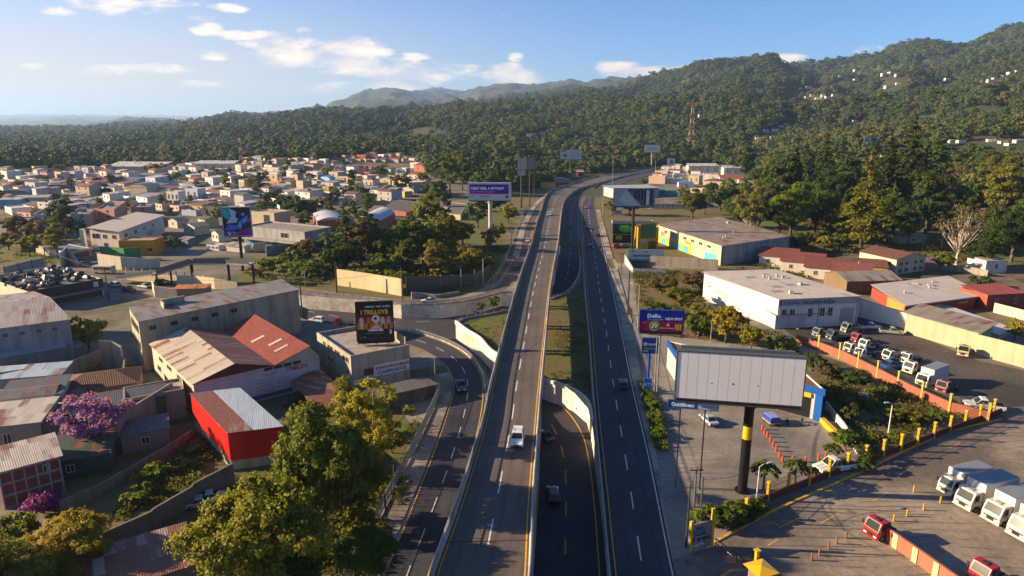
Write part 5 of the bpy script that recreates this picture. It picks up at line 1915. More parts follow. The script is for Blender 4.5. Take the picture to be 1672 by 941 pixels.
for a in [
 (22, 700, 12, 8, 4.2, 20, '#8b8a86', '#6f6a63', 'grey gable-roofed shed left of the pale sheet roofs', 'gable', 0.7),
 (56, 690, 9, 7, 4.6, 20, '#a09e99', '#55595c', 'dark-roofed house with a white front between the sheds', 'slope', 0.8),
 (24, 648, 16, 6, 3.6, 14, '#7f8588', '#9fb4c4', 'long pale blue roofed shed below the stained concrete wall', 'slope', 0.4),
 (18, 745, 9, 9, 5.0, 18, '#8d877d', '#b0aa9e', 'shed with pale worn sheets behind the unfinished brick house', 'slope', 0.4),
 (52, 738, 9, 8, 4.4, 18, '#66676a', '#4f5357', 'dark grey flat house squeezed beside the pale worn sheets', 'flat', 0.4),
 (98, 716, 12, 5, 3.6, 18, '#75716a', '#aaa499', 'low shed with ribbed cream roof left of the jacaranda', 'slope', 0.5),
 (92, 690, 7, 5, 3.2, 20, '#6a4a46', '#6d3a36', 'small dull red roofed hut above the ribbed cream roof', 'slope', 0.5),
 (162, 662, 13, 9, 3.4, 24, '#8a7a66', '#6d4a38', 'hut with brown hipped roof below the stepped wall', 'hip', 0.9),
 (118, 782, 10, 8, 3.0, 22, '#3f4a46', '#2f4741', 'dark green roofed shelter under the jacaranda', 'slope', 0.5),
 (240, 735, 6.5, 4.5, 3.0, 28, '#7d776c', '#5a5a58', 'small grey hut at the foot of the high concrete wall', 'slope', 0.5),
 (210, 700, 12, 5, 4.5, 28, '#5b5751', '#4d5052', 'dark corrugated shelter built on the high concrete wall', 'slope', 0.6),
 (258, 690, 9, 6, 5.2, 30, '#8d8170', '#9a9184', 'pale flat store between the high wall and the factory', 'flat', 0.4),
]:
 hut(*a, cat='shed' if 'she' in a[8] or 'hut' in a[8] else 'house', name='shed' if 'she' in a[8] or 'hut' in a[8] else 'house', win=1)
b = Bd('patchwork_shed', 'long shed with rusty, white and tan patchwork roof below the retaining wall', (326, 918, 952), (100, 990), (300, 862), cat='shed')
b.walls('#6b655b', 'old_concrete').slope('#9a8b80', 'rusty_roof', 0.4, axis='a')

# --- scrap merchant's block
b = Bd('scrapyard_building', 'low dark-fronted building with a scrap heap on its roof', (50, 476, 506), (-25, 452), (166, 455))
SCR = b
b.walls('#b3aa98', 'wall').flat('#5f5b55', 'old_concrete', 0.5)
b.panel('E', 0.02, 1.0, b.h * 0.55, b.h * 1.02, '#16191c', 'dark_fascia', 0.5, 'metalwork')
b.panel('E', 0.02, 1.0, b.h * 0.42, b.h * 0.52, '#5f6a72', 'canopy_edge', 1.6, 'metalwork')
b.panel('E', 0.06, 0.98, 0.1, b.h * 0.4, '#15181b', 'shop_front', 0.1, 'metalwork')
b.panel('E', 0.86, 0.93, b.h * 0.6, b.h * 0.9, '#9fb4bd', 'sign_panel', 0.56)
rs = random.Random(2)
for i in range(74):
 u, v = rs.uniform(0.03, 0.95) * b.la, rs.uniform(0.08, 0.95) * b.lb
 c = b.pt(u, v, b.h - 0.5)
 kind = rs.random()
 m = MB()
 l_, w_, h_ = rs.uniform(1.4, 3.4), rs.uniform(1.0, 1.8), rs.uniform(0.6, 1.5)
 rz = rs.uniform(0, 3.14)
 if kind < 0.6:
  m.taper(0, 0, 0, l_, w_, h_ * 0.5, l_ * 0.95, w_ * 0.9)
  m.taper(rs.uniform(-.2, .2), 0, h_ * 0.5, l_ * 0.6, w_ * 0.85, h_ * 0.5, l_ * 0.4, w_ * 0.6)
 else:
  for q in range(5):
   m.cyl((rs.uniform(-1, 1), rs.uniform(-.6, .6), rs.uniform(0, .3)), (rs.uniform(-1, 1), rs.uniform(-.6, .6), rs.uniform(.4, 1.4)), 0.12, n=5)
  m.box(0, 0, 0, 1.2, 0.8, 0.5)
 col = rs.choice([('dark', '#22262a'), ('black', '#151618'), ('grey', '#6d7072'), ('dark blue', '#26303d'), ('pale', '#a8a49c'), ('rusty', '#5f3a2a'), ('dark', '#2b2d30'), ('red', '#8f1f1c') if i % 9 == 0 else ('grey', '#55585a')])
 o = m.build('scrap_car_shell' if kind < 0.6 else 'scrap_metal_bundle', 'metalwork', None, col[1])
 o.location = c + Vector((0, 0, rs.uniform(0, 0.5)))
 o.rotation_euler = (rs.uniform(-.25, .25), rs.uniform(-.25, .25), rz)
 tag(o, '%s %s heaped on the dark-fronted scrap building' % (col[0], 'crushed car shell' if kind < 0.6 else 'bundle of scrap pipes'), 'scrap', 'scrap heaped on the roof')
wall_line('panel_fence', [(10, 458), (54, 446), (75, 442)], 4.4, 0.2, '#6f7780', 'metalwork', 'grey panel fence with dark posts beyond the scrap heap', 'fence', (4.0, 0.25, 4.6, '#2a2c2e'))

# --- white office, yellow building, walls at the junction
b = Bd('white_office', 'white two-storey commercial building with broad sloping roof beside the yellow building', (198, 378, 411), (146, 376), (266, 352))
b.walls('#c9c2b4').slope('#b9b0a0', 'clean_roof', 0.9, 0.9)
for u0, u1, z in ((0.12, 0.24, 0.62), (0.44, 0.56, 0.62), (0.44, 0.56, 0.2)):
 b.window('N', u0, u1, b.h * z, b.h * (z + 0.2))
b.window('N', 0.68, 0.92, b.h * 0.6, b.h * 0.85, glass='glass')
for k in range(4):
 b.window('E', 0.1 + 0.2 * k, 0.16 + 0.2 * k, b.h * 0.6, b.h * 0.78)
m = MB()
q = P(139, 407)
m.box(q.x, q.y, 0, 1.5, 1.5, ztop(q, 138, 374))
pl_ = m.build('white_pylon', 'wall', None, '#cfc8ba')
tag(pl_, 'slim white pylon before the white commercial building', 'pylon')
b = Bd('yellow_building', 'mustard yellow box building behind the green wall', (253, 392, 417), (193, 393), (267, 386))
b.walls('#c98a17').flat('#8f8577', 'wall', 0.4)
b.window('N', 0.05, 0.2, b.h * 0.25, b.h * 0.5)
b.window('N', 0.4, 0.52, b.h * 0.25, b.h * 0.42)
b = Bd('rooftop_room', 'small yellow and white rooftop block behind the mustard yellow building', (248, 376, 392), (233, 378), (262, 374))
b.walls('#cfc9bd').flat('#a09a8e')
b.panel('N', 0.3, 0.9, b.h * 0.3, b.h * 0.95, '#c78a1c', 'yellow_panel', 0.05, 'wall')
wall_line('green_wall', [(166, 422), (205, 426), (232, 424)], 4.6, 0.3, '#2f7d45', 'wall', 'bright green wall in front of the mustard yellow building')
wall_line('white_wall', [(162, 437), (200, 441), (228, 440), (262, 437)], [5.0, 4.6, 4.0, 3.0], 0.3, '#c6bca9', 'wall', 'cream wall below the bright green wall')
b = Bd('flat_garage', 'flat grey-roofed garage in front of the pink apartment blocks', (115, 412, 426), (57, 401), (148, 405))
b.walls('#a8a294').flat('#5a6570', 'wall', 0.3)
b.panel('E', 0.1, 0.9, 0.2, b.h * 0.75, '#3d4852', 'garage_door', 0.05, 'metalwork')
wall_line('white_wall', [(100, 437), (112, 428), (128, 435)], [5, 5.5, 2.2], 0.3, '#b8b0a0', 'wall', 'pale angular wall stub beside the flat grey-roofed garage')

for i, (F, L, R_, c, c2, nm) in enumerate([
 ((47, 362, 390), (8, 363), (55, 354), '#b98a80', '#a97468', 'pink apartment block nearest the left edge'),
 ((89, 350, 381), (55, 350), (107, 336), '#a9aaa6', '#c09080', 'apartment block with grey front and pink side'),
 ((149, 349, 378), (115, 349), (157, 340), '#aeaca3', '#b98a7c', 'apartment block with pale grey front beside a pink one'),
 ((190, 342, 371), (157, 341), (205, 329), '#c08f80', '#bf8a78', 'salmon pink apartment block behind the white commercial building'),
 ((246, 338, 353), (213, 338), (253, 331), '#b28a82', '#8f8680', 'mauve apartment block with grey side wall')]):
 b = Bd('apartment_block', nm, F, L, R_, group='pink apartment blocks')
 b.walls(c).flat('#7b7b78', 'wall', 0.6)
 m = MB()
 m.obox(b.pt(b.la + 0.001, -0.01, 0), b.b * (b.lb + .02), b.a * 0.06, (0, 0, b.h))
 m.obox(b.pt(-0.01, -0.03, 0), b.a * (b.la + 0.02), b.b * 0.02, (0, 0, b.h - 0.02))
 m.build('side_wall', 'wall', b.root, c2)
 for z in (0.2, 0.5, 0.82):
  b.window('N', 0.3, 0.45, b.h * z, b.h * (z + 0.1), fr=False)
 m = MB()
 p = b.pt(b.la * 0.5, b.lb * 0.5, b.h - 0.7)
 m.box(p.x, p.y, p.z, 2.4, 2.0, 2.0, 0.4)
 m.build('roof_hut', 'wall', b.root, '#9a9088')

# --- behind the colourful billboard
b = Bd('grey_depot', 'grey concrete depot with teal shop front right of the colourful billboard', (400, 369, 402), (384, 356), (497, 379))
b.walls('#9b9d9c', 'old_concrete').flat('#86827a', 'old_concrete', 0.5)
b.panel('E', 0.0, 1.0, b.h * 0.42, b.h * 0.52, '#8f908c', 'canopy', 2.2, 'old_concrete')
b.panel('E', 0.02, 0.42, 0.2, b.h * 0.36, '#2f7f94', 'teal_front', 0.08, 'wall')
b.panel('E', 0.48, 0.97, 0.2, b.h * 0.4, '#17191a', 'dark_bay_panel', 0.06, 'metalwork')  # dark panel paints the shade of a bay on the solid wall
b.window('E', 0.62, 0.74, b.h * 0.62, b.h * 0.86)
b = Bd('rooftop_block', 'sandy upper storey with arched dark opening behind the grey depot', (412, 345, 372), (395, 338), (447, 348))
b.walls('#b0a385').flat('#9a9080')
b.panel('E', 0.55, 0.8, b.h * 0.3, b.h * 0.85, '#1d1f20', 'dark_arch_panel', 0.05, 'metalwork')  # flat dark panel, the opening's shade painted on a closed wall
wall_line('pale_wall', [(414, 412), (435, 409)], 3.4, 0.3, '#b5a88c', 'wall', 'short cream wall before the grey depot')
wall_line('grey_wall', [(435, 419), (470, 413), (492, 405)], [4, 3.6, 3], 0.3, '#7f8284', 'old_concrete', 'grey wall dropping along the lane below the depot')
# footbridge
m = MB()
pts = [P(196, 457, 1.0), P(255, 449, 3.6), P(312, 431, 6.0), P(372, 430, 6.2), P(412, 433, 6.2)]
t = thing('footbridge', 'long footbridge ramp climbing past the junction toward the colourful billboard', 'footbridge', pts[2])
for a, c in zip(pts, pts[1:]):
 d = (c - a)
 n = Vector((-d.y, d.x, 0)).normalized()
 m.prism([a - n * 1.6, c - n * 1.6, c + n * 1.6, a + n * 1.6], (0, 0, 0.5))
m.build('deck', 'concrete', t)
m = MB()
for a, c in zip(pts, pts[1:]):
 d = (c - a)
 n = Vector((-d.y, d.x, 0)).normalized()
 for s_ in (-1.5, 1.5):
  m.prism([a + n * s_ + Vector((0, 0, .5)), c + n * s_ + Vector((0, 0, .5)), c + n * s_ + Vector((0, 0, 1.5)), a + n * s_ + Vector((0, 0, 1.5))], n * 0.08)
m.build('railing', 'metalwork', t, '#555a5c')
for q, r_ in ((pts[1], 0.3), (pts[1].lerp(pts[2], 0.4), 0.3), (pts[2], 0.5), (pts[3], 0.4), (pts[4], 0.4)):
 m = MB()
 m.cyl((q.x, q.y, -0.2), (q.x, q.y, q.z + 0.1), r_, n=10)
 m.build('column', 'metalwork', t, '#2a2d2f')

# --- brick halls and flat school roofs
b = Bd('brick_hall', 'brick hall with barrel roof and white gable, left of the larger hall', (519, 361, 379), (511, 349), (560, 358))
b.walls('#96523a').gable('#aab4be', '#aab4be', 1.6, 'b', mat='clean_roof', wall_col='#c6c0b4', arch=10)
b = Bd('brick_hall', 'larger brick hall under a broad pale barrel roof', (613, 365, 382), (579, 358), (645, 348))
b.walls('#96523a').gable('#a9b3bd', '#a9b3bd', 2.6, 'a', mat='clean_roof', wall_col='#9a563c', arch=12)
b = Bd('school_block', 'flat dark-roofed brick block between the barrel-roofed hall and the trees', (668, 347, 354), (622, 341), (683, 330))
b.walls('#8f4f3a').flat('#55524d', 'wall', 0.2)
b = Bd('school_block', 'flat grey-roofed block with cream fascia behind the park trees', (752, 351, 360), (693, 345), (762, 333))
b.walls('#b5a282').flat('#66645e', 'wall', 0.2)
m = MB()
m.obox(b.pt(b.la * 0.0, b.lb * 0.45, b.h + 0.02), b.a * b.la * 0.6, b.b * b.lb * 0.5, (0, 0, 0.1))
m.build('roof_sheet', 'clean_roof', b.root, '#a9a8a2')

# --- right of the road: rusty-roofed tan warehouse
b = Bd('tan_warehouse', 'cream warehouse with rusty sheet roof, blue shutters and painted adverts', (1176, 402, 434), (1074, 368), (1290, 386))
b.walls('#b3a78d').slope('#8a8074', 'sheet_roof', 0.5, 0.2)
m = MB()
m.obox(b.pt(0.26, -0.05, 0), b.a * (b.la - 0.26), b.b * 0.04, (0, 0, b.h - 0.05))
m.build('side_wall', 'old_concrete', b.root, '#8f9598')
TNW = b
b.panel('N', 0.42, 1.0, 0.0, b.h * 0.42, '#c9a423', 'yellow_band', 0.06, 'wall')
for u in (0.46, 0.58, 0.70, 0.84):
 b.panel('N', u, u + 0.08, 0.1, b.h * 0.36, '#4a9cb8', 'shutter', 0.1, 'metalwork')
b.panel('N', 0.06, 0.22, 0.1, b.h * 0.45, '#4f9fbf', 'shutter', 0.1, 'metalwork')
for u in (0.14, 0.26, 0.38, 0.5, 0.7, 0.82):
 b.window('N', u, u + 0.05, b.h * 0.7, b.h * 0.85)
b.text('N', 0.07, b.h * 0.62, 0.95, 'Repuestos', '#a02d24', 0.08, bold=0.03)
b.text('N', 0.07, b.h * 0.5, 0.7, 'DIESEL 18', '#26323c', 0.08, bold=0.02)
b.text('N', 0.24, b.h * 0.68, 1.3, 'MOTOR', '#3f97ab', 0.08, bold=0.03)
b.text('N', 0.25, b.h * 0.50, 1.3, 'REPTOR', '#3f97ab', 0.08, bold=0.03)
b.panel('N', 0.42, 0.52, b.h * 0.5, b.h * 0.66, '#b98a1d', 'painted_square', 0.06, 'wall')
wall_line('concrete_wall', [(1020, 431), (1060, 434), (1110, 437), (1172, 441)], 3.6, 0.3, '#96907f', 'old_concrete', 'stained concrete wall below the rusty-roofed cream warehouse')
wall_line('grey_wall', [(1020, 431), (1034, 446), (1088, 448)], [3.4, 1.6, 1.2], 0.3, '#8c97a0', 'wall', 'low pale blue wall at the corner of the weedy lot')

# white warehouse
b = Bd('white_warehouse', 'white warehouse with sign band and big pale roof above the truck yard', (1267, 489, 537), (1150, 447), (1404, 484))
b.walls('#c8c6c0', 'wall')
b.slope('#b7b0a4', 'clean_roof', 0.4, 0.3)
hh = b.h
b.panel('E', 0.0, 1.0, hh - 1.7, hh - 0.1, '#8e99a6', 'sign_band', 0.1)
b.text('E', 0.06, hh - 1.3, 0.9, 'AL MAYOREO', '#2b3b57', 0.13, sq=0.8)
b.text('E', 0.30, hh - 1.35, 1.0, 'SUS LLANTAS BUENAS', '#1c2230', 0.13, sq=0.85, bold=0.03)
b.panel('E', 0.01, 0.04, hh - 1.5, hh - 0.4, '#a0303a', 'red_mark', 0.14)
b.panel('E', 0.60, 0.65, hh - 1.6, hh - 0.3, '#2b6fae', 'blue_mark', 0.14)
for u in (0.05, 0.15, 0.37, 0.52, 0.62):
 b.window('E', u, u + 0.06, hh * 0.36, hh * 0.66)
b.panel('E', 0.78, 0.94, 0.1, hh * 0.62, '#8d9094', 'roller_door', 0.08, 'metalwork')
for k, (u, v) in enumerate(((0.14, 0.2), (0.3, 0.35), (0.3, 0.7), (0.52, 0.4))):
 m = MB()
 m.prism([b.pt(b.la * u, b.lb * v, hh + .16 + 0.4 * v), b.pt(b.la * (u + 0.14), b.lb * v, hh + .16 + 0.4 * v), b.pt(b.la * (u + 0.14), b.lb * (v + .06), hh + .16 + .4 * (v + .06)), b.pt(b.la * u, b.lb * (v + .06), hh + .16 + .4 * (v + .06))], (0, 0, 0.05))
 m.build('skylight', 'enamel', b.root, '#8f8672')
b.text('N', 0.05, hh * 0.55, 2.2, 'Gl', '#2f7d68', 0.03, bold=0.04)
b.text('N', 0.16, hh * 0.42, 1.7, 'LLANTAS', '#3f8f72', 0.03)
WHW = b
# yard canopy in front of it
b2 = hut(1310, 535, 15, 5, 3.4, 10, '#b0b0ae', '#8c8577', 'white container shed under the windows of the white warehouse', 'slope', 0.4, 'shed', 'shed', win=0)
wall_line('white_wall', [(1396, 516), (1440, 527), (1486, 538)], [4.6, 4.2, 3.6], 0.3, '#cfccc5', 'wall', 'long white yard wall below the pale roof')
b = Bd('red_warehouse', 'long warehouse with pale grey roof and brick-red wall', (1476, 499, 518), (1424, 469), (1612, 482))
b.walls('#8f3c30').slope('#b3aea5', 'clean_roof', 0.6, 0.4)
RDW = b
b.panel('N', 0.03, 0.5, 0.1, b.h - 0.2, '#a8813f', 'ochre_wall', 0.06, 'wall')
for u in (0.3, 0.62):
 b.panel('E', u, u + 0.12, b.h * 0.6, b.h * 0.75, '#9a8a5e', 'window_hood', 0.5, 'metalwork')
b.panel('E', 0.86, 0.9, 0.0, b.h * 0.7, '#2b2422', 'door', 0.06, 'enamel')
hut(1425, 480, 17, 12, 4, 6, '#6d5c44', '#8f897a', 'grey gabled shed beside the long pale-roofed warehouse', 'gable', 1.0, 'shed', 'shed', win=0)
hut(1640, 505, 12, 9, 4.2, 10, '#9a4636', '#9a4a38', 'brick-red annex at the end of the long warehouse', 'slope', 0.5, 'annex', 'building', win=2)
b = Bd('cream_shed', 'cream shed with sagging grey canopy roof in the truck yard', (1592, 542, 578), (1481, 511), (1622, 531), cat='shed')
b.walls('#a89c80').slope('#8a8272', 'sheet_roof', 0.5, 0.8, axis='a')
b = Bd('long_shed', 'narrow shed with long white roof behind the cream shed', (1630, 547, 556), (1513, 506), (1652, 536), cat='shed')
b.walls('#a8a49a').slope('#bcbab4', 'clean_roof', 0.3, 0.3)
wall_line('cream_wall', [(1592, 579), (1640, 592), (1720, 614)], 4.6, 0.3, '#b0a384', 'wall', 'tall cream yard wall with a boarded gateway at the right edge')
wall_line('cream_wall', [(1622, 510), (1660, 520), (1720, 536)], 2.6, 0.3, '#c4bb9f', 'wall', 'low cream wall behind the long white roof')
for i, (px, py, wd, dp) in enumerate(((1268, 436, 12, 11), (1307, 446, 13, 12), (1348, 457, 13, 12), (1388, 466, 11, 11))):
 hut(px, py, wd, dp, 3.6, -27, '#b8b2a6', ('#7d4436', '#83493a', '#7a4335', '#86503c')[i], ('first terrace house with terracotta roof, beside the grey side of the warehouse', 'second terrace house with terracotta roof from the grey warehouse side', 'third terrace house with terracotta roof from the grey warehouse side', 'last terrace house with terracotta roof, by the gabled shed')[i], 'slope', 1.3, 'terrace_house', 'house', 'terracotta-roofed terrace', 2, rmat='tile_roof', over=0.5)
b = Bd('cream_house', 'cream two-storey house with brown tiled roofs at the edge of the wood', (1461, 424, 449), (1404, 411), (1512, 418), cat='house')
b.walls('#bdb294').gable('#6f4a3c', '#6f4a3c', 1.6, 'b', mat='tile_roof', wall_col='#bdb294')
for u in (0.12, 0.42):
 b.window('N', u, u + 0.12, b.h * 0.55, b.h * 0.8)
for u in (0.1, 0.3, 0.6, 0.8):
 b.window('E', u, u + 0.12, b.h * 0.55, b.h * 0.8)
 b.window('E', u, u + 0.12, b.h * 0.1, b.h * 0.36)
hut(1425, 452, 8, 9, 3.2, -24, '#b08a3a', '#7a4a38', 'small ochre house with brown roof beside the cream two-storey house', 'slope', 1.0, 'house', 'house', win=1, rmat='tile_roof')
hut(1625, 446, 8, 8, 4.2, 8, '#c3c0b8', '#a8a49b', 'small white house against the trees at the right edge', 'slope', 0.4, 'house', 'house', win=1)
hut(1576, 356, 12, 9, 3.5, 5, '#8a7a60', '#8a6a55', 'brown-roofed pavilion deep among the trees', 'hip', 0.9, 'pavilion', 'house', win=1, far=True)
hut(1612, 396, 9, 8, 4.2, 12, '#c2a24d', '#b09060', 'small yellow house among the trees', 'flat', 0.4, 'house', 'house', win=2, far=True)
hut(1490, 398, 12, 8, 3.2, 6, '#a8a08c', '#9a958a', 'low grey-roofed hut behind the cream two-storey house', 'slope', 0.5, 'house', 'house', win=1)
wall_line('garden_wall', [(1545, 442), (1580, 446), (1612, 452)], 2.2, 0.25, '#8d8576', 'old_concrete', 'grey garden wall below the leafless tree')

# --- blue and white shop behind the big billboard
b = Bd('blue_shop', 'blue-trimmed roadside shop with brown flat roof behind the blank billboard', (1103, 578, 624), (1091, 556), (1346, 636))
SHOP = b
b.walls('#b5b1a8').flat('#6d4c3e', 'wall', 0.25)
hh = b.h
for f in ('E', 'N'):
 b.panel(f, -0.01, 1.01, hh - 1.1, hh + 0.05, '#1c4f9c', 'blue_fascia', 0.25, 'enamel')
b.panel('E', 0.05, 0.93, 0.05, hh - 1.6, '#1b1d20', 'dark_bay_panel', 0.06, 'metalwork')  # shaded bay interior painted as one dark panel over the wall
b.panel('E', 0.955, 1.0, 0.0, hh - 1.1, '#1f59a8', 'blue_pillar', 0.35, 'enamel')
b.panel('E', 0.80, 0.93, hh - 2.0, hh - 1.2, '#c9a51d', 'yellow_sign', 0.3)
m = MB()
p0, p1 = P(1338, 690), P(1376, 728)
d = p1 - p0
n = Vector((-d.y, d.x, 0)).normalized()
m.obox(p0, d, n * 0.8, (0, 0, 0.9))
ob = m.build('yellow_barrier', 'enamel', None, '#c9a01c')
tag(ob, 'yellow painted block kerb beside the blue pillar of the shop', 'kerb')
wall_line('white_wall', [(1348, 668), (1378, 706), (1400, 742)], 1.5, 0.25, '#bcbcb8', 'wall', 'low white and blue wall stepping down beside the shop forecourt')

# --- yard walls
def fence_wall(name, pts, label, wall_col, hw, post_col, hp, sp, grille, post_w=0.35, px_posts=None):
 W = [P(*p) for p in pts]
 t = thing(name, label, 'fence', W[0])
 m = MB()
 for i, (a, c) in enumerate(zip(W, W[1:])):
  d = c - a
  n = Vector((-d.y, d.x, 0)).normalized() * 0.24
  m.prism([a - n / 2 - Vector((0, 0, .2)), c - n / 2 - Vector((0, 0, .2)), c - n / 2 + Vector((0, 0, hw)), a - n / 2 + Vector((0, 0, hw))], n * (1 + .003 * i))
 m.build('wall_body', 'wall', t, wall_col)
 L = resample(W, max(int(arclen(W) / sp), 2))
 if px_posts:
  L = [P(*p) for p in px_posts]
 g_ = MB()
 for i, p in enumerate(L):
  q = L[min(i + 1, len(L) - 1)] - L[max(i - 1, 0)]
  a = math.atan2(q.y, q.x)
  mm = MB()
  mm.box(p.x, p.y, 0, post_w, post_w, hp - 0.15, a)
  mm.box(p.x, p.y, hp - 0.15, post_w * 1.4, post_w * 1.4, 0.15, a)
  mm.build('post', 'enamel', t, post_col)
 for p, q in zip(L, L[1:]):
  d = (q - p)
  k = max(int(d.length / 0.28), 2)
  for zz in (hw + 0.1, (hw + hp) / 2, hp - 0.3):
   g_.cyl(p + Vector((0, 0, zz)), q + Vector((0, 0, zz)), 0.03, n=4)
  for j in range(1, k):
   c = p.lerp(q, j / k)
   g_.cyl(c + Vector((0, 0, hw)), c + Vector((0, 0, hp - 0.25)), 0.018, n=3, caps=False)
 g_.build('grille', 'metalwork', t, grille)
 return t
fence_wall('yard_fence', [(1300, 561), (1340, 574), (1376, 588), (1430, 616), (1485, 645), (1549, 674), (1612, 690)], 'brick-pink yard wall with cream posts and grille along the lined-up trucks', '#8f5642', 2.0, '#b39a44', 3.6, 4.6, '#4a4a48')
PF = [(50, 600), (165, 556), (270, 512), (375, 477), (478, 437), (572, 402), (665, 362), (755, 332), (845, 302), (930, 272), (1013, 238), (1095, 205), (1172, 175), (1245, 145), (1318, 115)]
PF = [(1200 + a / 3.127, 640 + c_ / 3.127) for a, c_ in PF]
fence_wall('street_fence', [(1166, 862)] + PF[0:1] + PF[3:4] + PF[7:8] + PF[11:12] + [(1634, 676)], 'dark red base wall with tall yellow posts along the grey street', '#5f2f28', 1.0, '#c9a21e', 2.9, 4.5, '#2b2b28', 0.34, [(1217, 846)] + PF[1:])
m = MB()
W = [P(1166, 884), P(1262, 833), P(1400, 772), P(1540, 706), P(1634, 684)]
for a, c in zip(W, W[1:]):
 d = c - a
 n = Vector((-d.y, d.x, 0)).normalized()
 m.prism([a, c, c - n * 0.35, a - n * 0.35], (0, 0, 0.14))
structure(m.build('kerb', 'worn_kerb' if 'worn_kerb' in MATS else 'yellow_line'))
t = wall_line('pink_wall', [(1434, 868), (1441, 880), (1500, 922), (1560, 966), (1640, 1025)], 1.9, 0.3, '#965c48', 'wall', 'low brick-pink wall with cream strips in front of the red truck cab', posts=None)
for f in (0.12, 0.3, 0.48, 0.66):
 p, q = P(1441, 880), P(1640, 1025)
 c = p.lerp(q, f)
 m = MB()
 m.box(c.x, c.y, -0.05, 0.7, 0.36, 1.93, math.atan2((q - p).y, (q - p).x))
 m.build('cream_strip', 'wall', t, '#b8aa7c')
# hoardings and mesh fence on the grass bank
t = wall_line('hoarding', [(552, 466), (604, 474), (658, 484)], [5.2, 5.2, 5.2], 0.25, '#bfb38c', 'wall', 'long cream hoarding wall facing the road below the park trees', posts=(6.0, 0.2, 5.0, '#b5a878'))
t = wall_line('mesh_fence', [(664, 479), (720, 475), (775, 466), (800, 448)], [5.0, 4.6, 3.6, 3.0], 0.12, '#3d4845', 'metalwork', 'dark green mesh fence right of the cream hoarding', 'fence', (7.0, 0.25, 5.0, '#6d706c'))
wall_line('stone_wall', [(672, 488), (690, 486), (712, 487), (750, 480)], [2.0, 1.4, 1.0, 0.8], 0.4, '#8d8c84', 'old_concrete', 'low stone wall at the foot of the dark mesh fence')
# chain-link along the ramp pavement
base_ = [a + (a - b_).normalized() * 3.6 for a, b_ in zip(lA, lB)][:56]
t = thing('chain_fence', 'grey chain-link fence with slim posts along the ramp pavement', 'fence', base_[0])
m = MB()
L_ = resample(base_, 44)
for p, q in zip(L_, L_[1:]):
 for k in range(9):
  a, c = p.lerp(q, k / 9), p.lerp(q, (k + 1) / 9)
  m.cyl(a, c + Vector((0, 0, 2.2)), 0.015, n=3, caps=False)
  m.cyl(a + Vector((0, 0, 2.2)), c, 0.015, n=3, caps=False)
 m.cyl(p + Vector((0, 0, 2.2)), q + Vector((0, 0, 2.2)), 0.03, n=4)
m.build('mesh', 'galvanised', t)
for p in L_:
 mm = MB()
 mm.cyl(p - Vector((0, 0, .2)), p + Vector((0, 0, 2.35)), 0.06, n=6)
 mm.build('post', 'galvanised', t)
m = MB()
for p, q in zip(L_, L_[1:]):
 m.obox(p, q - p, (0.2, 0, 0), (0, 0, 0.35))
m.build('kerb_wall', 'concrete', t)
# fence beside the frontage road
base_ = px_list([(806, 462), (822, 436), (838, 396), (847, 366), (858, 344)])
t = thing('chain_fence', 'chain-link fence climbing beside the frontage road and purple billboard', 'fence', base_[0])
m = MB()
L_ = resample(base_, 30)
for p, q in zip(L_, L_[1:]):
 for zz in (0.5, 1.2, 2.0):
  m.cyl(p + Vector((0, 0, zz)), q + Vector((0, 0, zz)), 0.03, n=4)
m.build('mesh', 'galvanised', t)
for p in L_:
 mm = MB()
 mm.cyl(p - Vector((0, 0, .2)), p + Vector((0, 0, 2.2)), 0.07, n=5)
 mm.build('post', 'galvanised', t)
wall_line('cream_wall', [(208, 457), (262, 462), (318, 467), (352, 472), (388, 474)], [1.2, 2.6, 3.2, 3.4, 2.4], 0.3, '#c9bd9f', 'wall', 'cream wall with short posts below the frontage road by the footbridge', posts=(3.2, 0.25, 4.1, '#b5b0a2'))
wall_line('cream_wall', [(250, 474), (254, 486), (290, 487)], [3.0, 3.4, 2.6], 0.3, '#bfb59c', 'wall', 'pale angular wall in front of the long concrete building')
hut(313, 486, 9, 4, 2.6, 8, '#8a7a60', '#b5763a', 'orange-roofed lean-to behind the long concrete building', 'slope', 0.3, 'shed', 'shed', win=0)

# gutters, vents and rooftop units on the larger roofs
def roof_kit(b, n, seed, gut='#77797b'):
 g = random.Random(seed)
 m = MB()
 m.obox(b.pt(-0.2, -0.52, b.h - 0.1), b.a * (b.la + 0.4), -b.b * 0.16, (0, 0, 0.14))
 m.build('gutter', 'metalwork', b.root, gut)
 for u in (0.02, 0.5, 0.98):
  m = MB()
  q = b.pt(b.la * u, -0.12, 0)
  m.cyl(q, q + Vector((0, 0, b.h)), 0.07, n=6)
  m.build('downpipe', 'metalwork', b.root, gut)
 for i in range(n):
  q = b.pt(b.la * g.uniform(.1, .9), b.lb * g.uniform(.15, .85), b.h + 0.1)
  m = MB()
  if g.random() < 0.5:
   m.cyl(q, q + Vector((0, 0, 0.9)), 0.3, n=10)
   m.cyl(q + Vector((0, 0, 0.9)), q + Vector((0, 0, 1.15)), 0.5, 0.1, 10)
   m.build('roof_vent', 'metalwork', b.root, '#9a9c9c')
  else:
   m.box(q.x, q.y, q.z, 1.3, 0.9, 0.9, g.uniform(0, 3))
   m.build('cooling_unit', 'metalwork', b.root, '#a5a6a4')
for b_, n_ in ((WHW, 6), (RDW, 5), (TNW, 4)):
 roof_kit(b_, n_, n_)
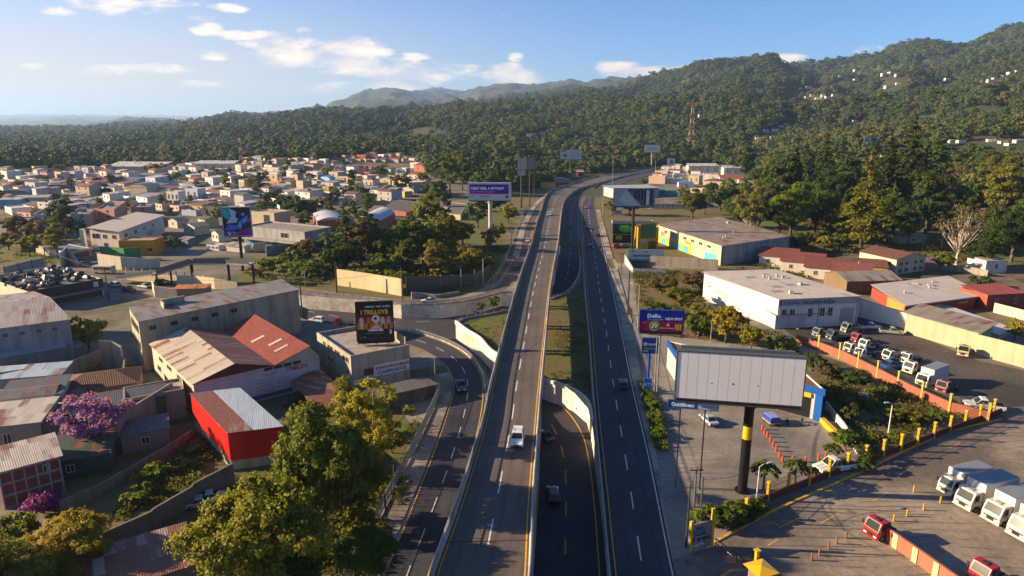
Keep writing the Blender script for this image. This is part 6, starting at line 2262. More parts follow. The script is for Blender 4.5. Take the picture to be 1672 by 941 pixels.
# ------------------------------------------------------------------ billboards and signs
class Board:
 """hoarding on a post: foot pixel, board rectangle in pixels, turned by yaw (degrees)"""
 def __init__(s, name, label, base, rect, yaw, post_r=0.4, post='#1d1e1f', face='#b9bab8', frame='#8d8f90', z0=0.0, thick=0.5, posts=1, cat='billboard', group=None, struts=True, shift=0.0):
  x0, y0, x1, y1 = rect
  s.b = P(base[0], base[1], z0)
  D = math.hypot(s.b.x, s.b.y)
  c = at_dist((x0 + x1) / 2, (y0 + y1) / 2, D)
  dep = c.y * CP - (c.z - CAM_H) * SP
  s.a = Vector((math.cos(R(yaw)), math.sin(R(yaw)), 0))
  s.n = Vector((s.a.y, -s.a.x, 0))
  s.w = (x1 - x0) / FPX * dep / abs(s.a.x - s.a.y * c.x / c.y)
  zt, zb = at_dist((x0 + x1) / 2, y0, D).z, at_dist((x0 + x1) / 2, y1, D).z
  s.z0, s.z1 = zb, zt
  s.h = zt - zb
  s.c = Vector((c.x, c.y, 0))
  s.root = thing(name, label, cat, s.b, group)
  m = MB()
  m.obox(s.p(0, 0), s.a * s.w, -s.n * thick, (0, 0, s.h))
  m.build('panel', 'vinyl', s.root, face)
  m = MB()
  t = max(0.06, s.h * 0.025)
  for (u, z, du, dz) in ((-t, -t, s.w + 2 * t, t), (-t, s.h, s.w + 2 * t, t), (-t, 0, t, s.h), (s.w, 0, t, s.h)):
   m.obox(s.p(u, z) + s.n * 0.05, s.a * du, -s.n * (thick + 0.1), (0, 0, dz))
  m.build('frame', 'metalwork', s.root, frame)
  if struts:
   m = MB()
   k = max(int(s.w / 1.6), 3)
   for i in range(k + 1):
    m.obox(s.p(s.w * i / k - 0.06, s.h * 0.02) - s.n * (thick + 0.05), s.a * 0.12, -s.n * 0.25, (0, 0, s.h * 0.99))
   m.obox(s.p(0, -0.45) - s.n * 0.1, s.a * s.w, -s.n * 0.25, (0, 0, 0.3))
   m.obox(s.p(0, -0.45) + s.n * 0.5, s.a * s.w, -s.n * 0.5, (0, 0, 0.06))
   m.build('catwalk', 'metalwork', s.root, '#2a2b2c')
  if posts == 1:
   q = s.c - s.n * (thick + post_r + 0.28) + s.a * shift
   m = MB()
   m.cyl((q.x, q.y, z0 - 0.3), (q.x, q.y, s.z0 + s.h * 0.55), post_r, n=16)
   m.cyl((q.x, q.y, s.z0 - 1.3), (q.x, q.y, s.z0 - 0.9), post_r * 1.4, n=16)
   m.cyl((q.x, q.y, z0 - 0.2), (q.x, q.y, z0 + 0.25), post_r * 1.6, n=16)
   m.build('column', 'metalwork', s.root, post)
  else:
   for i in range(posts):
    u = s.w * (i + 0.5) / posts
    q = s.p(u, 0) - s.n * (thick + post_r)
    m = MB()
    m.cyl((q.x, q.y, z0 - 0.3), (q.x, q.y, s.z1), post_r, n=8)
    m.build('column', 'metalwork', s.root, post)
 def p(s, u, z, out=0.0):
  return s.c + s.a * (u - s.w / 2) + Vector((0, 0, s.z0 + z)) + s.n * out
 def patch(s, u0, u1, v0, v1, col, out=0.0, name='artwork'):
  m = MB()
  m.obox(s.p(u0 * s.w, v0 * s.h, 0.012 + out), s.a * (u1 - u0) * s.w, s.n * -0.03, (0, 0, (v1 - v0) * s.h))
  return m.build(name, 'vinyl', s.root, col)
 def blob(s, pts, col, out=0.0, name='artwork'):
  m = MB()
  m.prism([s.p(u * s.w, v * s.h, 0.014 + out) for u, v in pts], s.n * -0.03)
  return m.build(name, 'vinyl', s.root, col)
 def disc(s, u, v, r, col, out=0.0, ry=None):
  ry = r if ry is None else ry
  return s.blob([(u + r * s.h / s.w * math.cos(k * 0.3307), v + ry * math.sin(k * 0.3307)) for k in range(19)], col, out)
 def text(s, u, v, size, t, col, sq=1.0, bold=0.0, out=0.03, align='LEFT'):
  return lettering(t, size * s.h, s.p(u * s.w, v * s.h, out), s.a, (0, 0, 1), col, s.root, align, squeeze=sq, bold=bold)

# the great blank hoarding
bb = Board('billboard', 'huge blank white billboard on a thick black column over the shop forecourt', (1213, 815), (1103, 580, 1311.5, 656.5), -10.5, 0.64, '#101112', '#dddcd8', '#4a4b4c', thick=0.9, shift=1.95)
for k in range(1, 12):
 bb.patch(k / 12 - 0.0012, k / 12 + 0.0012, 0.0, 1.0, '#a9a59e', -0.009, 'seam')
for u, v, r in ((0.285, 0.36, 0.012), (0.455, 0.375, 0.018), (0.65, 0.37, 0.012)):
 bb.disc(u, v, r, '#151515')
m = MB()
q = bb.c - bb.n * 1.82 + bb.a * 1.95
for s_ in (-1, 1):
 m.tube([(q.x, q.y, bb.z0 - 1.0), bb.p(bb.w / 2 + s_ * bb.w * 0.22, -0.3) - bb.n * 0.9], 0.13, n=6)
m.obox(bb.p(bb.w * 0.02, -0.75, -1.2), bb.a * bb.w * 0.96, -bb.n * 0.35, (0, 0, 0.35))
m.build('brace', 'black_steel', bb.root)
m = MB()
m.obox(bb.p(bb.w * 0.03, 0.1) - bb.n * 2.6, bb.a * bb.w * 0.92, -bb.n * 0.3, (0, 0, bb.h * 0.99))
m.build('rear_panel', 'metalwork', bb.root, '#5d6872')
m = MB()
zc = 8.0
m.cyl((q.x, q.y, zc), (q.x, q.y, zc + 1.9), 0.655, n=16, caps=False)
m.build('yellow_plate', 'vinyl', bb.root, '#b8a21c')
s2 = Board('hanging_sign', 'blue and white banner sign hanging below the blank white billboard', (1130, 800), (1091, 656, 1173, 668), -10.5, 0.1, '#202122', '#1b5c9c', '#1b4f86', thick=0.15, struts=False, posts=2, cat='sign')
s2.patch(0.6, 1.0, 0.02, 0.98, '#a9bccb', 0.01)
s2.text(0.06, 0.25, 0.66, 'Oxidilíneac', '#e6ecf0', sq=0.95, bold=0.02)
s2.text(0.66, 0.25, 0.6, 'ALQUILA', '#3f6a94', sq=0.85)

# blue over red food advert
bb = Board('billboard', 'blue and crimson food advertising board beside the right carriageway', (1066, 646), (1045, 508, 1116, 541), -6, 0.16, '#7d8284', '#0f2f8f', '#0f2a70', thick=0.7)
bb.patch(0.0, 1.0, 0.0, 0.48, '#98143f')
bb.text(0.16, 0.66, 0.26, 'Dello', '#dfe8f2', sq=1.1, bold=0.03)
bb.text(0.17, 0.53, 0.12, 'para compartir', '#8fb4e0')
bb.text(0.46, 0.58, 0.2, 'C', '#8fb4e0')
bb.text(0.58, 0.56, 0.16, 'NEW SPOT', '#e4ecf4', bold=0.02)
bb.disc(0.34, 0.25, 0.25, '#d9a334', 0.01)
bb.disc(0.34, 0.25, 0.20, '#3f8f4d', 0.02)
for du, dv in ((-.03, .05), (.03, -.04), (.0, .1), (.05, .05), (-.05, -.06)):
 bb.disc(0.34 + du, 0.25 + dv, 0.05, '#e6e0cf', 0.03)
bb.text(0.62, 0.26, 0.2, 'A', '#ecd9de', bold=0.02)
bb.text(0.48, 0.12, 0.12, 'Alloscrocanno', '#e8c9d2', sq=0.9)
for u in (0.82, 0.87, 0.92):
 bb.patch(u, u + 0.035, 0.08, 0.36, '#d3b13a', 0.01)
bb.text(0.07, 0.38, 0.08, 'MY!', '#e8c9d2')
# blue totem with flag sign
bb = Board('totem_sign', 'blue roadside totem with square flag sign and small lower sign', (1064, 642), (1049, 553, 1075.5, 577), -4, 0.24, '#14409a', '#17479f', '#10357c', thick=0.4, struts=False, cat='sign')
bb.text(0.34, 0.55, 0.24, 'maxxifa', '#e2e8ef', sq=0.8, bold=0.02)
bb.disc(0.18, 0.62, 0.14, '#d8d6cd', 0.01)
bb.patch(0.1, 0.82, 0.26, 0.38, '#6f9a4a', 0.01)
bb.patch(0.08, 0.36, 0.1, 0.2, '#c9b95a', 0.01)
m = MB()
m.obox(bb.p(0.2 * bb.w, -7.6), bb.a * bb.w * 0.5, -bb.n * 0.3, (0, 0, 2.6))
lo = m.build('lower_sign', 'vinyl', bb.root, '#2f74b8')
m = MB()
m.obox(bb.p(0.2 * bb.w, -8.3, .01), bb.a * bb.w * 0.5, -bb.n * 0.32, (0, 0, 0.7))
m.build('orange_strip', 'vinyl', bb.root, '#c9641c')
lettering('ATM', 1.0, bb.p(0.24 * bb.w, -6.6, 0.03), bb.a, (0, 0, 1), '#d5e4f0', bb.root, squeeze=0.8)

# film hoarding on the office roof
z_ = OFF.h - 0.7
fb = OFF.pt(OFF.la * 0.42, OFF.lb * 0.35, z_)
px_, py_ = to_px(fb)
bb = Board('billboard', 'dark film hoarding with red and gold artwork on the office roof', (px_, py_), (582.5, 494, 641.5, 556), 9, 0.12, '#2a2a2a', '#1a1214', '#131012', z0=z_, thick=0.5, posts=3)
bb.patch(0.0, 1.0, 0.34, 0.70, '#8a2418')
bb.patch(0.0, 1.0, 0.30, 0.46, '#b56a17', 0.004)
bb.patch(0.0, 1.0, 0.64, 0.76, '#4a1518', 0.004)
bb.text(0.25, 0.87, 0.065, 'PASION  VIVE  SUEÑA', '#b9c4d2', bold=0.02)
bb.text(0.12, 0.70, 0.15, 'I TRILLOYE', '#d5b832', sq=0.92, bold=0.05)
bb.disc(0.53, 0.57, 0.105, '#cfc9bd', 0.01)
bb.disc(0.52, 0.58, 0.04, '#4a3a36', 0.02)
bb.patch(0.515, 0.545, 0.36, 0.48, '#cfc9bd', 0.01)
for u, c in ((0.13, '#b9a9b8'), (0.33, '#a0642c'), (0.72, '#bdb2a8'), (0.88, '#9b8fa6')):
 bb.disc(u, 0.50, 0.055, c, 0.01, 0.12)
 bb.patch(u - 0.02, u + 0.03, 0.31, 0.44, '#cfc9bd' if u < .2 else '#5a2a1c', 0.02)
for k in range(7):
 bb.patch(0.41 + 0.035 * k, 0.43 + 0.035 * k, 0.31 + 0.02 * (k % 2), 0.36 + 0.02 * (k % 3), '#d9d4c8', 0.02)
bb.text(0.31, 0.25, 0.075, 'CARROUSEL', '#e3e1dc', bold=0.03, sq=0.9)
bb.text(0.24, 0.18, 0.03, 'ESTRENO EN TODAS LAS SALAS', '#a9a9b2')
bb.patch(0.9, 0.96, 0.16, 0.27, '#c9c9cc', 0.01)
bb.text(0.06, 0.08, 0.04, 'O   CINE', '#9aa0b5')
bb.patch(0.06, 0.9, 0.05, 0.06, '#6a1f3a', 0.01)

# colourful art board at the junction
bb = Board('billboard', 'tall multicoloured abstract billboard on a black pole at the junction', (388, 444), (364, 339, 409.5, 385), 8, 0.5, '#141618', '#0d1326', '#a9a8a4', thick=0.7)
bb.blob([(0.02, 0.98), (0.3, 0.98), (0.26, 0.62), (0.02, 0.7)], '#1f9a5a', 0.01)
bb.blob([(0.02, 0.7), (0.14, 0.6), (0.26, 0.62), (0.16, 0.95), (0.02, 0.98)], '#2a9ec0', 0.015)
bb.blob([(0.24, 0.98), (0.5, 0.86), (0.46, 0.66), (0.55, 0.6), (0.48, 0.46), (0.12, 0.44), (0.3, 0.7)], '#9db4e0', 0.02)
bb.blob([(0.64, 0.55), (0.78, 0.66), (0.92, 0.72), (0.86, 0.5), (0.72, 0.4)], '#2f8fe0', 0.01)
bb.blob([(0.66, 0.74), (0.72, 0.82), (0.82, 0.76), (0.76, 0.7)], '#4fa4e8', 0.01)
bb.blob([(0.8, 0.48), (0.98, 0.66), (0.98, 0.46)], '#b01f7a', 0.01)
bb.blob([(0.5, 0.28), (0.56, 0.5), (0.64, 0.52), (0.68, 0.34), (0.6, 0.22)], '#3f9fe8', 0.01)
bb.blob([(0.04, 0.22), (0.2, 0.4), (0.5, 0.36), (0.6, 0.26), (0.3, 0.2)], '#3a5fd0', 0.012)
bb.blob([(0.3, 0.02), (0.98, 0.02), (0.98, 0.3), (0.6, 0.16)], '#7a1f86', 0.01)
bb.blob([(0.02, 0.02), (0.32, 0.02), (0.44, 0.14), (0.1, 0.18)], '#4a2f96', 0.013)
for k, (u, v, c) in enumerate(((0.16, 0.12, '#c9c9d8'), (0.26, 0.1, '#5fb04a'), (0.36, 0.12, '#d0b93a'), (0.46, 0.1, '#c03a8a'), (0.2, 0.05, '#e0e0ea'), (0.4, 0.05, '#5fb04a'))):
 bb.disc(u, v, 0.03, c, 0.02)

bb = Board('billboard', 'purple and magenta billboard with white frame on a pale column', (798, 402), (765, 299, 834, 327), -3, 0.75, '#b5b6b4', '#c5c5c8', '#c4c4c6', thick=0.9)
bb.patch(0.03, 0.95, 0.36, 0.92, '#4a1f86')
bb.patch(0.03, 0.62, 0.37, 0.46, '#b5126f', 0.004)
bb.patch(0.05, 0.62, 0.465, 0.52, '#d65aa6', 0.005)
bb.patch(0.03, 0.95, 0.355, 0.40, '#7a1a7c', 0.002)
bb.text(0.055, 0.62, 0.2, 'FZJRE VIBEL A MYVIGUP', '#ece6f2', sq=0.92, bold=0.06)
bb.text(0.28, 0.2, 0.1, 'BANCA MIA', '#4a4a55', bold=0.03)
bb.text(0.26, 0.12, 0.06, 'www.aqui todos los dias', '#7a7a80')
bb.patch(0.87, 0.945, 0.12, 0.28, '#a02038')
bb.disc(0.09, 0.26, 0.04, '#55555e')

bb = Board('billboard', 'weathered grey grid-framed double billboard left of the highway bend', (857, 340), (845.5, 259, 857.5, 287), 0, 0.5, '#3a352f', '#a79f94', '#6d675f', thick=0.6)
bb.patch(0.0, 1.0, 0.32, 0.36, '#5f5a52')
bb.patch(0.3, 0.34, 0, 1, '#6f6a62')
bb = Board('billboard', 'brownish back-to-back billboard right beside the grey grid-framed one', (866, 338), (859, 259, 873, 277), 12, 0.4, '#3a352f', '#8a7f74', '#5d564e', thick=0.6)
bb = Board('billboard', 'white billboard with green corner above the highway bend', (932, 286), (915.5, 245, 949.5, 260), -2, 0.9, '#2a2a2a', '#b9b8b2', '#8a8a86', thick=0.9)
bb.patch(0.0, 0.25, 0.82, 1.0, '#2f8f62')
bb.text(0.1, 0.25, 0.36, 'MR', '#7a4a52', bold=0.2)
for k in range(4):
 bb.text(0.45, 0.68 - 0.17 * k, 0.13, 'todo lo que buscas', '#6d6d68')
bb = Board('billboard', 'plain white billboard at the end of the highway by the woods', (1063, 276), (1053.5, 237, 1078, 249), -2, 0.9, '#8a7a66', '#c4bfb6', '#9a968e', thick=0.9)
bb.text(0.1, 0.4, 0.3, 'ARQUITEC', '#a09a92', bold=0.1)
bb = Board('billboard', 'small poster board with blue figure beyond the plain white billboard', (1096, 280), (1090, 259, 1102, 270), -4, 0.5, '#5a5650', '#bdb8ae', '#8a857c', thick=0.6)
bb.disc(0.55, 0.5, 0.3, '#4a6a9a')
bb = Board('billboard', 'small yellow and green billboard among the trees below the hillside houses', (1260, 268), (1252.5, 229, 1267, 241), 0, 0.6, '#55504a', '#c3a63a', '#8a867c', thick=0.7)
bb.disc(0.3, 0.4, 0.3, '#6f9a3a')
bb.disc(0.7, 0.6, 0.22, '#b5642f')
bb = Board('billboard', 'small white billboard standing low at the edge of the wood', (1226, 268), (1220, 255, 1232, 261), 0, 0.5, '#55504a', '#b3b9bf', '#8a867c', thick=0.6)
bb = Board('billboard', 'dark-framed billboard with white, yellow and brown picture above the wood', (1421, 285), (1411.5, 223.5, 1431.5, 236), 0, 0.7, '#2a2826', '#a9aaa8', '#55524c', thick=0.8)
bb.patch(0.0, 0.25, 0.0, 0.3, '#c9a61c')
bb.patch(0.55, 0.95, 0.1, 0.9, '#6f5a55', 0.003)
bb.text(0.1, 0.5, 0.28, 'UP', '#5f6670', bold=0.2)
# torn grey billboard beside the carriageway
bb = Board('billboard', 'torn grey billboard with dark streaks on a black pole right of the carriageway', (1035, 408), (1003.5, 308.5, 1069, 337), -4, 0.55, '#1b1c1d', '#8d97a3', '#3f4346', thick=0.9)
for k in range(6):
 bb.patch(0.05 + 0.045 * k, 0.053 + 0.045 * k, 0.02, 0.98, '#6d7580', 0.003)
bb.blob([(0.30, 0.98), (0.98, 0.98), (0.98, 0.04), (0.68, 0.04), (0.48, 0.5)], '#46505a', 0.004)
bb.blob([(0.28, 0.9), (0.4, 0.62), (0.62, 0.06), (0.36, 0.04), (0.1, 0.3)], '#a4adb6', 0.006)
for u in (0.5, 0.58, 0.66, 0.74, 0.9):
 bb.patch(u, u + 0.045, 0.4 if u < 0.7 else 0.1, 0.95, '#15181c', 0.01)
bb.patch(0.79, 0.86, 0.08, 0.92, '#b9c0c6', 0.01)
for k in range(7):
 bb.patch(0.36 + 0.09 * k, 0.41 + 0.09 * k, 0.95, 1.02, '#5a2035', 0.02)
b = Bd('roof_canopy', 'long grey metal roof behind the torn grey billboard', (1001, 309, 324), (985, 305), (1076, 307), cat='shed')
b.walls('#a3a6a8').slope('#9fa5aa', 'clean_roof', 0.6, 0.5)
bb = Board('billboard', 'dark board with bright green product picture behind the rusty-roofed warehouse', (1012, 402), (1001, 366, 1038, 381), -3, 0.25, '#1a1c1c', '#1f3a30', '#141818', thick=0.6, posts=2)
bb.blob([(0.28, 0.9), (0.7, 0.9), (0.95, 0.3), (0.5, 0.05), (0.25, 0.4)], '#3fae2f', 0.01)
bb.blob([(0.35, 0.86), (0.68, 0.86), (0.66, 0.6), (0.4, 0.62)], '#8fc43a', 0.02)
bb = Board('sign_board', 'low dark board with small yellow picture under the green product board', (1014, 404), (1001, 384, 1030, 397), -3, 0.2, '#1a1c1c', '#20201c', '#141414', thick=0.4, posts=2, struts=False, cat='sign')
bb.patch(0.15, 0.5, 0.45, 0.9, '#8f861f')
b = Bd('yellow_shop', 'angular mustard yellow shop with dark green upper board', (1042, 372, 407), (1037, 369), (1076, 371))
b.walls('#a88612').flat('#6d6a5a')
b.panel('E', 0.1, 0.85, b.h * 0.5, b.h * 1.15, '#2f5a3a', 'green_board', 0.2)
b.panel('E', 0.05, 0.4, b.h * 0.3, b.h * 0.45, '#8f9a9a', 'sign_panel', 0.2)
b.panel('E', 0.5, 0.9, 0.0, b.h * 0.35, '#3a3420', 'dark_bay_panel', 0.06)  # bay shade as a dark painted panel, no real recess
bb = Board('sign_board', 'long white clinic sign with green base strip in front of the rusty-roofed warehouse', (1052, 434), (1024.5, 408, 1083, 426), -4, 0.15, '#6a6a66', '#c3c2bb', '#8f908a', thick=0.4, posts=4, cat='sign')
bb.patch(0.0, 0.8, 0.0, 0.12, '#2f8f6a')
bb.patch(0.0, 1.0, 0.12, 0.2, '#5fb5b0')
bb.patch(0.1, 0.18, 0.76, 0.95, '#2f9a5a')
bb.text(0.15, 0.36, 0.26, 'GRAN EDISON', '#4a4038', sq=1.0, bold=0.05)
bb.disc(0.52, 0.78, 0.08, '#55504a')
bb = Board('road_sign', 'small yellow diamond-edged warning sign beside the right pavement', (1028, 516), (1026, 504.5, 1032, 512), -4, 0.06, '#6a6a66', '#c9ad14', '#2a2a20', thick=0.1, struts=False, cat='sign')
# grey notice board at the gate, between two yellow posts
p0, p1 = P(1123, 904), P(1159.5, 893.5)
t = thing('notice_board', 'grey notice board between yellow posts at the street gate', 'sign', p0)
d = (p1 - p0)
n = Vector((d.y, -d.x, 0)).normalized()
zt = ztop(p1, 1162, 846)
m = MB()
m.obox(p0 + Vector((0, 0, 0.15)), d, -n * 0.12, (0, 0, zt - 0.4))
m.build('panel', 'old_concrete', t, '#85888c')
for q, ypx, xpx in ((p0 + d * 0.08, 850, 1128), (p1 + d.normalized() * 0.1, 829, 1166)):
 m = MB()
 hp = ztop(q, xpx, ypx)
 m.box(q.x, q.y, -0.1, 0.34, 0.34, hp, math.atan2(d.y, d.x))
 m.build('post', 'enamel', t, '#c9a21e')
rt_, L_ = d.normalized(), d.length
at_ = lambda u, z: p0 + d * u + n * 0.03 + Vector((0, 0, z))
zt -= 0.25
for u, z, s_, tx, c in ((0.3, 0.80, 0.42, 'PLAZA', '#2b3036'), (0.14, 0.66, 0.55, 'MADERAS', '#2f6f86'), (0.2, 0.56, 0.36, 'Y FERRETERIA', '#3a4a55'), (0.38, 0.36, 0.6, 'SE VENDE', '#1e2226'), (0.12, 0.18, 0.4, 'Tel 2260 7718', '#c5ccd2')):
 lettering(tx, s_, at_(u, zt * z), rt_, (0, 0, 1), c, t, squeeze=0.8, bold=0.02)
m = MB()
m.obox(at_(0.1, zt * 0.36), d * 0.18, n * 0.02, (0, 0, 0.6))
m.build('red_patch', 'vinyl', t, '#8a2430')

# ------------------------------------------------------------------ posts, lamps, towers
def vpole(name, label, base, top, r, col, cat='pole', arm=None, group=None, mat='metalwork', z0=0.0, cross=False):
 q = P(base[0], base[1], z0)
 zt = ztop(q, top[0], top[1])
 t = thing(name, label, cat, q, group)
 m = MB()
 m.cyl((q.x, q.y, z0 - 0.2), (q.x, q.y, zt), r * 1.2, r * 0.75, 8)
 m.build('post', mat, t, col)
 if arm:
  a = Vector((math.cos(R(arm[0])), math.sin(R(arm[0])), 0))
  m = MB()
  e = Vector((q.x, q.y, zt - 0.1)) + a * arm[1] + Vector((0, 0, 0.35))
  m.tube([(q.x, q.y, zt - 0.15), Vector((q.x, q.y, zt - 0.1)) + a * arm[1] * 0.4 + Vector((0, 0, 0.3)), e], 0.05, n=5)
  m.build('arm', mat, t, col)
  m = MB()
  m.obox(e - Vector((0, 0.15, 0.05)), a * 0.7, (0, 0.3, 0), (0, 0, 0.14))
  m.build('lamp_head', 'enamel', t, '#a9aba8')
 if cross:
  m = MB()
  m.obox((q.x - 0.9, q.y - 0.06, zt - 0.6), (1.8, 0, 0), (0, 0.12, 0), (0, 0, 0.12))
  for k in (-0.7, 0, 0.7):
   m.cyl((q.x + k, q.y, zt - 0.5), (q.x + k, q.y, zt - 0.25), 0.06, n=5)
  m.build('crossarm', 'metalwork', t, '#4a453d')
 return t
for a in [
 ('street_lamp', 'street lamp with short arm over the ramp pavement', (644, 797), (641, 752), 0.09, '#4d5a58', 'street lamp', (10, 2.2)),
 ('utility_pole', 'green-footed pole at the edge of the ramp pavement', (631, 858), (634, 805), 0.12, '#3d4a44', 'pole', None),
 ('utility_pole', 'slim grey pole inside the ramp fence near the camera', (556, 960), (557, 880), 0.1, '#5a5a55', 'pole', None),
 ('street_lamp', 'street lamp on the inner curve of the ramp', (711, 638), (711, 586), 0.09, '#8f8a60', 'street lamp', (170, 1.6)),
 ('utility_pole', 'dark pole at the corner of the long concrete building', (494, 520), (493, 452), 0.16, '#2f2d2a', 'pole', None, None, 'metalwork', 0.0, True),
 ('utility_pole', 'grey pole in the bushes above the frontage road', (475, 463), (475, 422), 0.14, '#6d6a64', 'pole', None),
 ('utility_pole', 'second grey pole in the bushes above the frontage road', (499, 468), (498, 435), 0.14, '#6d6a64', 'pole', None),
 ('street_lamp', 'double-headed lamp on the grassy verge left of the bushes', (447, 462), (447, 443), 0.1, '#5f6660', 'street lamp', (20, 1.5)),
 ('utility_pole', 'thick dark pole at the left end of the cream hoarding', (550, 478), (550, 427), 0.22, '#3a342e', 'pole', None),
 ('utility_pole', 'wooden pole with crossarm between hoarding and mesh fence', (657, 490), (656, 437), 0.18, '#54504a', 'pole', None, None, 'metalwork', 0.0, True),
 ('street_lamp', 'tall lamp where the frontage road turns uphill', (789, 466), (790, 422), 0.1, '#a3a5a2', 'street lamp', (20, 2.0)),
 ('utility_pole', 'grey pole rising from the dark mesh fence', (753, 471), (753, 439), 0.12, '#8d9490', 'pole', None),
 ('utility_pole', 'dark pole in front of the scrap building', (178, 490), (176, 438), 0.14, '#34302c', 'pole', None, None, 'metalwork', 0.0, True),
 ('utility_pole', 'dark pole beside the road behind the scrap heap', (78, 444), (78, 402), 0.16, '#34302c', 'pole', None, None, 'metalwork', 0.0, True),
 ('street_lamp', 'lamp on the pavement beside the weedy lot', (1041, 536), (1044, 466), 0.09, '#9aa09e', 'street lamp', (150, 1.8)),
 ('utility_pole', 'pole with crossarm by the clinic sign', (1014, 448), (1014, 412), 0.14, '#55504a', 'pole', None, None, 'metalwork', 0.0, True),
 ('utility_pole', 'thick dark pole behind the small yellow warning sign', (1025, 515), (1028, 443), 0.2, '#33312e', 'pole', None),
 ('utility_pole', 'pale pole standing beside the blue totem', (1068, 644), (1078, 548), 0.1, '#7f8684', 'pole', None),
 ('utility_pole', 'dark leaning-looking pole at the gate corner', (1120, 893), (1121, 792), 0.13, '#3a3c3a', 'pole', None),
 ('utility_pole', 'pole carrying a white transformer in the gate cluster', (1133, 828), (1138, 762), 0.14, '#5a5f5d', 'pole', None, None, 'metalwork', 0.0, True),
 ('utility_pole', 'tall green-grey pole right in the gate cluster', (1143, 850), (1150, 779), 0.14, '#3f4f4a', 'pole', None),
 ('street_lamp', 'slim white lamp post on the bare soil plot', (1449, 716), (1456, 660), 0.1, '#c4c7c8', 'street lamp', (180, 0.6)),
 ('street_lamp', 'slim white lamp post by the fence near the black column', (1234, 826), (1241, 762), 0.09, '#bfc2c2', 'street lamp', (20, 1.2)),
 ('utility_pole', 'tall dark pole between the grey double billboards', (872, 325), (872, 262), 0.25, '#3a3833', 'pole', None),
 ('utility_pole', 'thin pole beside the frontage road below the purple billboard', (835, 400), (836, 360), 0.14, '#55514a', 'pole', None),
 ('utility_pole', 'thin pole further up the frontage road', (850, 362), (851, 328), 0.14, '#55514a', 'pole', None),
 ('street_lamp', 'highway lamp where the flyover meets the highway', (1000, 303), (999, 260), 0.2, '#7a7a74', 'street lamp', (190, 2.5)),
 ('street_lamp', 'highway lamp on the far bend', (1070, 281), (1070, 262), 0.25, '#7a7a74', 'street lamp', (190, 2.5)),
 ('utility_pole', 'pole on the verge before the torn grey billboard', (984, 352), (985, 305), 0.2, '#8a8780', 'pole', None),
 ('street_lamp', 'lamp post in the planted bank by the white warehouse', (1160, 560), (1157, 520), 0.1, '#8a8780', 'street lamp', (0, 0.9)),
]:
 vpole(*a)

def tower(label, base, top, wpx, yoff=0.0):
 q = T(*base)
 zt = ztop(Vector((q.x, q.y, 0)), top[0], top[1])
 t = thing('radio_mast', label, 'mast', q)
 dep = q.y * CP - (q.z - CAM_H) * SP
 w0, w1 = wpx / FPX * dep / 2, wpx / FPX * dep / 8
 nsec = 9
 for k in range(nsec):
  m = MB()
  za, zb = q.z + (zt - q.z) * k / nsec, q.z + (zt - q.z) * (k + 1) / nsec
  ra, rb = w0 + (w1 - w0) * k / nsec, w0 + (w1 - w0) * (k + 1) / nsec
  cs = [(-1, -1), (1, -1), (1, 1), (-1, 1)]
  rr = max(0.12, dep / FPX * 0.16)
  for i in range(4):
   a, b_ = cs[i], cs[(i + 1) % 4]
   pa = lambda c, r, z: (q.x + c[0] * r, q.y + c[1] * r, z)
   m.cyl(pa(a, ra, za), pa(a, rb, zb), rr, n=5)
   m.cyl(pa(a, ra, za), pa(b_, rb, zb), rr * 0.6, n=4)
   m.cyl(pa(a, rb, zb), pa(b_, rb, zb), rr * 0.6, n=4)
  m.build('mast_section', 'enamel', t, '#a3261c' if k % 2 == 0 else '#c9c6c0')
tower('tall red and white lattice mast on the wooded slope beyond the highway', (1127, 248), (1130, 168), 10)
tower('red and white lattice mast at the right end of the far town', (396, 284), (396, 218), 6)
tower('shorter red and white lattice mast among the far warehouses', (265, 274), (265, 235), 6)

# ------------------------------------------------------------------ bollards, gate, kiosk
m = MB()
m.cyl((0, 0, -0.05), (0, 0, 0.8), 0.17, n=12)
m.cyl((0, 0, 0.8), (0, 0, 0.9), 0.17, 0.08, 12)
o0 = None
OB = [(380, 345), (403, 383), (428, 415), (457, 463), (485, 507), (512, 550), (546, 603), (572, 653), (670, 650), (795, 655), (918, 632), (990, 610)]
for i, (a, c) in enumerate(OB):
 q = P(1180 + a / 5.88, 640 + (c + 18) / 5.88)
 if o0 is None:
  o0 = m.build('bollard', 'enamel', None, '#c2481c')
  o0.location = q
  o = o0
 else:
  o = copy_tree(o0, loc=q)
 tag(o, ('orange bollard %s in the line across the shop forecourt' if i < 8 else 'orange bollard %s in the short row by the palms') % ('next to the blue cart' if i == 0 else 'at the corner by the palms' if i == 7 else ('second', 'third', 'fourth', 'fifth', 'sixth', 'seventh')[i - 1] + ' from the blue cart' if i < 8 else ('first from the corner', 'second from the corner', 'third from the corner', 'nearest the white pickup truck')[i - 8]), 'bollard', 'orange forecourt bollards')
m = MB()
m.cyl((0, 0, -0.05), (0, 0, 1.0), 0.11, n=10)
o0 = None
YB = [(912, 512, 'y'), (1048, 568, 'y'), (962, 604, 'y'), (877, 635, 'y'), (810, 660, 'y'), (567, 748, 'b'), (518, 776, 'b'), (477, 804, 'b'), (430, 836, 'b'), (390, 860, 'b')]
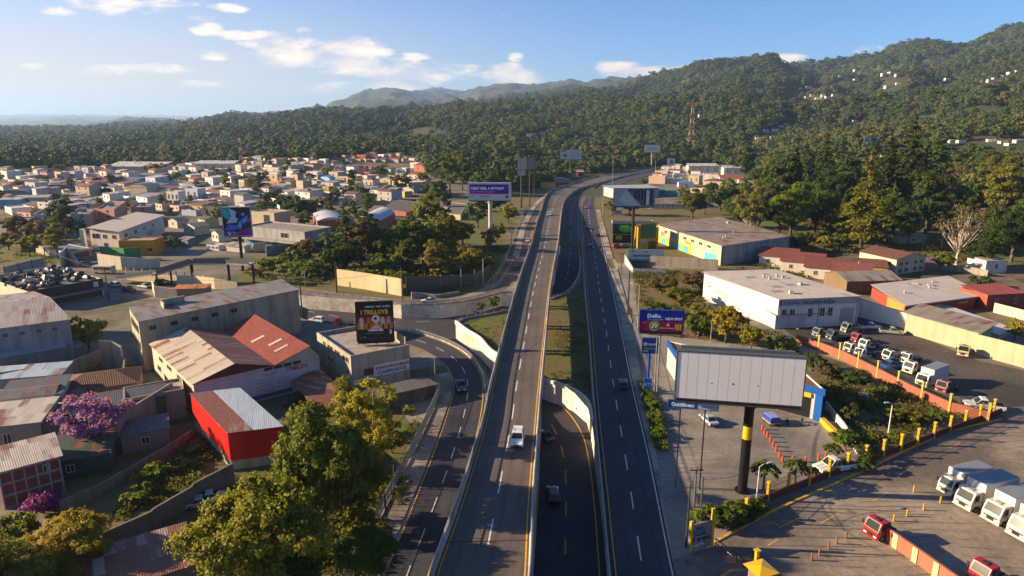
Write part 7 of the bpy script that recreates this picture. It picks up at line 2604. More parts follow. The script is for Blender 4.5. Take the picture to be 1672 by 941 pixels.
for i, (a, c, k) in enumerate(YB):
 q = P(1200 + a / 3.127, 640 + c / 3.127)
 if o0 is None:
  o0 = m.build('bollard', 'enamel', None, '#b8931e')
  o = o0
  o.location = q
 else:
  o = copy_tree(o0, loc=q)
 o.color = (*lin('#b8931e' if k == 'y' else '#8a5a3a'), 1)
 tag(o, ('thin yellow bollard %s on the grey yard' % ('standing apart nearest the street', 'nearest the white box trucks', 'second from the white box trucks', 'third from the white box trucks', 'beside the red truck cab')[i]) if k == 'y' else 'short brown bollard %s in the row left of the red cab' % ('nearest the cab', 'second', 'third', 'fourth', 'farthest from the cab')[i - 5], 'bollard', 'yard bollards')
t = thing('gate_kiosk', 'small gate kiosk with bright yellow hipped roof and yellow post', 'kiosk', P(1243, 950))
c = P(1243, 948)
c.z = 0
cz = 2.6
cc = P(1243, 925, 3.0)
m = MB()
m.box(cc.x, cc.y, -0.1, 1.8, 1.8, 2.85, 0.35)
m.build('wall', 'wall', t, '#8a6a5a')
m = MB()
cs, sn = math.cos(0.35), math.sin(0.35)
e = [Vector((cc.x + 1.35 * (cs * a - sn * b_), cc.y + 1.35 * (sn * a + cs * b_), 2.75)) for a, b_ in ((-1, -1), (1, -1), (1, 1), (-1, 1))]
for i in range(4):
 m.face([e[i], e[(i + 1) % 4], Vector((cc.x, cc.y, 3.1))])
m.face(e[::-1])
m.build('roof', 'enamel', t, '#d6a90f')
m = MB()
q = cc + Vector((0.2, 1.9, 0))
m.box(q.x, q.y, -0.1, 0.35, 0.35, 3.7, 0.3)
m.box(q.x, q.y, 3.6, 0.6, 0.6, 0.12, 0.3)
m.build('post', 'enamel', t, '#c99d14')
t = thing('barrier_gate', 'dark red tubular barrier gate between the notice board and kiosk', 'gate', P(1175, 895))
g0, g1 = P(1168, 893), P(1226, 937)
m = MB()
d = g1 - g0
for z in (0.5, 1.1):
 m.cyl(g0 + Vector((0, 0, z)), g1 + Vector((0, 0, z)), 0.06, n=6)
for k in range(6):
 c = g0.lerp(g1, k / 5)
 m.cyl(c, c + Vector((0, 0, 1.15)), 0.06, n=6)
m.build('bars', 'enamel', t, '#6a2620')
m = MB()
for (u, v) in ((0.25, 0.14), (0.6, 0.5)):
 pass
yl = MB()
for a, c in (((225, 694), (320, 648)), ((437, 670), (530, 622)), ((703, 555), (783, 516)), ((168, 785), (217, 755)), ((850, 415), (915, 380)), ((1090, 290), (1150, 262))):
 p, q = P(1200 + a[0] / 3.127, 640 + a[1] / 3.127), P(1200 + c[0] / 3.127, 640 + c[1] / 3.127)
 ribbon(yl, [p, p.lerp(q, 0.5), q], 0.14, 0.004)
for a, c in (((1162, 951), (1196, 930)), ((1320, 672), (1345, 650))):
 ribbon(yl, [P(*a), P(*a).lerp(P(*c), .5), P(*c)], 0.14, 0.004)
structure(yl.build('yard_lines', 'yellow_line'))
# hedge strip beside the carriageway pavement
def hedge(label, pts, wd, h, n, tint, seed):
 W = resample([P(*p) for p in pts], 40)
 g = np.random.default_rng(seed)
 i = g.integers(0, 39, n)
 f = g.random(n)[:, None]
 A = np.array([list(p) for p in W])
 c = A[i] * (1 - f) + A[i + 1] * f
 off = (g.random((n, 3)) - 0.5) * np.array([wd, wd, 0])
 hz_ = h * (0.45 + 0.55 * g.random(n)) * (0.75 + 0.35 * np.sin(c[:, 1] * 0.9 + c[:, 0]))
 c = c + off
 c[:, 2] += hz_
 nr_ = g.normal(size=(n, 3)) * 0.7 + np.array([0, 0, 0.8])
 me = leaf_mesh('hedge', c, nr_, 0.42 * g.uniform(.6, 1.3, n), np.clip(g.normal(.45, .2, n), 0, 1), seed=seed)
 o = bpy.data.objects.new('hedge', me)
 C.objects.link(o)
 o.color = (*TREE_COLORS[tint], 1)
 return tag(o, label, 'hedge')
hedge('low bright green hedge strip between the right pavement and shop forecourt', [(1052, 626), (1060, 655), (1070, 690), (1080, 735)], 2.2, 0.9, 3200, 'bright', 4)
hedge('clipped dark hedge inside the yellow-post street fence', [(1190, 862), (1215, 846), (1240, 832)], 2.4, 1.6, 2600, 'green', 6)

# undergrowth over the rough ground: nobody would count it
def undergrowth():
 g = np.random.default_rng(9)
 cs, sz, tn = [], [], []
 def fill(poly, n, s0, s1, hh):
  W = [P(*p) for p in poly]
  xs, ys = [p.x for p in W], [p.y for p in W]
  k = 0
  while k < n:
   x, y = g.uniform(min(xs), max(xs)), g.uniform(min(ys), max(ys))
   if inside(x, y, W) and not inside(x, y, TRENCH) and fbm(np.array([x / 6.0]), np.array([y / 6.0]), 2)[0] > 0.44:
    kk = 10
    q = g.normal(size=(kk, 3)) * np.array([0.6, 0.6, 0.0])
    q[:, 2] = g.random(kk) * hh
    cs.append(q + np.array([x, y, 0.03]))
    sz.append(g.uniform(s0, s1, kk))
    tn.append(np.clip(g.normal(0.3 + 0.4 * g.random(), 0.15, kk), 0, 1))
    k += 1
 fill([(200, 830), (330, 705), (385, 775), (260, 860), (180, 890)], 620, 0.25, 0.6, 0.7)
 fill([(120, 600), (180, 590), (215, 600), (250, 640), (200, 650), (110, 632)], 100, 0.25, 0.6, 0.6)
 fill([(0, 1000), (100, 870), (200, 900), (330, 880), (520, 760), (640, 700), (690, 690), (640, 880), (600, 960), (300, 1000)], 900, 0.3, 0.7, 0.8)
 fill([(400, 455), (440, 430), (540, 400), (740, 395), (830, 405), (800, 452), (757, 476), (655, 478), (560, 462), (507, 468)], 900, 0.4, 0.9, 1.2)
 fill([(1040, 470), (1032, 440), (1150, 445), (1150, 500), (1200, 522), (1300, 560), (1310, 595), (1120, 552), (1044, 545)], 800, 0.3, 0.7, 0.9)
 fill([(1330, 590), (1440, 625), (1600, 672), (1500, 712), (1420, 745), (1360, 690)], 380, 0.3, 0.65, 0.8)
 fill([(905, 510), (946, 475), (965, 640), (930, 625), (895, 615)], 160, 0.2, 0.4, 0.35)
 fill([(765, 535), (830, 515), (840, 580), (800, 570)], 50, 0.2, 0.4, 0.35)
 fill([(-100, 435), (-100, 390), (60, 390), (120, 405), (80, 434)], 200, 0.5, 1.0, 1.0)
 fill([(1200, 440), (1290, 395), (1420, 400), (1600, 420), (1640, 440), (1500, 420), (1420, 470)], 400, 0.5, 1.0, 1.0)
 fill([(1290, 395), (1250, 380), (1400, 320), (1672, 320), (1672, 420), (1500, 410)], 500, 0.8, 1.6, 1.5)
 c, s_, t_ = np.concatenate(cs), np.concatenate(sz), np.concatenate(tn)
 nr_ = g.normal(size=c.shape) * 0.7 + np.array([0, 0, 0.7])
 o = bpy.data.objects.new('undergrowth', leaf_mesh('undergrowth', c, nr_, s_, t_, seed=3))
 C.objects.link(o)
 o.color = (0.085, 0.095, 0.018, 1)
 o['kind'] = 'stuff'
 o['label'] = 'weeds and rough bushes on the open ground'
undergrowth()

def cable(a, b_, sag, label):
 """one sagging wire between two points"""
 m = MB()
 k = 14
 m.tube([a.lerp(b_, i / k) - Vector((0, 0, sag * 4 * (i / k) * (1 - i / k))) for i in range(k + 1)], 0.03, n=4)
 tag(m.build('power_cable', 'black_steel', None), label, 'cable', 'overhead cables')
def tip(px, py, x1, y1, z=-0.3):
 q = P(px, py)
 return Vector((q.x, q.y, ztop(q, x1, y1) + z))
ga, gb, gc = tip(1133, 828, 1138, 762), tip(1143, 850, 1150, 779), tip(1120, 893, 1121, 792)
pa_, pb_ = tip(1068, 644, 1078, 548), tip(1041, 536, 1044, 466)
for a, c, s_, l_ in ((ga, pa_, 1.0, 'overhead cable from the gate cluster to the pole by the blue totem'), (gb, pa_, 1.3, 'lower overhead cable from the green-grey gate pole to the totem pole'), (gc, ga, 0.3, 'short cable between the two left gate poles'), (pa_, pb_, 0.8, 'overhead cable from the totem pole along the pavement'), (pb_, tip(1025, 515, 1028, 443), 0.4, 'short cable between the pavement lamp and thick dark pole'),
                      (tip(1025, 515, 1028, 443), tip(1014, 448, 1014, 412), 0.7, 'overhead cable running on toward the clinic sign'), (gb, tip(1234, 826, 1241, 762), 0.5, 'cable crossing from the gate cluster to the white lamp post'), (tip(556, 960, 557, 880), tip(631, 858, 634, 805), 0.8, 'overhead cable along the ramp fence near the camera'), (tip(631, 858, 634, 805), tip(711, 638, 711, 586), 1.4, 'long overhead cable beside the ramp'),
                      (tip(494, 520, 493, 452), tip(657, 490, 656, 437), 1.2, 'cable crossing the sunken road before the cream hoarding'), (tip(178, 490, 176, 438), tip(494, 520, 493, 452), 1.8, 'long cable passing above the workshop roof'), (tip(178, 490, 176, 438), tip(78, 444, 78, 402), 1.0, 'cable above the scrap heap')):
 cable(a, c, s_, l_)
# ------------------------------------------------------------------ vehicles
def wheel(parent, x, y, r=0.33, w_=0.22):
 m = MB()
 m.cyl((x, y - w_ / 2, r), (x, y + w_ / 2, r), r, n=14)
 t = m.build('wheel', 'rubber', parent)
 m = MB()
 s = 1 if y > 0 else -1
 m.cyl((x, y + s * w_ / 2, r), (x, y + s * (w_ / 2 + 0.02), r), r * 0.6, n=10)
 m.build('rim', 'chrome', t)

def make_car(kind='suv'):
 """nose towards +x"""
 root = bpy.data.objects.new('car', None)
 C.objects.link(root)
 L, W, H = (4.5, 1.85, 1.68) if kind == 'suv' else (4.4, 1.76, 1.42) if kind == 'sedan' else (5.2, 1.85, 1.75)
 zb = 0.95 if kind != 'sedan' else 0.85
 m = MB()
 out = [(-L / 2, 0.32), (-L / 2, zb - 0.05), (-L / 2 + 0.1, zb), (L / 2 - 1.15, zb), (L / 2 - 0.18, zb - 0.16), (L / 2, zb - 0.3), (L / 2, 0.32)]
 m.prism([(x, -W / 2, z) for x, z in out], (0, W, 0))
 m.build('body', 'enamel', root, '#c8c8c6', bevel=0.09)
 c0, c1 = (-L / 2 + 0.15, L / 2 - 1.15) if kind == 'suv' else (-L / 2 + 0.7, L / 2 - 1.25) if kind == 'sedan' else (-0.35, L / 2 - 1.2)
 r0, r1 = (c0 + 0.25, c1 - 0.85) if kind == 'suv' else (c0 + 0.75, c1 - 0.85) if kind == 'sedan' else (c0 + 0.15, c1 - 0.8)
 wi = W / 2 - 0.06
 wt = W / 2 - 0.24
 m = MB()
 q0 = [(c0, -wi, zb), (c1, -wi, zb), (c1, wi, zb), (c0, wi, zb)]
 q1 = [(r0, -wt, H - 0.06), (r1, -wt, H - 0.06), (r1, wt, H - 0.06), (r0, wt, H - 0.06)]
 for i in range(4):
  j = (i + 1) % 4
  m.face([q0[i], q0[j], q1[j], q1[i]])
 m.face(q1)
 m.build('cabin', 'enamel', root, '#c8c8c6')
 m = MB()
 m.taper((r0 + r1) / 2, 0, H - 0.065, r1 - r0 + 0.04, 2 * wt + 0.04, 0.07, r1 - r0 - 0.15, 2 * wt - 0.15)
 m.build('roof', 'enamel', root, '#c8c8c6')
 def glass(nm, i, a, b_, lo=0.12, hi=0.9):
  A, B_, D, E = [Vector(v) for v in (q0[i], q0[(i + 1) % 4], q1[(i + 1) % 4], q1[i])]
  f = lambda u, v: (A.lerp(B_, u)).lerp(E.lerp(D, u), v)
  pts = [f(a, lo), f(b_, lo), f(b_, hi), f(a, hi)]
  n = (pts[1] - pts[0]).cross(pts[3] - pts[0]).normalized()
  mm = MB()
  mm.prism([p + n * 0.012 for p in pts], -n * 0.01)
  mm.build(nm, 'glass', root)
 glass('windscreen', 1, 0.05, 0.95)
 glass('rear_window', 3, 0.08, 0.92)
 for i in (0, 2):
  for a, b_ in ((0.06, 0.46), (0.5, 0.94)):
   glass('side_window', i, a, b_, 0.14, 0.86)
 for s in (-1, 1):
  m = MB()
  m.obox((L / 2 - 0.14, s * (W / 2 - 0.42) - 0.2, zb - 0.36), (0.16, 0, 0), (0, 0.4, 0), (0, 0, 0.16))
  m.build('headlight', 'lamp_lens', root)
  m = MB()
  m.obox((-L / 2 - 0.02, s * (W / 2 - 0.24) - 0.15, zb - 0.34), (0.1, 0, 0), (0, 0.3, 0), (0, 0, 0.22))
  m.build('tail_light', 'tail_lens', root)
  m = MB()
  m.box(c1 - 0.1, s * (W / 2 + 0.08), zb + 0.02, 0.14, 0.2, 0.14)
  m.build('wing_mirror', 'enamel', root, '#26282a')
  for x in (L / 2 - 0.85, -L / 2 + 0.85):
   wheel(root, x, s * (W / 2 - 0.1))
 m = MB()
 m.obox((L / 2 - 0.05, -W / 2 + 0.12, 0.3), (0.1, 0, 0), (0, W - 0.24, 0), (0, 0, 0.2))
 m.build('bumper', 'metalwork', root, '#2b2d2f')
 m = MB()
 m.obox((L / 2 - 0.06, -0.45, 0.52), (0.08, 0, 0), (0, 0.9, 0), (0, 0, 0.14))
 m.build('grille', 'rubber', root)
 m = MB()
 m.obox((-L / 2 - 0.02, -W / 2 + 0.12, 0.3), (0.06, 0, 0), (0, W - 0.24, 0), (0, 0, 0.2))
 m.build('bumper', 'metalwork', root, '#2b2d2f')
 if kind == 'pickup':
  m = MB()
  m.obox((-L / 2 + 0.12, -W / 2 + 0.12, zb - 0.01), (L / 2 - 0.6, 0, 0), (0, W - 0.24, 0), (0, 0, 0.02))
  m.build('cargo_bed', 'rubber', root)
 return root

def make_truck(kind='box'):
 """cab-over truck, nose towards +x, front bumper at x = 0"""
 root = bpy.data.objects.new('truck', None)
 C.objects.link(root)
 W = 2.15
 cabl, zf, zt = 1.75, 0.55, 2.55
 m = MB()
 out = [(-cabl, zf), (-cabl, zt), (-0.55, zt), (-0.06, 1.45), (0, 1.2), (0, zf)]
 m.prism([(x, -W / 2, z) for x, z in out], (0, W, 0))
 m.build('cab', 'enamel', root, '#b9b6ae', bevel=0.07)
 f = lambda s_, y: (-0.06 + (-0.49) * s_ + 0.016, y, 1.45 + 1.1 * s_ + 0.008)
 m = MB()
 m.prism([f(0.05, -W / 2 + 0.14), f(0.05, W / 2 - 0.14), f(0.88, W / 2 - 0.24), f(0.88, -W / 2 + 0.24)], (-0.01, 0, -0.005))
 m.build('windscreen', 'glass', root)
 for s in (-1, 1):
  m = MB()
  y = s * (W / 2 + 0.008)
  m.prism([(-1.2, y, 1.5), (-0.28, y, 1.5), (-0.56, y, 2.32), (-1.2, y, 2.32)], (0, -0.01 * s, 0))
  m.build('side_window', 'glass', root)
  m = MB()
  m.box(-0.15, s * (W / 2 + 0.2), 1.55, 0.12, 0.22, 0.55)
  m.build('wing_mirror', 'rubber', root)
  m = MB()
  m.obox((-0.04, s * (W / 2 - 0.38) - 0.2, 0.62), (0.07, 0, 0), (0, 0.4, 0), (0, 0, 0.18))
  m.build('headlight', 'lamp_lens', root)
 m = MB()
 m.obox((-0.06, -W / 2 - 0.02, 0.38), (0.14, 0, 0), (0, W + 0.04, 0), (0, 0, 0.2))
 m.build('bumper', 'enamel', root, '#b9b6ae')
 m = MB()
 m.obox((-0.03, -W / 2 + 0.3, 0.95), (0.04, 0, 0), (0, W - 0.6, 0), (0, 0, 0.12))
 m.obox((-0.029, -W / 2 + 0.7, 0.62), (0.038, 0, 0), (0, W - 1.4, 0), (0, 0, 0.14))
 m.obox((-0.02, -0.4, 0.62), (0.03, 0, 0), (0, 0.8, 0), (0, 0, 0.44))
 m.build('grille', 'rubber', root)
 m = MB()
 m.taper(-1.1, 0, zt - 0.01, 0.7, 0.9, 0.1, 0.5, 0.7)
 mm = MB()
 for k in range(4):
  mm.obox((0.002, -W / 2 + 0.25, 0.62 + 0.11 * k), (0.012, 0, 0), (0, W - 0.5, 0), (0, 0, 0.035))
 mm.obox((0.002, -W / 2 + 0.02, 1.12), (0.012, 0, 0), (0, W - 0.04, 0), (0, 0, 0.05))
 for s in (-1, 1):
  mm.obox((-0.9, s * (W / 2 + 0.004) - 0.004, 0.7), (0.02, 0, 0), (0, 0.008, 0), (0, 0, 1.7))
  mm.obox((-1.35, s * (W / 2 + 0.01) - 0.01, 1.3), (0.22, 0, 0), (0, 0.02, 0), (0, 0, 0.06))
  mm.obox((-1.45, s * (W / 2 + 0.006) - 0.006, 0.55), (1.0, 0, 0), (0, 0.012, 0), (0, 0, 0.32))
 mm.build('trim', 'black_steel', root)
 m.build('roof_hatch', 'rubber' if kind != 'box' else 'metalwork', root, '#8d8b86')
 LC = {'box': 7.4, 'chassis': 6.2, 'cab': 3.9, 'flat': 6.0}[kind]
 m = MB()
 for s in (-0.42, 0.42):
  m.obox((-LC, s - 0.09, 0.6), (LC - 0.3, 0, 0), (0, 0.18, 0), (0, 0, 0.25))
 for k in range(4):
  m.obox((-LC + 0.02 + k * (LC - 2) / 3, -0.40, 0.62), (0.15, 0, 0), (0, 0.8, 0), (0, 0, 0.2))
 m.build('chassis', 'black_steel', root)
 for s in (-1, 1):
  wheel(root, -0.95, s * (W / 2 - 0.16), 0.45, 0.28)
  wheel(root, -LC + 1.3, s * (W / 2 - 0.22), 0.45, 0.42)
 if kind == 'box':
  bx = MB()
  bx.obox((-LC, -1.18, 0.95), (LC - cabl - 0.1, 0, 0), (0, 2.36, 0), (0, 0, 2.5))
  cb = bx.build('cargo_box', 'enamel', root, '#bfbdb8', bevel=0.03)
  m = MB()
  m.obox((-LC + 0.06, -1.1, 3.452), (LC - cabl - 0.22, 0, 0), (0, 2.2, 0), (0, 0, 0.03))
  m.build('box_roof', 'metalwork', root, '#747b84')
  m = MB()
  for y in (-1.19, 1.16):
   m.obox((-LC - 0.005, y, 0.95), (LC - cabl - 0.09, 0, 0), (0, 0.03, 0), (0, 0, 0.1))
  m.obox((-LC, -1.19, 0.92), (0.1, 0, 0), (0, 2.38, 0), (0, 0, 0.1))
  m.build('side_rail', 'metalwork', root, '#7d8085')
 if kind == 'flat':
  m = MB()
  m.obox((-LC, -1.1, 0.9), (LC - cabl - 0.15, 0, 0), (0, 2.2, 0), (0, 0, 0.12))
  m.obox((-cabl - 0.2, -1.1, 0.9), (0.08, 0, 0), (0, 2.2, 0), (0, 0, 0.9))
  m.build('flatbed', 'metalwork', root, '#5a5148')
 if kind == 'cab':
  m = MB()
  m.box(-2.3, 0, 0.8, 0.7, 1.2, 1.2)
  m.box(-2.95, 0, 0.86, 1.0, 1.0, 0.16)
  m.build('fifth_wheel', 'black_steel', root)
 return root

VEH = {'suv': make_car('suv'), 'sedan': make_car('sedan'), 'pickup': make_car('pickup'), 'box': make_truck('box'), 'chassis': make_truck('chassis'), 'cab': make_truck('cab'), 'flat': make_truck('flat')}
for k_, v_ in VEH.items():
 v_.location = (0, -700, -300)

def park(kind, p, heading, label, col, cat=None, group=None, scale=1.0):
 cat = cat or {'suv': 'car', 'sedan': 'car', 'pickup': 'pickup'}.get(kind, 'truck')
 cl = {'body': col, 'cabin': col, 'roof': col, 'cab': col}
 if kind != 'box' and kind in ('chassis', 'cab', 'flat'):
  cl['bumper'] = col
 o = copy_tree(VEH[kind], loc=p, rz=R(heading), scale=scale, label=label, group=group, colors=cl)
 o['category'] = cat
 o.name = {'suv': 'car', 'sedan': 'car', 'pickup': 'pickup_truck', 'box': 'box_truck', 'chassis': 'cab_truck', 'cab': 'tractor_unit', 'flat': 'flatbed_truck'}[kind]
 return o

def road_dir(line, p, back=False):
 i = min(range(len(line) - 1), key=lambda k: (line[k] - p).length)
 d = line[i + 1] - line[i]
 return math.degrees(math.atan2(d.y, d.x)) + (180 if back else 0)

p = P(845, 722, FD + 0.04)
park('suv', p, road_dir(fA, p, True), 'white car driving towards the camera on the flyover', '#d2d2d0')
p = P(752, 634, 0.03)
park('pickup', p, road_dir(lA, p, True) + 6, 'dark blue-grey pickup coming down the curving ramp', '#3a4652')
p = P(903, 814, DEEP + 0.01)
park('suv', p, 92, 'black car in the middle of the sunken underpass road', '#0c0d10')
p = P(889, 716, DEEP + 0.01)
park('sedan', p, 118, 'dark car half hidden beside the flyover in the underpass', '#141518')
p = P(1017, 632, 0.03)
park('suv', p, road_dir(rA, p), 'dark grey car alone on the right carriageway', '#2c3136')
for (px, py, c, lb) in ((963.5, 404, '#7a1a1a', 'small red car on the far right carriageway'), (976, 386, '#1b1c1f', 'small black car in the outer lane of the far right carriageway'), (958, 374, '#1f2125', 'small dark car in the inner lane of the far right carriageway'), (957, 340, '#b5b5b2', 'tiny pale car farthest up the right carriageway')):
 p = P(px, py, 0.03)
 park('sedan', p, road_dir(rA, p), lb, c)
p = P(931, 372, 0.03)
park('sedan', p, road_dir(mA, p, True), 'small dark car on the middle road beside the flyover', '#17181b')
p = P(897, 352, 3.1)
park('suv', p, road_dir(fA, p, True), 'small pale car far up the flyover', '#c5c4c0')
p = P(786, 512, DEEP + 0.01)
park('box', p, -8, 'white box truck on the sunken cross road left of the flyover', '#cfcdc8', scale=0.85)
p = P(518, 526, DEEP + 0.01)
park('suv', p, 160, 'white car on the cross road behind the red factory roof', '#c3c6c8')
p = P(548, 530, DEEP + 0.01)
park('flat', p, 172, 'red flatbed truck behind the concrete office block', '#a32a2c', scale=0.8)
park('sedan', P(351, 468), -25, 'red car on the frontage road near the footbridge', '#a82a2c')
park('suv', P(187, 468), 150, 'pale blue-grey car beside the scrap building', '#a3b0b8')
park('sedan', P(236, 470), 155, 'white car parked beyond the scrap building', '#c5c6c4')
park('pickup', P(210, 476), 150, 'dark pickup parked beside the scrap building', '#2a3038')
park('suv', P(265, 464), -20, 'dark car on the frontage road below the footbridge', '#2b2d30')
for i, (px, py, h_, c, lb) in enumerate(((120, 449, -10, '#b5b6b4', 'white car on the road behind the scrap heap'), (40, 446, 172, '#5f1f20', 'maroon car on the road behind the scrap heap'), (290, 459, -20, '#8d9498', 'silver car under the footbridge'), (700, 494, 185, '#bdbdb8', 'white car on the frontage road below the mesh fence'), (843, 440, 75, '#2a2c30', 'dark car climbing the frontage road'), (862, 395, 78, '#b0b0ac', 'pale car climbing the frontage road'), (130, 428, 60, '#3a4048', 'dark car on the lane by the garage'))):
 park('sedan', P(px, py, 0.03), h_, lb, c)
# bus
def bus(p, heading):
 root = thing('bus', 'cream minibus with dark windows and yellow skirt at the junction', 'bus', p)
 c, s = math.cos(R(heading)), math.sin(R(heading))
 ex, ey = Vector((c, s, 0)), Vector((-s, c, 0))
 m = MB()
 m.obox(p - ex * 3.5 - ey * 1.1 + Vector((0, 0, .4)), ex * 7, ey * 2.2, (0, 0, 2.4))
 m.build('body', 'enamel', root, '#bdb59a', bevel=0.1)
 m = MB()
 m.obox(p - ex * 3.2 - ey * 1.12 + Vector((0, 0, 1.6)), ex * 6.2, ey * 2.24, (0, 0, 0.8))
 m.build('window', 'glass', root)
 m = MB()
 m.obox(p - ex * 3.45 - ey * 1.13 + Vector((0, 0, .5)), ex * 3.2, ey * 2.26, (0, 0, 0.5))
 m.build('skirt', 'enamel', root, '#b5902a')
 for u in (-2.2, 2.2):
  for v in (-1, 1):
   q = p + ex * u + ey * v
   m = MB()
   m.cyl(q - ey * 0.15 + Vector((0, 0, .42)), q + ey * 0.15 + Vector((0, 0, .42)), 0.42, n=12)
   m.build('wheel', 'rubber', root)
bus(P(171, 447), 172)

# the white box trucks, noses in a line
FR_ = [((1525.6, 797), (1556, 811), 'first white box truck from the street, smallest of the row'), ((1555.7, 820), (1584.4, 836), 'second white box truck in the row, with a worn blue-grey box roof'), ((1600, 843.5), (1631, 859), 'third white box truck in the row, with open-looking side window'), ((1642.6, 868.5), (1672, 885), 'fourth white box truck, cut by the right edge')]
w0, w1 = P(1555.7, 820, .4), P(1584.4, 836, .4)
wd = (w1 - w0)
hd = math.degrees(math.atan2(wd.y, wd.x)) - 90
for i, (a, c, lb) in enumerate(FR_):
 mid_ = (P(*a, 0.45) + P(*c, 0.45)) / 2
 mid_.z = 0
 park('box', mid_, hd, lb, '#bdbab2', group='white box trucks in the yard', scale=1.0 if i == 0 else 1.12)
mid_ = (P(1405, 867, .45) + P(1435, 884, .45)) / 2
mid_.z = 0
park('cab', mid_, hd + 2, 'red truck cab behind the low brick-pink wall', '#9a1420')
mid_ = (P(1573, 938, .45) + P(1616, 962, .45)) / 2
mid_.z = 0
park('cab', mid_, hd + 2, 'red tractor unit at the bottom edge with black chassis', '#961018')
# trucks parked along the brick-pink wall
for kind, px, py, h_, c, lb, s_ in [
 ('chassis', 1392, 560, 200, '#a51f33', 'crimson truck cab near the head of the yard', 0.9),
 ('chassis', 1406, 571, 205, '#c3c4c4', 'white truck cab beside the crimson one', 0.9),
 ('chassis', 1381, 577, 205, '#b9bec0', 'pale blue-white cab against the yard wall', 0.9),
 ('chassis', 1399, 586, 205, '#aebfca', 'pale blue cab second along the yard wall', 0.9),
 ('flat', 1444, 590, 200, '#bdbab0', 'cream flatbed truck in the middle of the yard row', 0.95),
 ('pickup', 1452, 603, 200, '#1f55a0', 'bright blue truck between the white cabs by the wall', 1.15),
 ('chassis', 1474, 594, 205, '#bfbfba', 'white cab behind the bright blue truck', 0.9),
 ('chassis', 1480, 611, 210, '#c6c3b8', 'white cab with big windscreen left of the long box truck', 1.0),
 ('box', 1502, 634, 212, '#cac8c0', 'white box truck with long clean box against the yard wall', 1.05),
 ('chassis', 1534, 643, 212, '#8a4a4c', 'faded red-topped truck at the end of the yard row', 0.95),
 ('pickup', 1420, 537, -10, '#b9bdbc', 'white pickup parked by the long white wall', 1.0),
 ('pickup', 1455, 545, -20, '#8f9a88', 'green-grey pickup near the cream shed', 1.0),
 ('flat', 1571, 584, 230, '#a89a72', 'tan truck parked under the sagging canopy', 1.0),
 ('flat', 1352, 556, 190, '#4a4f55', 'dark flatbed below the white warehouse windows', 1.0),
 ('chassis', 1330, 551, 200, '#6a7076', 'grey truck frame below the white warehouse windows', 0.9),
 ('flat', 1376, 544, 190, '#7a7f82', 'grey flatbed before the roller door', 1.0),
 ('pickup', 1606, 668, 160, '#c0c3c2', 'white van parked beyond the end of the brick-pink wall', 1.2),
]:
 park(kind, P(px, py), h_, lb, c, 'van' if 'van' in lb else None, scale=s_)
park('pickup', P(1362, 768), 196, 'white pickup truck inside the yellow-post fence', '#c2c6c4', scale=1.2)
park('sedan', P(1157, 690), 100, 'small pale car parked on the shop forecourt', '#9aa5ad')
park('suv', P(1008, 405), 20, 'red car parked beside the pavement by the dark boards', '#a02228')
park('sedan', P(1022, 404), 10, 'grey car parked under the dark boards', '#6f7478')
park('sedan', P(1146, 546), 15, 'black car parked behind the food advertising board', '#16181b', scale=1.1)
park('sedan', P(483, 662), 20, 'dark car in the factory yard by the blue frame', '#1f262c')
park('sedan', P(330, 826), 20, 'pale car behind the stepped retaining wall', '#9aa0a2')
park('sedan', P(347, 817), 22, 'grey-white car second behind the stepped retaining wall', '#b3b5b3')

# blue delivery cart, motorbikes
def cart(p, heading):
 root = thing('delivery_cart', 'blue covered cart with yellow bumper in the shop bay', 'cart', p)
 c, s = math.cos(R(heading)), math.sin(R(heading))
 ex, ey = Vector((c, s, 0)), Vector((-s, c, 0))
 m = MB()
 m.obox(p - ex * 1.3 - ey * 0.9 + Vector((0, 0, .55)), ex * 2.6, ey * 1.8, (0, 0, 0.9))
 m.build('body', 'enamel', root, '#1f3f9a', bevel=0.08)
 m = MB()
 m.obox(p - ex * 1.35 - ey * 0.95 + Vector((0, 0, .42)), ex * 2.7, ey * 1.9, (0, 0, 0.16))
 m.build('bumper', 'enamel', root, '#c9961c')
 m = MB()
 m.obox(p - ex * 1.2 - ey * 0.8 + Vector((0, 0, 1.45)), ex * 2.4, ey * 1.6, (0, 0, 0.08))
 m.build('cover', 'vinyl', root, '#7a86b8')
 for u in (-0.9, 0.9):
  for v in (-.8, .8):
   q = p + ex * u + ey * v
   m = MB()
   m.cyl(q - ey * 0.08 + Vector((0, 0, .28)), q + ey * 0.08 + Vector((0, 0, .28)), 0.28, n=10)
   m.build('wheel', 'rubber', root)
cart(P(1259, 691), -80)
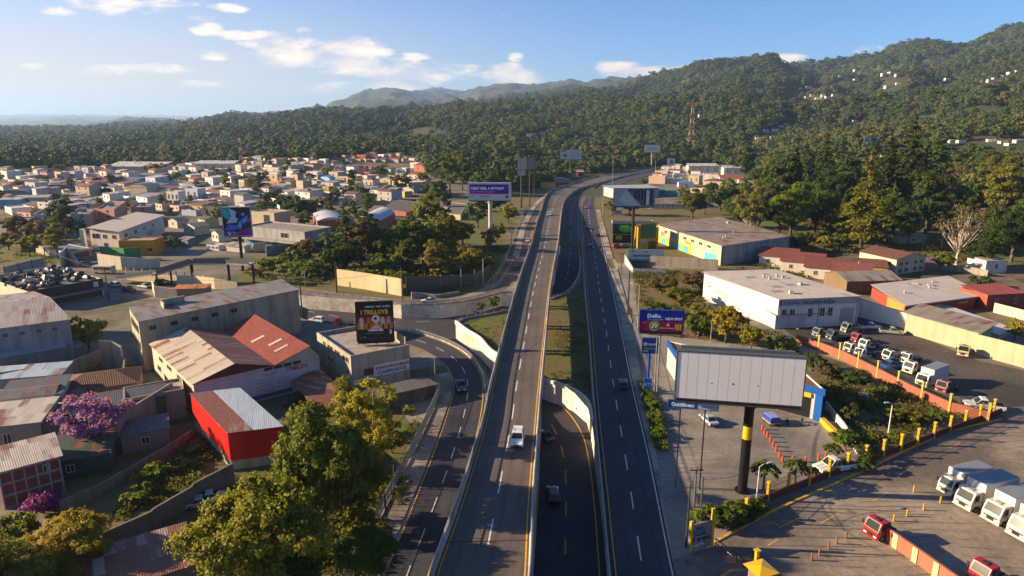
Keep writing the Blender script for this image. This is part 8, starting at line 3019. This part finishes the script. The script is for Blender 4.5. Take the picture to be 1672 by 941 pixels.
def motorbike(p, heading, col, label):
 root = thing('motorbike', label, 'motorbike', p)
 c, s = math.cos(R(heading)), math.sin(R(heading))
 ex, ey = Vector((c, s, 0)), Vector((-s, c, 0))
 for u in (-0.68, 0.68):
  q = p + ex * u + Vector((0, 0, .31))
  m = MB()
  m.cyl(q - ey * 0.06, q + ey * 0.06, 0.31, n=14)
  m.build('wheel', 'rubber', root)
 m = MB()
 m.tube([p + ex * 0.66 + Vector((0, 0, .31)), p + ex * 0.42 + Vector((0, 0, 1.0))], 0.05)
 m.tube([p + ex * 0.42 + Vector((0, 0, 1.0)) - ey * 0.35, p + ex * 0.42 + Vector((0, 0, 1.0)) + ey * 0.35], 0.03)
 m.tube([p - ex * 0.68 + Vector((0, 0, .31)), p + ex * 0.1 + Vector((0, 0, .45)), p + ex * 0.45 + Vector((0, 0, 0.9))], 0.06)
 m.build('frame', 'black_steel', root)
 m = MB()
 m.taper(p.x + ex.x * 0.1, p.y + ex.y * 0.1, 0.6, 0.4, 0.32, 0.3, 0.3, 0.22)
 m.build('fuel_tank', 'enamel', root, col)
 m = MB()
 m.obox(p - ex * 0.7 - ey * 0.13 + Vector((0, 0, .72)), ex * 0.75, ey * 0.26, (0, 0, 0.12))
 m.build('seat', 'rubber', root)
motorbike(P(1285, 693), 80, '#1f5aa8', 'blue motorbike parked in the shop bay beside the cart')
motorbike(P(1309, 692), 60, '#3a3c3e', 'dark motorbike parked under the yellow sign')
# boulder, person on the pavement, cover stones
m = MB()
q = P(1410, 652)
g_ = random.Random(4)
vs = []
for i in range(5):
 for j in range(8):
  f, a = i / 4 * 1.5, j / 8 * 6.283
  r_ = 1.2 * math.cos(f) * g_.uniform(.85, 1.1)
  vs.append((q.x + r_ * math.cos(a) * 1.2, q.y + r_ * math.sin(a), 1.1 * math.sin(f) * g_.uniform(.9, 1.05) - 0.1))
for i in range(4):
 for j in range(8):
  k = (j + 1) % 8
  m.face([vs[i * 8 + j], vs[i * 8 + k], vs[(i + 1) * 8 + k], vs[(i + 1) * 8 + j]])
m.face([vs[32 + j] for j in range(8)])
tag(m.build('boulder', 'old_concrete', None, '#8a8f96', smooth=True), 'pale boulder on the bare soil plot', 'boulder')

def walker(p, heading, shirt, trousers, label):
 """one skinned body with clothes, mid-stride"""
 root = thing('person', label, 'person', p)
 def skin(name, pts, edges, rad, mat, col, sub=1):
  me = bpy.data.meshes.new(name)
  me.from_pydata(pts, edges, [])
  o = bpy.data.objects.new(name, me)
  C.objects.link(o)
  md = o.modifiers.new('skin', 'SKIN')
  md.use_smooth_shade = True
  for i, r_ in enumerate(rad):
   me.skin_vertices[0].data[i].radius = (r_, r_)
  me.skin_vertices[0].data[0].use_root = True
  s_ = o.modifiers.new('sub', 'SUBSURF')
  s_.levels = s_.render_levels = sub
  bpy.context.view_layer.update()
  m2 = bpy.data.meshes.new_from_object(o.evaluated_get(bpy.context.evaluated_depsgraph_get()))
  m2.materials.clear()
  m2.materials.append(MATS[mat])
  bpy.data.objects.remove(o)
  o = bpy.data.objects.new(name, m2)
  C.objects.link(o)
  o.color = (*lin(col), 1)
  o.parent = root
  return o
 J = [(0, 0, 0.95), (0, 0, 1.2), (0, 0, 1.42), (0, 0, 1.55), (0.02, 0, 1.68), (0.02, 0, 1.78), (0, .19, 1.42), (-0.08, .24, 1.15), (0.05, .25, .92), (0.08, .25, .82), (0, -.19, 1.42), (0.1, -.24, 1.15), (0.25, -.23, .96), (0.3, -.22, .87),
         (0.0, .1, .9), (0.14, .1, .5), (0.12, .1, .09), (0.26, .1, .05), (0.0, -.1, .9), (-0.06, -.1, .5), (-0.26, -.1, .12), (-0.14, -.1, .05)]
 E = [(0, 1), (1, 2), (2, 3), (3, 4), (4, 5), (2, 6), (6, 7), (7, 8), (8, 9), (2, 10), (10, 11), (11, 12), (12, 13), (0, 14), (14, 15), (15, 16), (16, 17), (0, 18), (18, 19), (19, 20), (20, 21)]
 rad = [.13, .12, .13, .055, .1, .07, .06, .05, .04, .04, .06, .05, .04, .04, .1, .07, .045, .04, .1, .07, .045, .04]
 skin('body', J, E, rad, 'enamel', '#7a5240')
 skin('shirt', [J[0], J[1], J[2], J[6], J[7], J[10], J[11]], [(0, 1), (1, 2), (2, 3), (3, 4), (2, 5), (5, 6)], [.15, .145, .15, .085, .07, .085, .07], 'vinyl', shirt)
 skin('trousers', [J[0], J[14], J[15], (0.12, .1, .14), J[18], J[19], (-.24, -.1, .17)], [(0, 1), (1, 2), (2, 3), (0, 4), (4, 5), (5, 6)], [.15, .115, .09, .07, .115, .09, .07], 'vinyl', trousers)
 skin('hair', [(0.0, 0, 1.74), (-0.02, 0, 1.80)], [(0, 1)], [.105, .085], 'rubber', '#151210')
 root.rotation_euler = (0, 0, R(heading))
walker(P(1048, 656, 0.14), 100, '#3a3f4a', '#20242c', 'person in dark clothes walking along the right pavement')
for v_ in VEH.values():
 def rm(o):
  for c in list(o.children):
   rm(c)
  bpy.data.objects.remove(o)
 rm(v_)
# ------------------------------------------------------------------ the town
HR = random.Random(21)
def h2(px, py, wpx, hpx, dpx, yaw, wc, rc, label, rt='flat', win=2, group='houses of the town', name='house', cat='house', rise=0.7, storeys=1, rmat=None):
 """house given by its image size: front width and wall height in pixels, foot at (px, py)"""
 g = T(px, py)
 dep = g.y * CP - (g.z - CAM_H) * SP
 s = dep / FPX
 k = hut(px, py, wpx * s, dpx * s, hpx * s, yaw, wc, rc, label, rt, rise * max(1.0, wpx * s / 12), name, cat, group, win, far=True, storeys=storeys, rmat=rmat, over=0.25)
 CLEARINGS.append((g.x, g.y, max(10, wpx * s * 0.8)))
 if rt == 'flat' and py > 296 and HR.random() < 0.45:
  m = MB()
  q = k.pt(k.la * HR.uniform(.2, .8), k.lb * HR.uniform(.3, .8), k.h - 0.35)
  m.cyl(q, q + Vector((0, 0, 1.3)), 0.6, n=9)
  m.build('water_tank', 'enamel', k.root, HR.choice(('#2a2b2d', '#8d9aa3', '#b5b2aa')))
 if rt in ('slope', 'gable', 'arch') and wpx > 30:
  m = MB()
  m.obox(k.pt(-0.1, -0.42, k.h - 0.12), k.a * (k.la + 0.2), -k.b * 0.14, (0, 0, 0.13))
  m.build('gutter', 'metalwork', k.root, '#6d7074')
 return k

H_LIST = [
 # px, py, w, h, d, yaw, wall, roof, label, kind, windows
 (222, 318, 44, 13, 30, -14, '#b5a98e', '#5f7686', 'cream warehouse with blue-grey barrel roof and teal gate', 'arch', 0, 'warehouse'),
 (200, 302, 50, 6, 30, -8, '#8d9396', '#5a7080', 'long blue-grey roofed warehouse in the far left town', 'slope', 0, 'warehouse'),
 (240, 293, 46, 5, 26, -8, '#8d9396', '#5f7482', 'blue-grey roofed warehouse behind the cream barrel-roofed one', 'slope', 0, 'warehouse'),
 (216, 282, 92, 9, 40, -4, '#c0a9a0', '#c5c2bc', 'wide white-roofed factory at the foot of the forest', 'slope', 0, 'factory'),
 (350, 279, 64, 11, 26, 2, '#c2bcb0', '#b9bcbc', 'long white school with rows of openings below the forest', 'slope', 5, 'school'),
 (170, 300, 40, 6, 26, -8, '#7a3a34', '#7d2f2c', 'warehouse with dark red gabled roof in the far left town', 'gable', 0, 'warehouse'),
 (18, 343, 34, 15, 16, 12, '#4f88a0', '#9fb4bf', 'pale blue market hall at the left edge', 'slope', 2, 'hall'),
 (52, 337, 52, 12, 14, 12, '#a3968c', '#a9a6a2', 'long hall with dark-framed openings next to the pale blue one', 'slope', 6, 'hall'),
 (112, 326, 40, 5, 16, 12, '#a8a5a0', '#9db0b8', 'pale curved-roof hall right of the dark-framed hall', 'slope', 0, 'hall'),
 (92, 312, 52, 5, 20, 14, '#6d7378', '#5f6a73', 'long dark grey barrel-roofed hall in the left town', 'arch', 0, 'hall'),
 (20, 322, 48, 6, 20, 12, '#6d7a80', '#62757e', 'blue-grey barrel-roofed hall at the left edge', 'arch', 0, 'hall'),
 (45, 288, 16, 5, 10, 0, '#c9bfae', '#8a8a5a', 'isolated white house with mossy roof at the left forest edge', 'flat', 1, 'house'),
 (86, 287, 30, 4, 14, 2, '#8a4038', '#7d3530', 'low house with dull red roof at the left forest edge', 'gable', 0, 'house'),
 (34, 308, 10, 9, 8, 20, '#c0a294', '#8a8178', 'small peach block left of the grey block in the left town', 'flat', 0, 'house'),
 (65, 303, 17, 8, 12, 14, '#a9a098', '#9a948c', 'grey block with lit side wall in the left town', 'flat', 0, 'house'),
 (283, 333, 24, 19, 16, 8, '#c6c3bd', '#b0aca4', 'white and yellow stepped house in the middle of the town', 'flat', 3, 'house'),
 (314, 330, 26, 20, 18, 6, '#b5bcc6', '#a9abad', 'pale blue-white cube house beside the white and yellow one', 'flat', 2, 'house'),
 (270, 336, 10, 8, 10, 6, '#a9a23a', '#9a9a6a', 'lime green annex left of the white and yellow house', 'flat', 0, 'house'),
 (340, 352, 30, 9, 18, 8, '#8f9498', '#4f524f', 'dark hip-roofed house in front of the pale blue cube house', 'hip', 1, 'house'),
 (355, 343, 26, 9, 14, 10, '#c2bdb4', '#8a8a88', 'small white gabled house near the colourful billboard', 'gableb', 1, 'house'),
 (309, 354, 30, 9, 10, 6, '#aab3ba', '#9a9a98', 'long pale house wall behind the white office roof', 'flat', 0, 'house'),
 (332, 351, 12, 8, 10, 6, '#5a2f2f', '#6a3a36', 'dark maroon block near the colourful billboard', 'flat', 0, 'house'),
 (400, 325, 34, 14, 18, 4, '#a9b2b8', '#b5b2ac', 'pale grey two-level house with white window strip', 'flat', 3, 'house'),
 (283, 373, 26, 12, 20, -8, '#b5ad9c', '#5f6a74', 'grey gabled house right of the white commercial building', 'gableb', 1, 'house'),
 (310, 385, 40, 14, 24, -14, '#b5ad9a', '#6a7278', 'wide gabled house with grey roof above the footbridge', 'gableb', 2, 'house'),
 (330, 372, 30, 14, 22, -20, '#a89c74', '#4a4a46', 'house with dark roof and khaki gable above the footbridge', 'gable', 1, 'house'),
 (352, 395, 24, 14, 22, -16, '#b9b6ae', '#7f8488', 'white gabled house left of the art billboard pole', 'gableb', 2, 'house'),
 (348, 411, 26, 9, 16, 4, '#bfc0be', '#9a948a', 'low white house with arched front beside the footbridge', 'flat', 3, 'house'),
 (300, 402, 22, 10, 14, 0, '#6a7074', '#7d8488', 'grey lean-to house below the gabled houses', 'slope', 1, 'house'),
 (385, 414, 40, 10, 14, 2, '#b9b2a2', '#a39c8e', 'long cream house behind the art billboard pole', 'slope', 0, 'house'),
 (545, 329, 38, 10, 16, -4, '#2f6f6c', '#7d948c', 'teal-fronted building at the middle of the town', 'flat', 4, 'shop'),
 (532, 316, 14, 11, 10, -4, '#a58a3a', '#8a8a70', 'small yellow block on the left end of the teal building', 'flat', 1, 'house'),
 (548, 316, 18, 10, 10, -4, '#6f8a80', '#8a9a90', 'grey-green upper storey of the teal corner', 'flat', 0, 'house'),
 (444, 306, 30, 8, 12, 2, '#c08a1c', '#b5aca0', 'orange-fronted house with white balcony', 'flat', 2, 'house'),
 (440, 296, 34, 12, 12, 2, '#bfb3a4', '#a8a094', 'large cream house above the orange-fronted one', 'flat', 2, 'house'),
 (442, 283, 34, 8, 10, 0, '#c5bcae', '#b0a89c', 'long white house high in the town', 'flat', 2, 'house'),
 (530, 300, 26, 9, 12, -10, '#8fb0c8', '#3f8fd0', 'house under a bright blue barrel roof', 'arch', 0, 'house'),
 (530, 285, 20, 6, 10, 0, '#b58f1f', '#a8923a', 'yellow house behind the bright blue barrel roof', 'flat', 1, 'house'),
 (469, 268, 12, 8, 8, -6, '#b5a98a', '#9a9080', 'cream cube house at the upper edge of the town', 'flat', 1, 'house'),
 (480, 316, 26, 6, 12, -6, '#a89a94', '#a08a84', 'low house with flat pinkish roof in mid town', 'flat', 1, 'house'),
 (452, 330, 48, 6, 14, 2, '#8a6a5c', '#9aa4ae', 'long brick house with pale blue roof in mid town', 'slope', 0, 'house'),
 (412, 335, 20, 12, 12, 0, '#9aaabc', '#8fa0b0', 'pale blue house beside the art billboard', 'slope', 1, 'house'),
 (572, 262, 16, 6, 8, 0, '#b9b2aa', '#8a3f36', 'white house with red roof above the bare hill', 'gable', 2, 'house'),
 (590, 262, 18, 8, 8, 0, '#a35044', '#8a4a40', 'red-walled house above the bare hill', 'flat', 2, 'house'),
 (604, 259, 18, 7, 8, 0, '#b9b9b6', '#9a5a4e', 'white terrace house above the bare hill', 'gable', 2, 'house'),
 (642, 266, 20, 6, 10, 0, '#b0a8a0', '#9a4a3a', 'red-roofed house at the right end of the bare hill', 'gable', 1, 'house'),
 (688, 282, 30, 11, 12, -6, '#b5664c', '#a34a36', 'large terracotta house with red roof', 'slope', 2, 'house'),
 (676, 276, 16, 9, 10, -6, '#c0bab0', '#a88a7a', 'white house left of the large terracotta one', 'flat', 1, 'house'),
 (656, 285, 18, 9, 10, -4, '#b3bac0', '#a9aaa6', 'white two-storey house by the trees', 'flat', 2, 'house'),
 (674, 293, 24, 7, 12, -6, '#c0bcb4', '#a8553c', 'white house with orange tiled roof', 'hip', 2, 'house'),
 (686, 307, 18, 7, 14, -14, '#b5aa9a', '#8f4a36', 'tiled house half hidden by trees', 'gable', 1, 'house'),
 (635, 294, 22, 7, 10, 0, '#a3a07a', '#b0b0a0', 'pale green house beside the dark tree', 'flat', 1, 'house'),
 (594, 330, 22, 9, 16, -20, '#a3943a', '#7a4a36', 'olive yellow house with brown roof', 'gable', 1, 'house'),
 (628, 302, 24, 8, 10, -4, '#a3a58a', '#b5b6b2', 'pale arched-roof house in mid town', 'arch', 1, 'house'),
 (640, 315, 20, 6, 10, -4, '#6f8a98', '#7d9aaa', 'small blue-grey house near the school block', 'slope', 0, 'house'),
 (595, 291, 22, 8, 12, 0, '#a3473a', '#9aa4b0', 'red and white house right of the blue barrel roof', 'flat', 2, 'house'),
 (772, 296, 24, 6, 12, 0, '#bd7a3a', '#a8503a', 'orange house just above the purple billboard', 'gable', 1, 'house'),
 (805, 300, 24, 5, 10, 0, '#c3bcae', '#b5b0a4', 'white house right above the purple billboard', 'slope', 2, 'house'),
 # right of the highway
 (1148, 284, 48, 12, 26, -6, '#c5c0b4', '#bdb9b0', 'long white hall behind the villas right of the highway', 'slope', 4, 'hall'),
 (1204, 287, 44, 12, 24, -6, '#c5bfb2', '#bab5aa', 'white hall with round windows at the wood edge', 'slope', 4, 'hall'),
 (1192, 302, 34, 11, 24, -12, '#c9c2b4', '#a54a38', 'white house with bright red roof and orange door', 'gable', 1, 'house'),
 (1218, 303, 24, 9, 16, -12, '#b9b0a2', '#a04634', 'second red-roofed house touching the wood', 'slope', 1, 'house'),
 (1100, 300, 26, 9, 14, -6, '#c5c0b8', '#bdb8b0', 'white villa with rounded roofs on the slope', 'flat', 2, 'villa'),
 (1112, 292, 24, 8, 12, -6, '#c3beb4', '#b0aca4', 'upper white villa on the slope', 'flat', 2, 'villa'),
 (1088, 292, 16, 7, 10, -6, '#bfbab0', '#b5b0a8', 'small white villa nearest the highway', 'flat', 1, 'villa'),
 (1120, 306, 24, 7, 14, -4, '#b9c4cc', '#3f8fc0', 'house with small bright blue roof among the villas', 'slope', 1, 'house'),
 (1079, 318, 18, 7, 10, -6, '#2f9aa4', '#b5b2aa', 'turquoise shop wall, left piece', 'flat', 0, 'shop'),
 (1099, 319, 20, 7, 10, -6, '#2f9aa4', '#a9a8a2', 'turquoise shop wall, right piece', 'flat', 0, 'shop'),
 (1090, 343, 56, 8, 22, -6, '#b0aaa0', '#77736d', 'long grey-roofed office with a strip of windows', 'slope', 7, 'office'),
 (1150, 326, 44, 4, 18, -8, '#8f8578', '#8a5a48', 'low house with brown-red roof behind the trees', 'gable', 0, 'house'),
 (1160, 342, 26, 5, 12, -8, '#9aa4aa', '#8a969c', 'small grey-roofed shed among the trees', 'slope', 0, 'shed'),
 (1033, 366, 66, 5, 12, -3, '#9a9a90', '#a3a29a', 'long flat grey canopy behind the torn billboard', 'flat', 0, 'shed'),
 (1008, 352, 14, 7, 10, -3, '#9fa6ac', '#7d8488', 'small grey workshop under the torn billboard', 'gable', 0, 'shed'),
 (932, 287, 44, 5, 12, 3, '#b5b0a6', '#b0b0aa', 'long white-roofed depot left of the highway bend', 'slope', 0, 'depot'),
 (948, 288, 10, 6, 8, 3, '#7a2428', '#a9a8a2', 'dark red block at the end of the long depot', 'flat', 0, 'depot'),
 (895, 308, 24, 9, 12, 0, '#b5923a', '#a39a7a', 'yellow workshop beside the frontage road', 'flat', 0, 'workshop'),
 (918, 300, 26, 6, 12, 4, '#8a8a86', '#8d9092', 'grey barrel-roofed shed by the highway bend', 'arch', 0, 'shed'),
 (884, 296, 16, 5, 10, 0, '#b5a594', '#b58f80', 'pink-roofed hut beside the frontage road', 'slope', 0, 'shed'),
]
for a in H_LIST:
 px, py, wp, hp, dp, yaw, wc, rc, lab_, rt, win, nm = a
 h2(px, py, wp, hp, dp, yaw - (26 if nm in ('house', 'shop') and px < 850 else 0), wc, rc, lab_, rt, win, 'houses of the town' if nm in ('house',) else None, nm, nm)

WALLS = [('white', '#cfccc6'), ('cream', '#c3b9a4'), ('white', '#c9c6c0'), ('white', '#d2cec6'), ('pale grey', '#a3a4a2'), ('pinkish', '#bfa398'), ('pale blue', '#a3b0ba'), ('yellow', '#bba868'), ('pale grey', '#b0b0ac'), ('white', '#bdb8b0'), ('peach', '#c0a591'), ('beige', '#a89c86')]
ROOFS = [('flat grey roof', '#86837c', 'flat'), ('red tiled roof', '#84503f', 'gable'), ('flat pale roof', '#b5b0a6', 'flat'), ('grey sheet roof', '#9ca0a2', 'slope'), ('grey sheet roof', '#8d9194', 'slope'), ('rusty roof', '#7a5444', 'slope'), ('flat pale roof', '#a9a59c', 'flat'), ('dark roof', '#55565a', 'gable'), ('brown hipped roof', '#76503e', 'hip'), ('white sheet roof', '#b5b3ae', 'slope')]
taken = [(a[0], a[1], a[2], a[3]) for a in H_LIST]
def fill(n, poly, ysz, group):
 k = tries = 0
 while k < n and tries < 16000:
  tries += 1
  xs, ys = [p[0] for p in poly], [p[1] for p in poly]
  x, y = HR.uniform(min(xs), max(xs)), HR.uniform(min(ys), max(ys))
  if not inside(x, y, poly):
   continue
  g = P(x, y)
  dep = g.y * CP + CAM_H * SP
  wp = HR.uniform(7.5, 15) / dep * FPX
  hp = HR.choice((3.2, 3.6, 6.0, 6.6, 7.0)) / dep * FPX
  if any(abs(x - tx) < (wp + tw) * 0.41 and -0.6 * hp < (ty - y) < th * 0.5 + 0.9 or abs(x - tx) < (wp + tw) * 0.41 and 0 <= (y - ty) < hp * 0.5 + 0.9 for tx, ty, tw, th in taken):
   continue
  w_, r_ = HR.choice(WALLS), HR.choice(ROOFS)
  st = 2 if hp / FPX * dep > 4.5 else 1
  zone = 'below the forest edge' if y < 285 else 'near the pink apartment blocks' if x < 210 and y > 325 else 'left of the mast by the school' if x < 265 else 'near the art billboard' if x < 420 and y > 320 else 'in the town centre' if x < 420 else 'around the teal building' if x < 600 else 'near the school blocks'
  h2(x, y, wp, hp, wp * HR.uniform(0.6, 1.1), HR.choice((-34, -30, -38, -24, -44)) + HR.uniform(-5, 5), w_[1], r_[1], '%s %s house, %s, %s' % ('two-storey' if st == 2 else 'small', w_[0], r_[0], zone), r_[2], (2 if y > 300 else 1) if HR.random() < 0.8 else 0, group, storeys=st if y > 318 else 1)
  taken.append((x, y, wp, hp))
  k += 1
 return k
n_ = fill(215, [(0, 300), (0, 284), (150, 281), (300, 273), (430, 264), (545, 270), (560, 282), (640, 286), (690, 300), (650, 325), (600, 338), (520, 335), (420, 345), (355, 350), (260, 345), (150, 335), (0, 330)], 0, 'houses of the town')
n_ += fill(16, [(560, 262), (650, 260), (690, 264), (640, 266), (570, 266)], 0, 'houses of the town')
n_ += fill(14, [(0, 345), (0, 356), (40, 358), (120, 345), (200, 338), (215, 330), (150, 333)], 0, 'houses of the town')
n_ += fill(14, [(1060, 300), (1060, 285), (1090, 277), (1120, 275), (1170, 300), (1160, 318), (1110, 314)], 0, 'houses right of the highway')


HILL = [(1373, 128), (1381, 125), (1398, 119), (1398, 136), (1443, 126), (1450, 124), (1457, 123), (1466, 126), (1451, 145), (1466, 141), (1391, 155), (1400, 158), (1411, 162), (1423, 164), (1318, 166), (1326, 161), (1336, 166), (1344, 163), (1353, 162), (1363, 160), (1548, 133), (1606, 138), (1617, 136), (1626, 133), (1641, 128), (1651, 126), (1661, 123), (1306, 148), (1321, 146), (1636, 162),
  (1266, 216), (1276, 209), (1284, 208), (1251, 217), (1238, 229), (1262, 228), (1396, 201), (886, 221), (872, 221), (864, 223), (895, 217), (1146, 193), (716, 221), (723, 220), (751, 221), (780, 226), (746, 172), (695, 174), (645, 180), (938, 216), (934, 231), (960, 228), (1640, 236), (1652, 238), (1665, 235), (1422, 262), (1434, 262), (1446, 261), (1556, 234), (1571, 234), (1620, 232)]
for i, (px, py) in enumerate(HILL):
 g = T(px, py)
 dep = g.y * CP - (g.z - CAM_H) * SP
 s = dep / FPX
 wp, hp = max(HR.uniform(6, 10), 8 / s * 0.9), HR.uniform(3.4, 5.0)
 c, cn = HR.choice((('#c9c6c0', 'white'), ('#c3b9a6', 'cream'), ('#bdbab4', 'pale grey'), ('#c5c2bc', 'white')))
 rt = HR.choice(('flat', 'flat', 'slope'))
 wd = wp * s
 k = hut(px, py, wd, wd * 0.7, hp * s, HR.uniform(-15, 15), c, HR.choice(('#b5b2ac', '#9a5a48', '#a9a49c')), '%s hillside house %s' % (cn, 'high on the right slope' if px > 1290 and py < 180 else 'in the fold below the right slope' if px > 1200 else 'on the slope behind the highway' if px > 800 else 'on the slope behind the town'), rt, 0.5 * s, 'hillside_house', 'house', 'houses on the hillside', 1, far=True)
 CLEARINGS.append((g.x, g.y, wd * 0.8))
 for q_ in (0.8, 1.6, 2.4, 3.2, 4.0):
  CLEARINGS.append((g.x * (1 - q_ * 20 / dep), g.y * (1 - q_ * 20 / dep), max(wd * 0.75, 14)))
h2(916, 213, 18, 4.5, 12, -4, '#b5903a', '#7a4a38', 'yellow hall with brown roof on the wooded slope', 'slope', 0, None, 'hall', 'hall')
for i in range(34):
 px = HR.uniform(236, 364)
 py = 214 - (px - 236) / 128 * 12 + HR.uniform(-3, 5)
 g = T(px, py)
 dep = g.y * CP - (g.z - CAM_H) * SP
 s = dep / FPX
 wd = HR.uniform(3.0, 5.5) * s
 hut(px, py, wd, wd * 0.7, HR.uniform(1.8, 2.6) * s, HR.uniform(-15, 15), HR.choice(('#c5c0b8', '#bdb6aa')), HR.choice(('#b0aaa2', '#9a6a58')), 'tiny pale house in the far ridge settlement', 'flat', 0.5, 'distant_house', 'house', 'far ridge settlement', 0, far=True)
 CLEARINGS.append((g.x, g.y, wd))
 for q_ in (1, 2, 3):
  CLEARINGS.append((g.x * (1 - q_ * 20 / dep), g.y * (1 - q_ * 20 / dep), wd))
# ------------------------------------------------------------------ air
if HAZE_DENSITY > 0:
 m = bpy.data.materials.new('haze')
 m.use_nodes = True
 t = m.node_tree
 t.nodes.clear()
 o = t.nodes.new('ShaderNodeOutputMaterial')
 v = t.nodes.new('ShaderNodeVolumePrincipled')
 v.inputs['Color'].default_value = (0.40, 0.64, 1.0, 1)
 v.inputs['Density'].default_value = HAZE_DENSITY
 v.inputs['Anisotropy'].default_value = 0.25
 t.links.new(v.outputs[0], o.inputs['Volume'])
 MATS['haze'] = m
 hb = MB()
 zmax = float(gz.max()) + 60
 hb.obox((-28600, -28600, min(float(gz.min()), -6) - 2), (57200, 0, 0), (0, 57200, 0), (0, 0, zmax + 40))
 ho = hb.build('haze', 'haze')
 ho['kind'] = 'stuff'
# ------------------------------------------------------------------ labels that still coincide get told apart by where they stand
def settle_labels():
 by = {}
 for o in C.objects:
  if 'category' in o and o.get('label'):
   by.setdefault(o['label'], []).append(o)
 words_ = ['leftmost', 'second', 'third', 'fourth', 'fifth', 'sixth', 'seventh', 'eighth', 'ninth', 'tenth', 'eleventh', 'twelfth']
 for lab_, os_ in by.items():
  if len(os_) < 2:
   continue
  os_.sort(key=lambda o: to_px(o.location)[0])
  k = len(os_)
  for i, o in enumerate(os_):
   if k == 2:
    s_ = ('left', 'right')[i] + ' one'
   elif i == 0:
    s_ = 'leftmost'
   elif i == k - 1:
    s_ = 'rightmost'
   elif i < 12:
    s_ = words_[i] + ' from left'
   elif k - 1 - i < 12:
    s_ = words_[k - 1 - i] + ' from right'
   else:
    s_ = 'number %d from left' % (i + 1)
   o['label'] = lab_ + ', ' + s_
forest()
for t_ in TREES.values():
 for c_ in list(t_.children):
  bpy.data.objects.remove(c_)
 bpy.data.objects.remove(t_)
settle_labels()
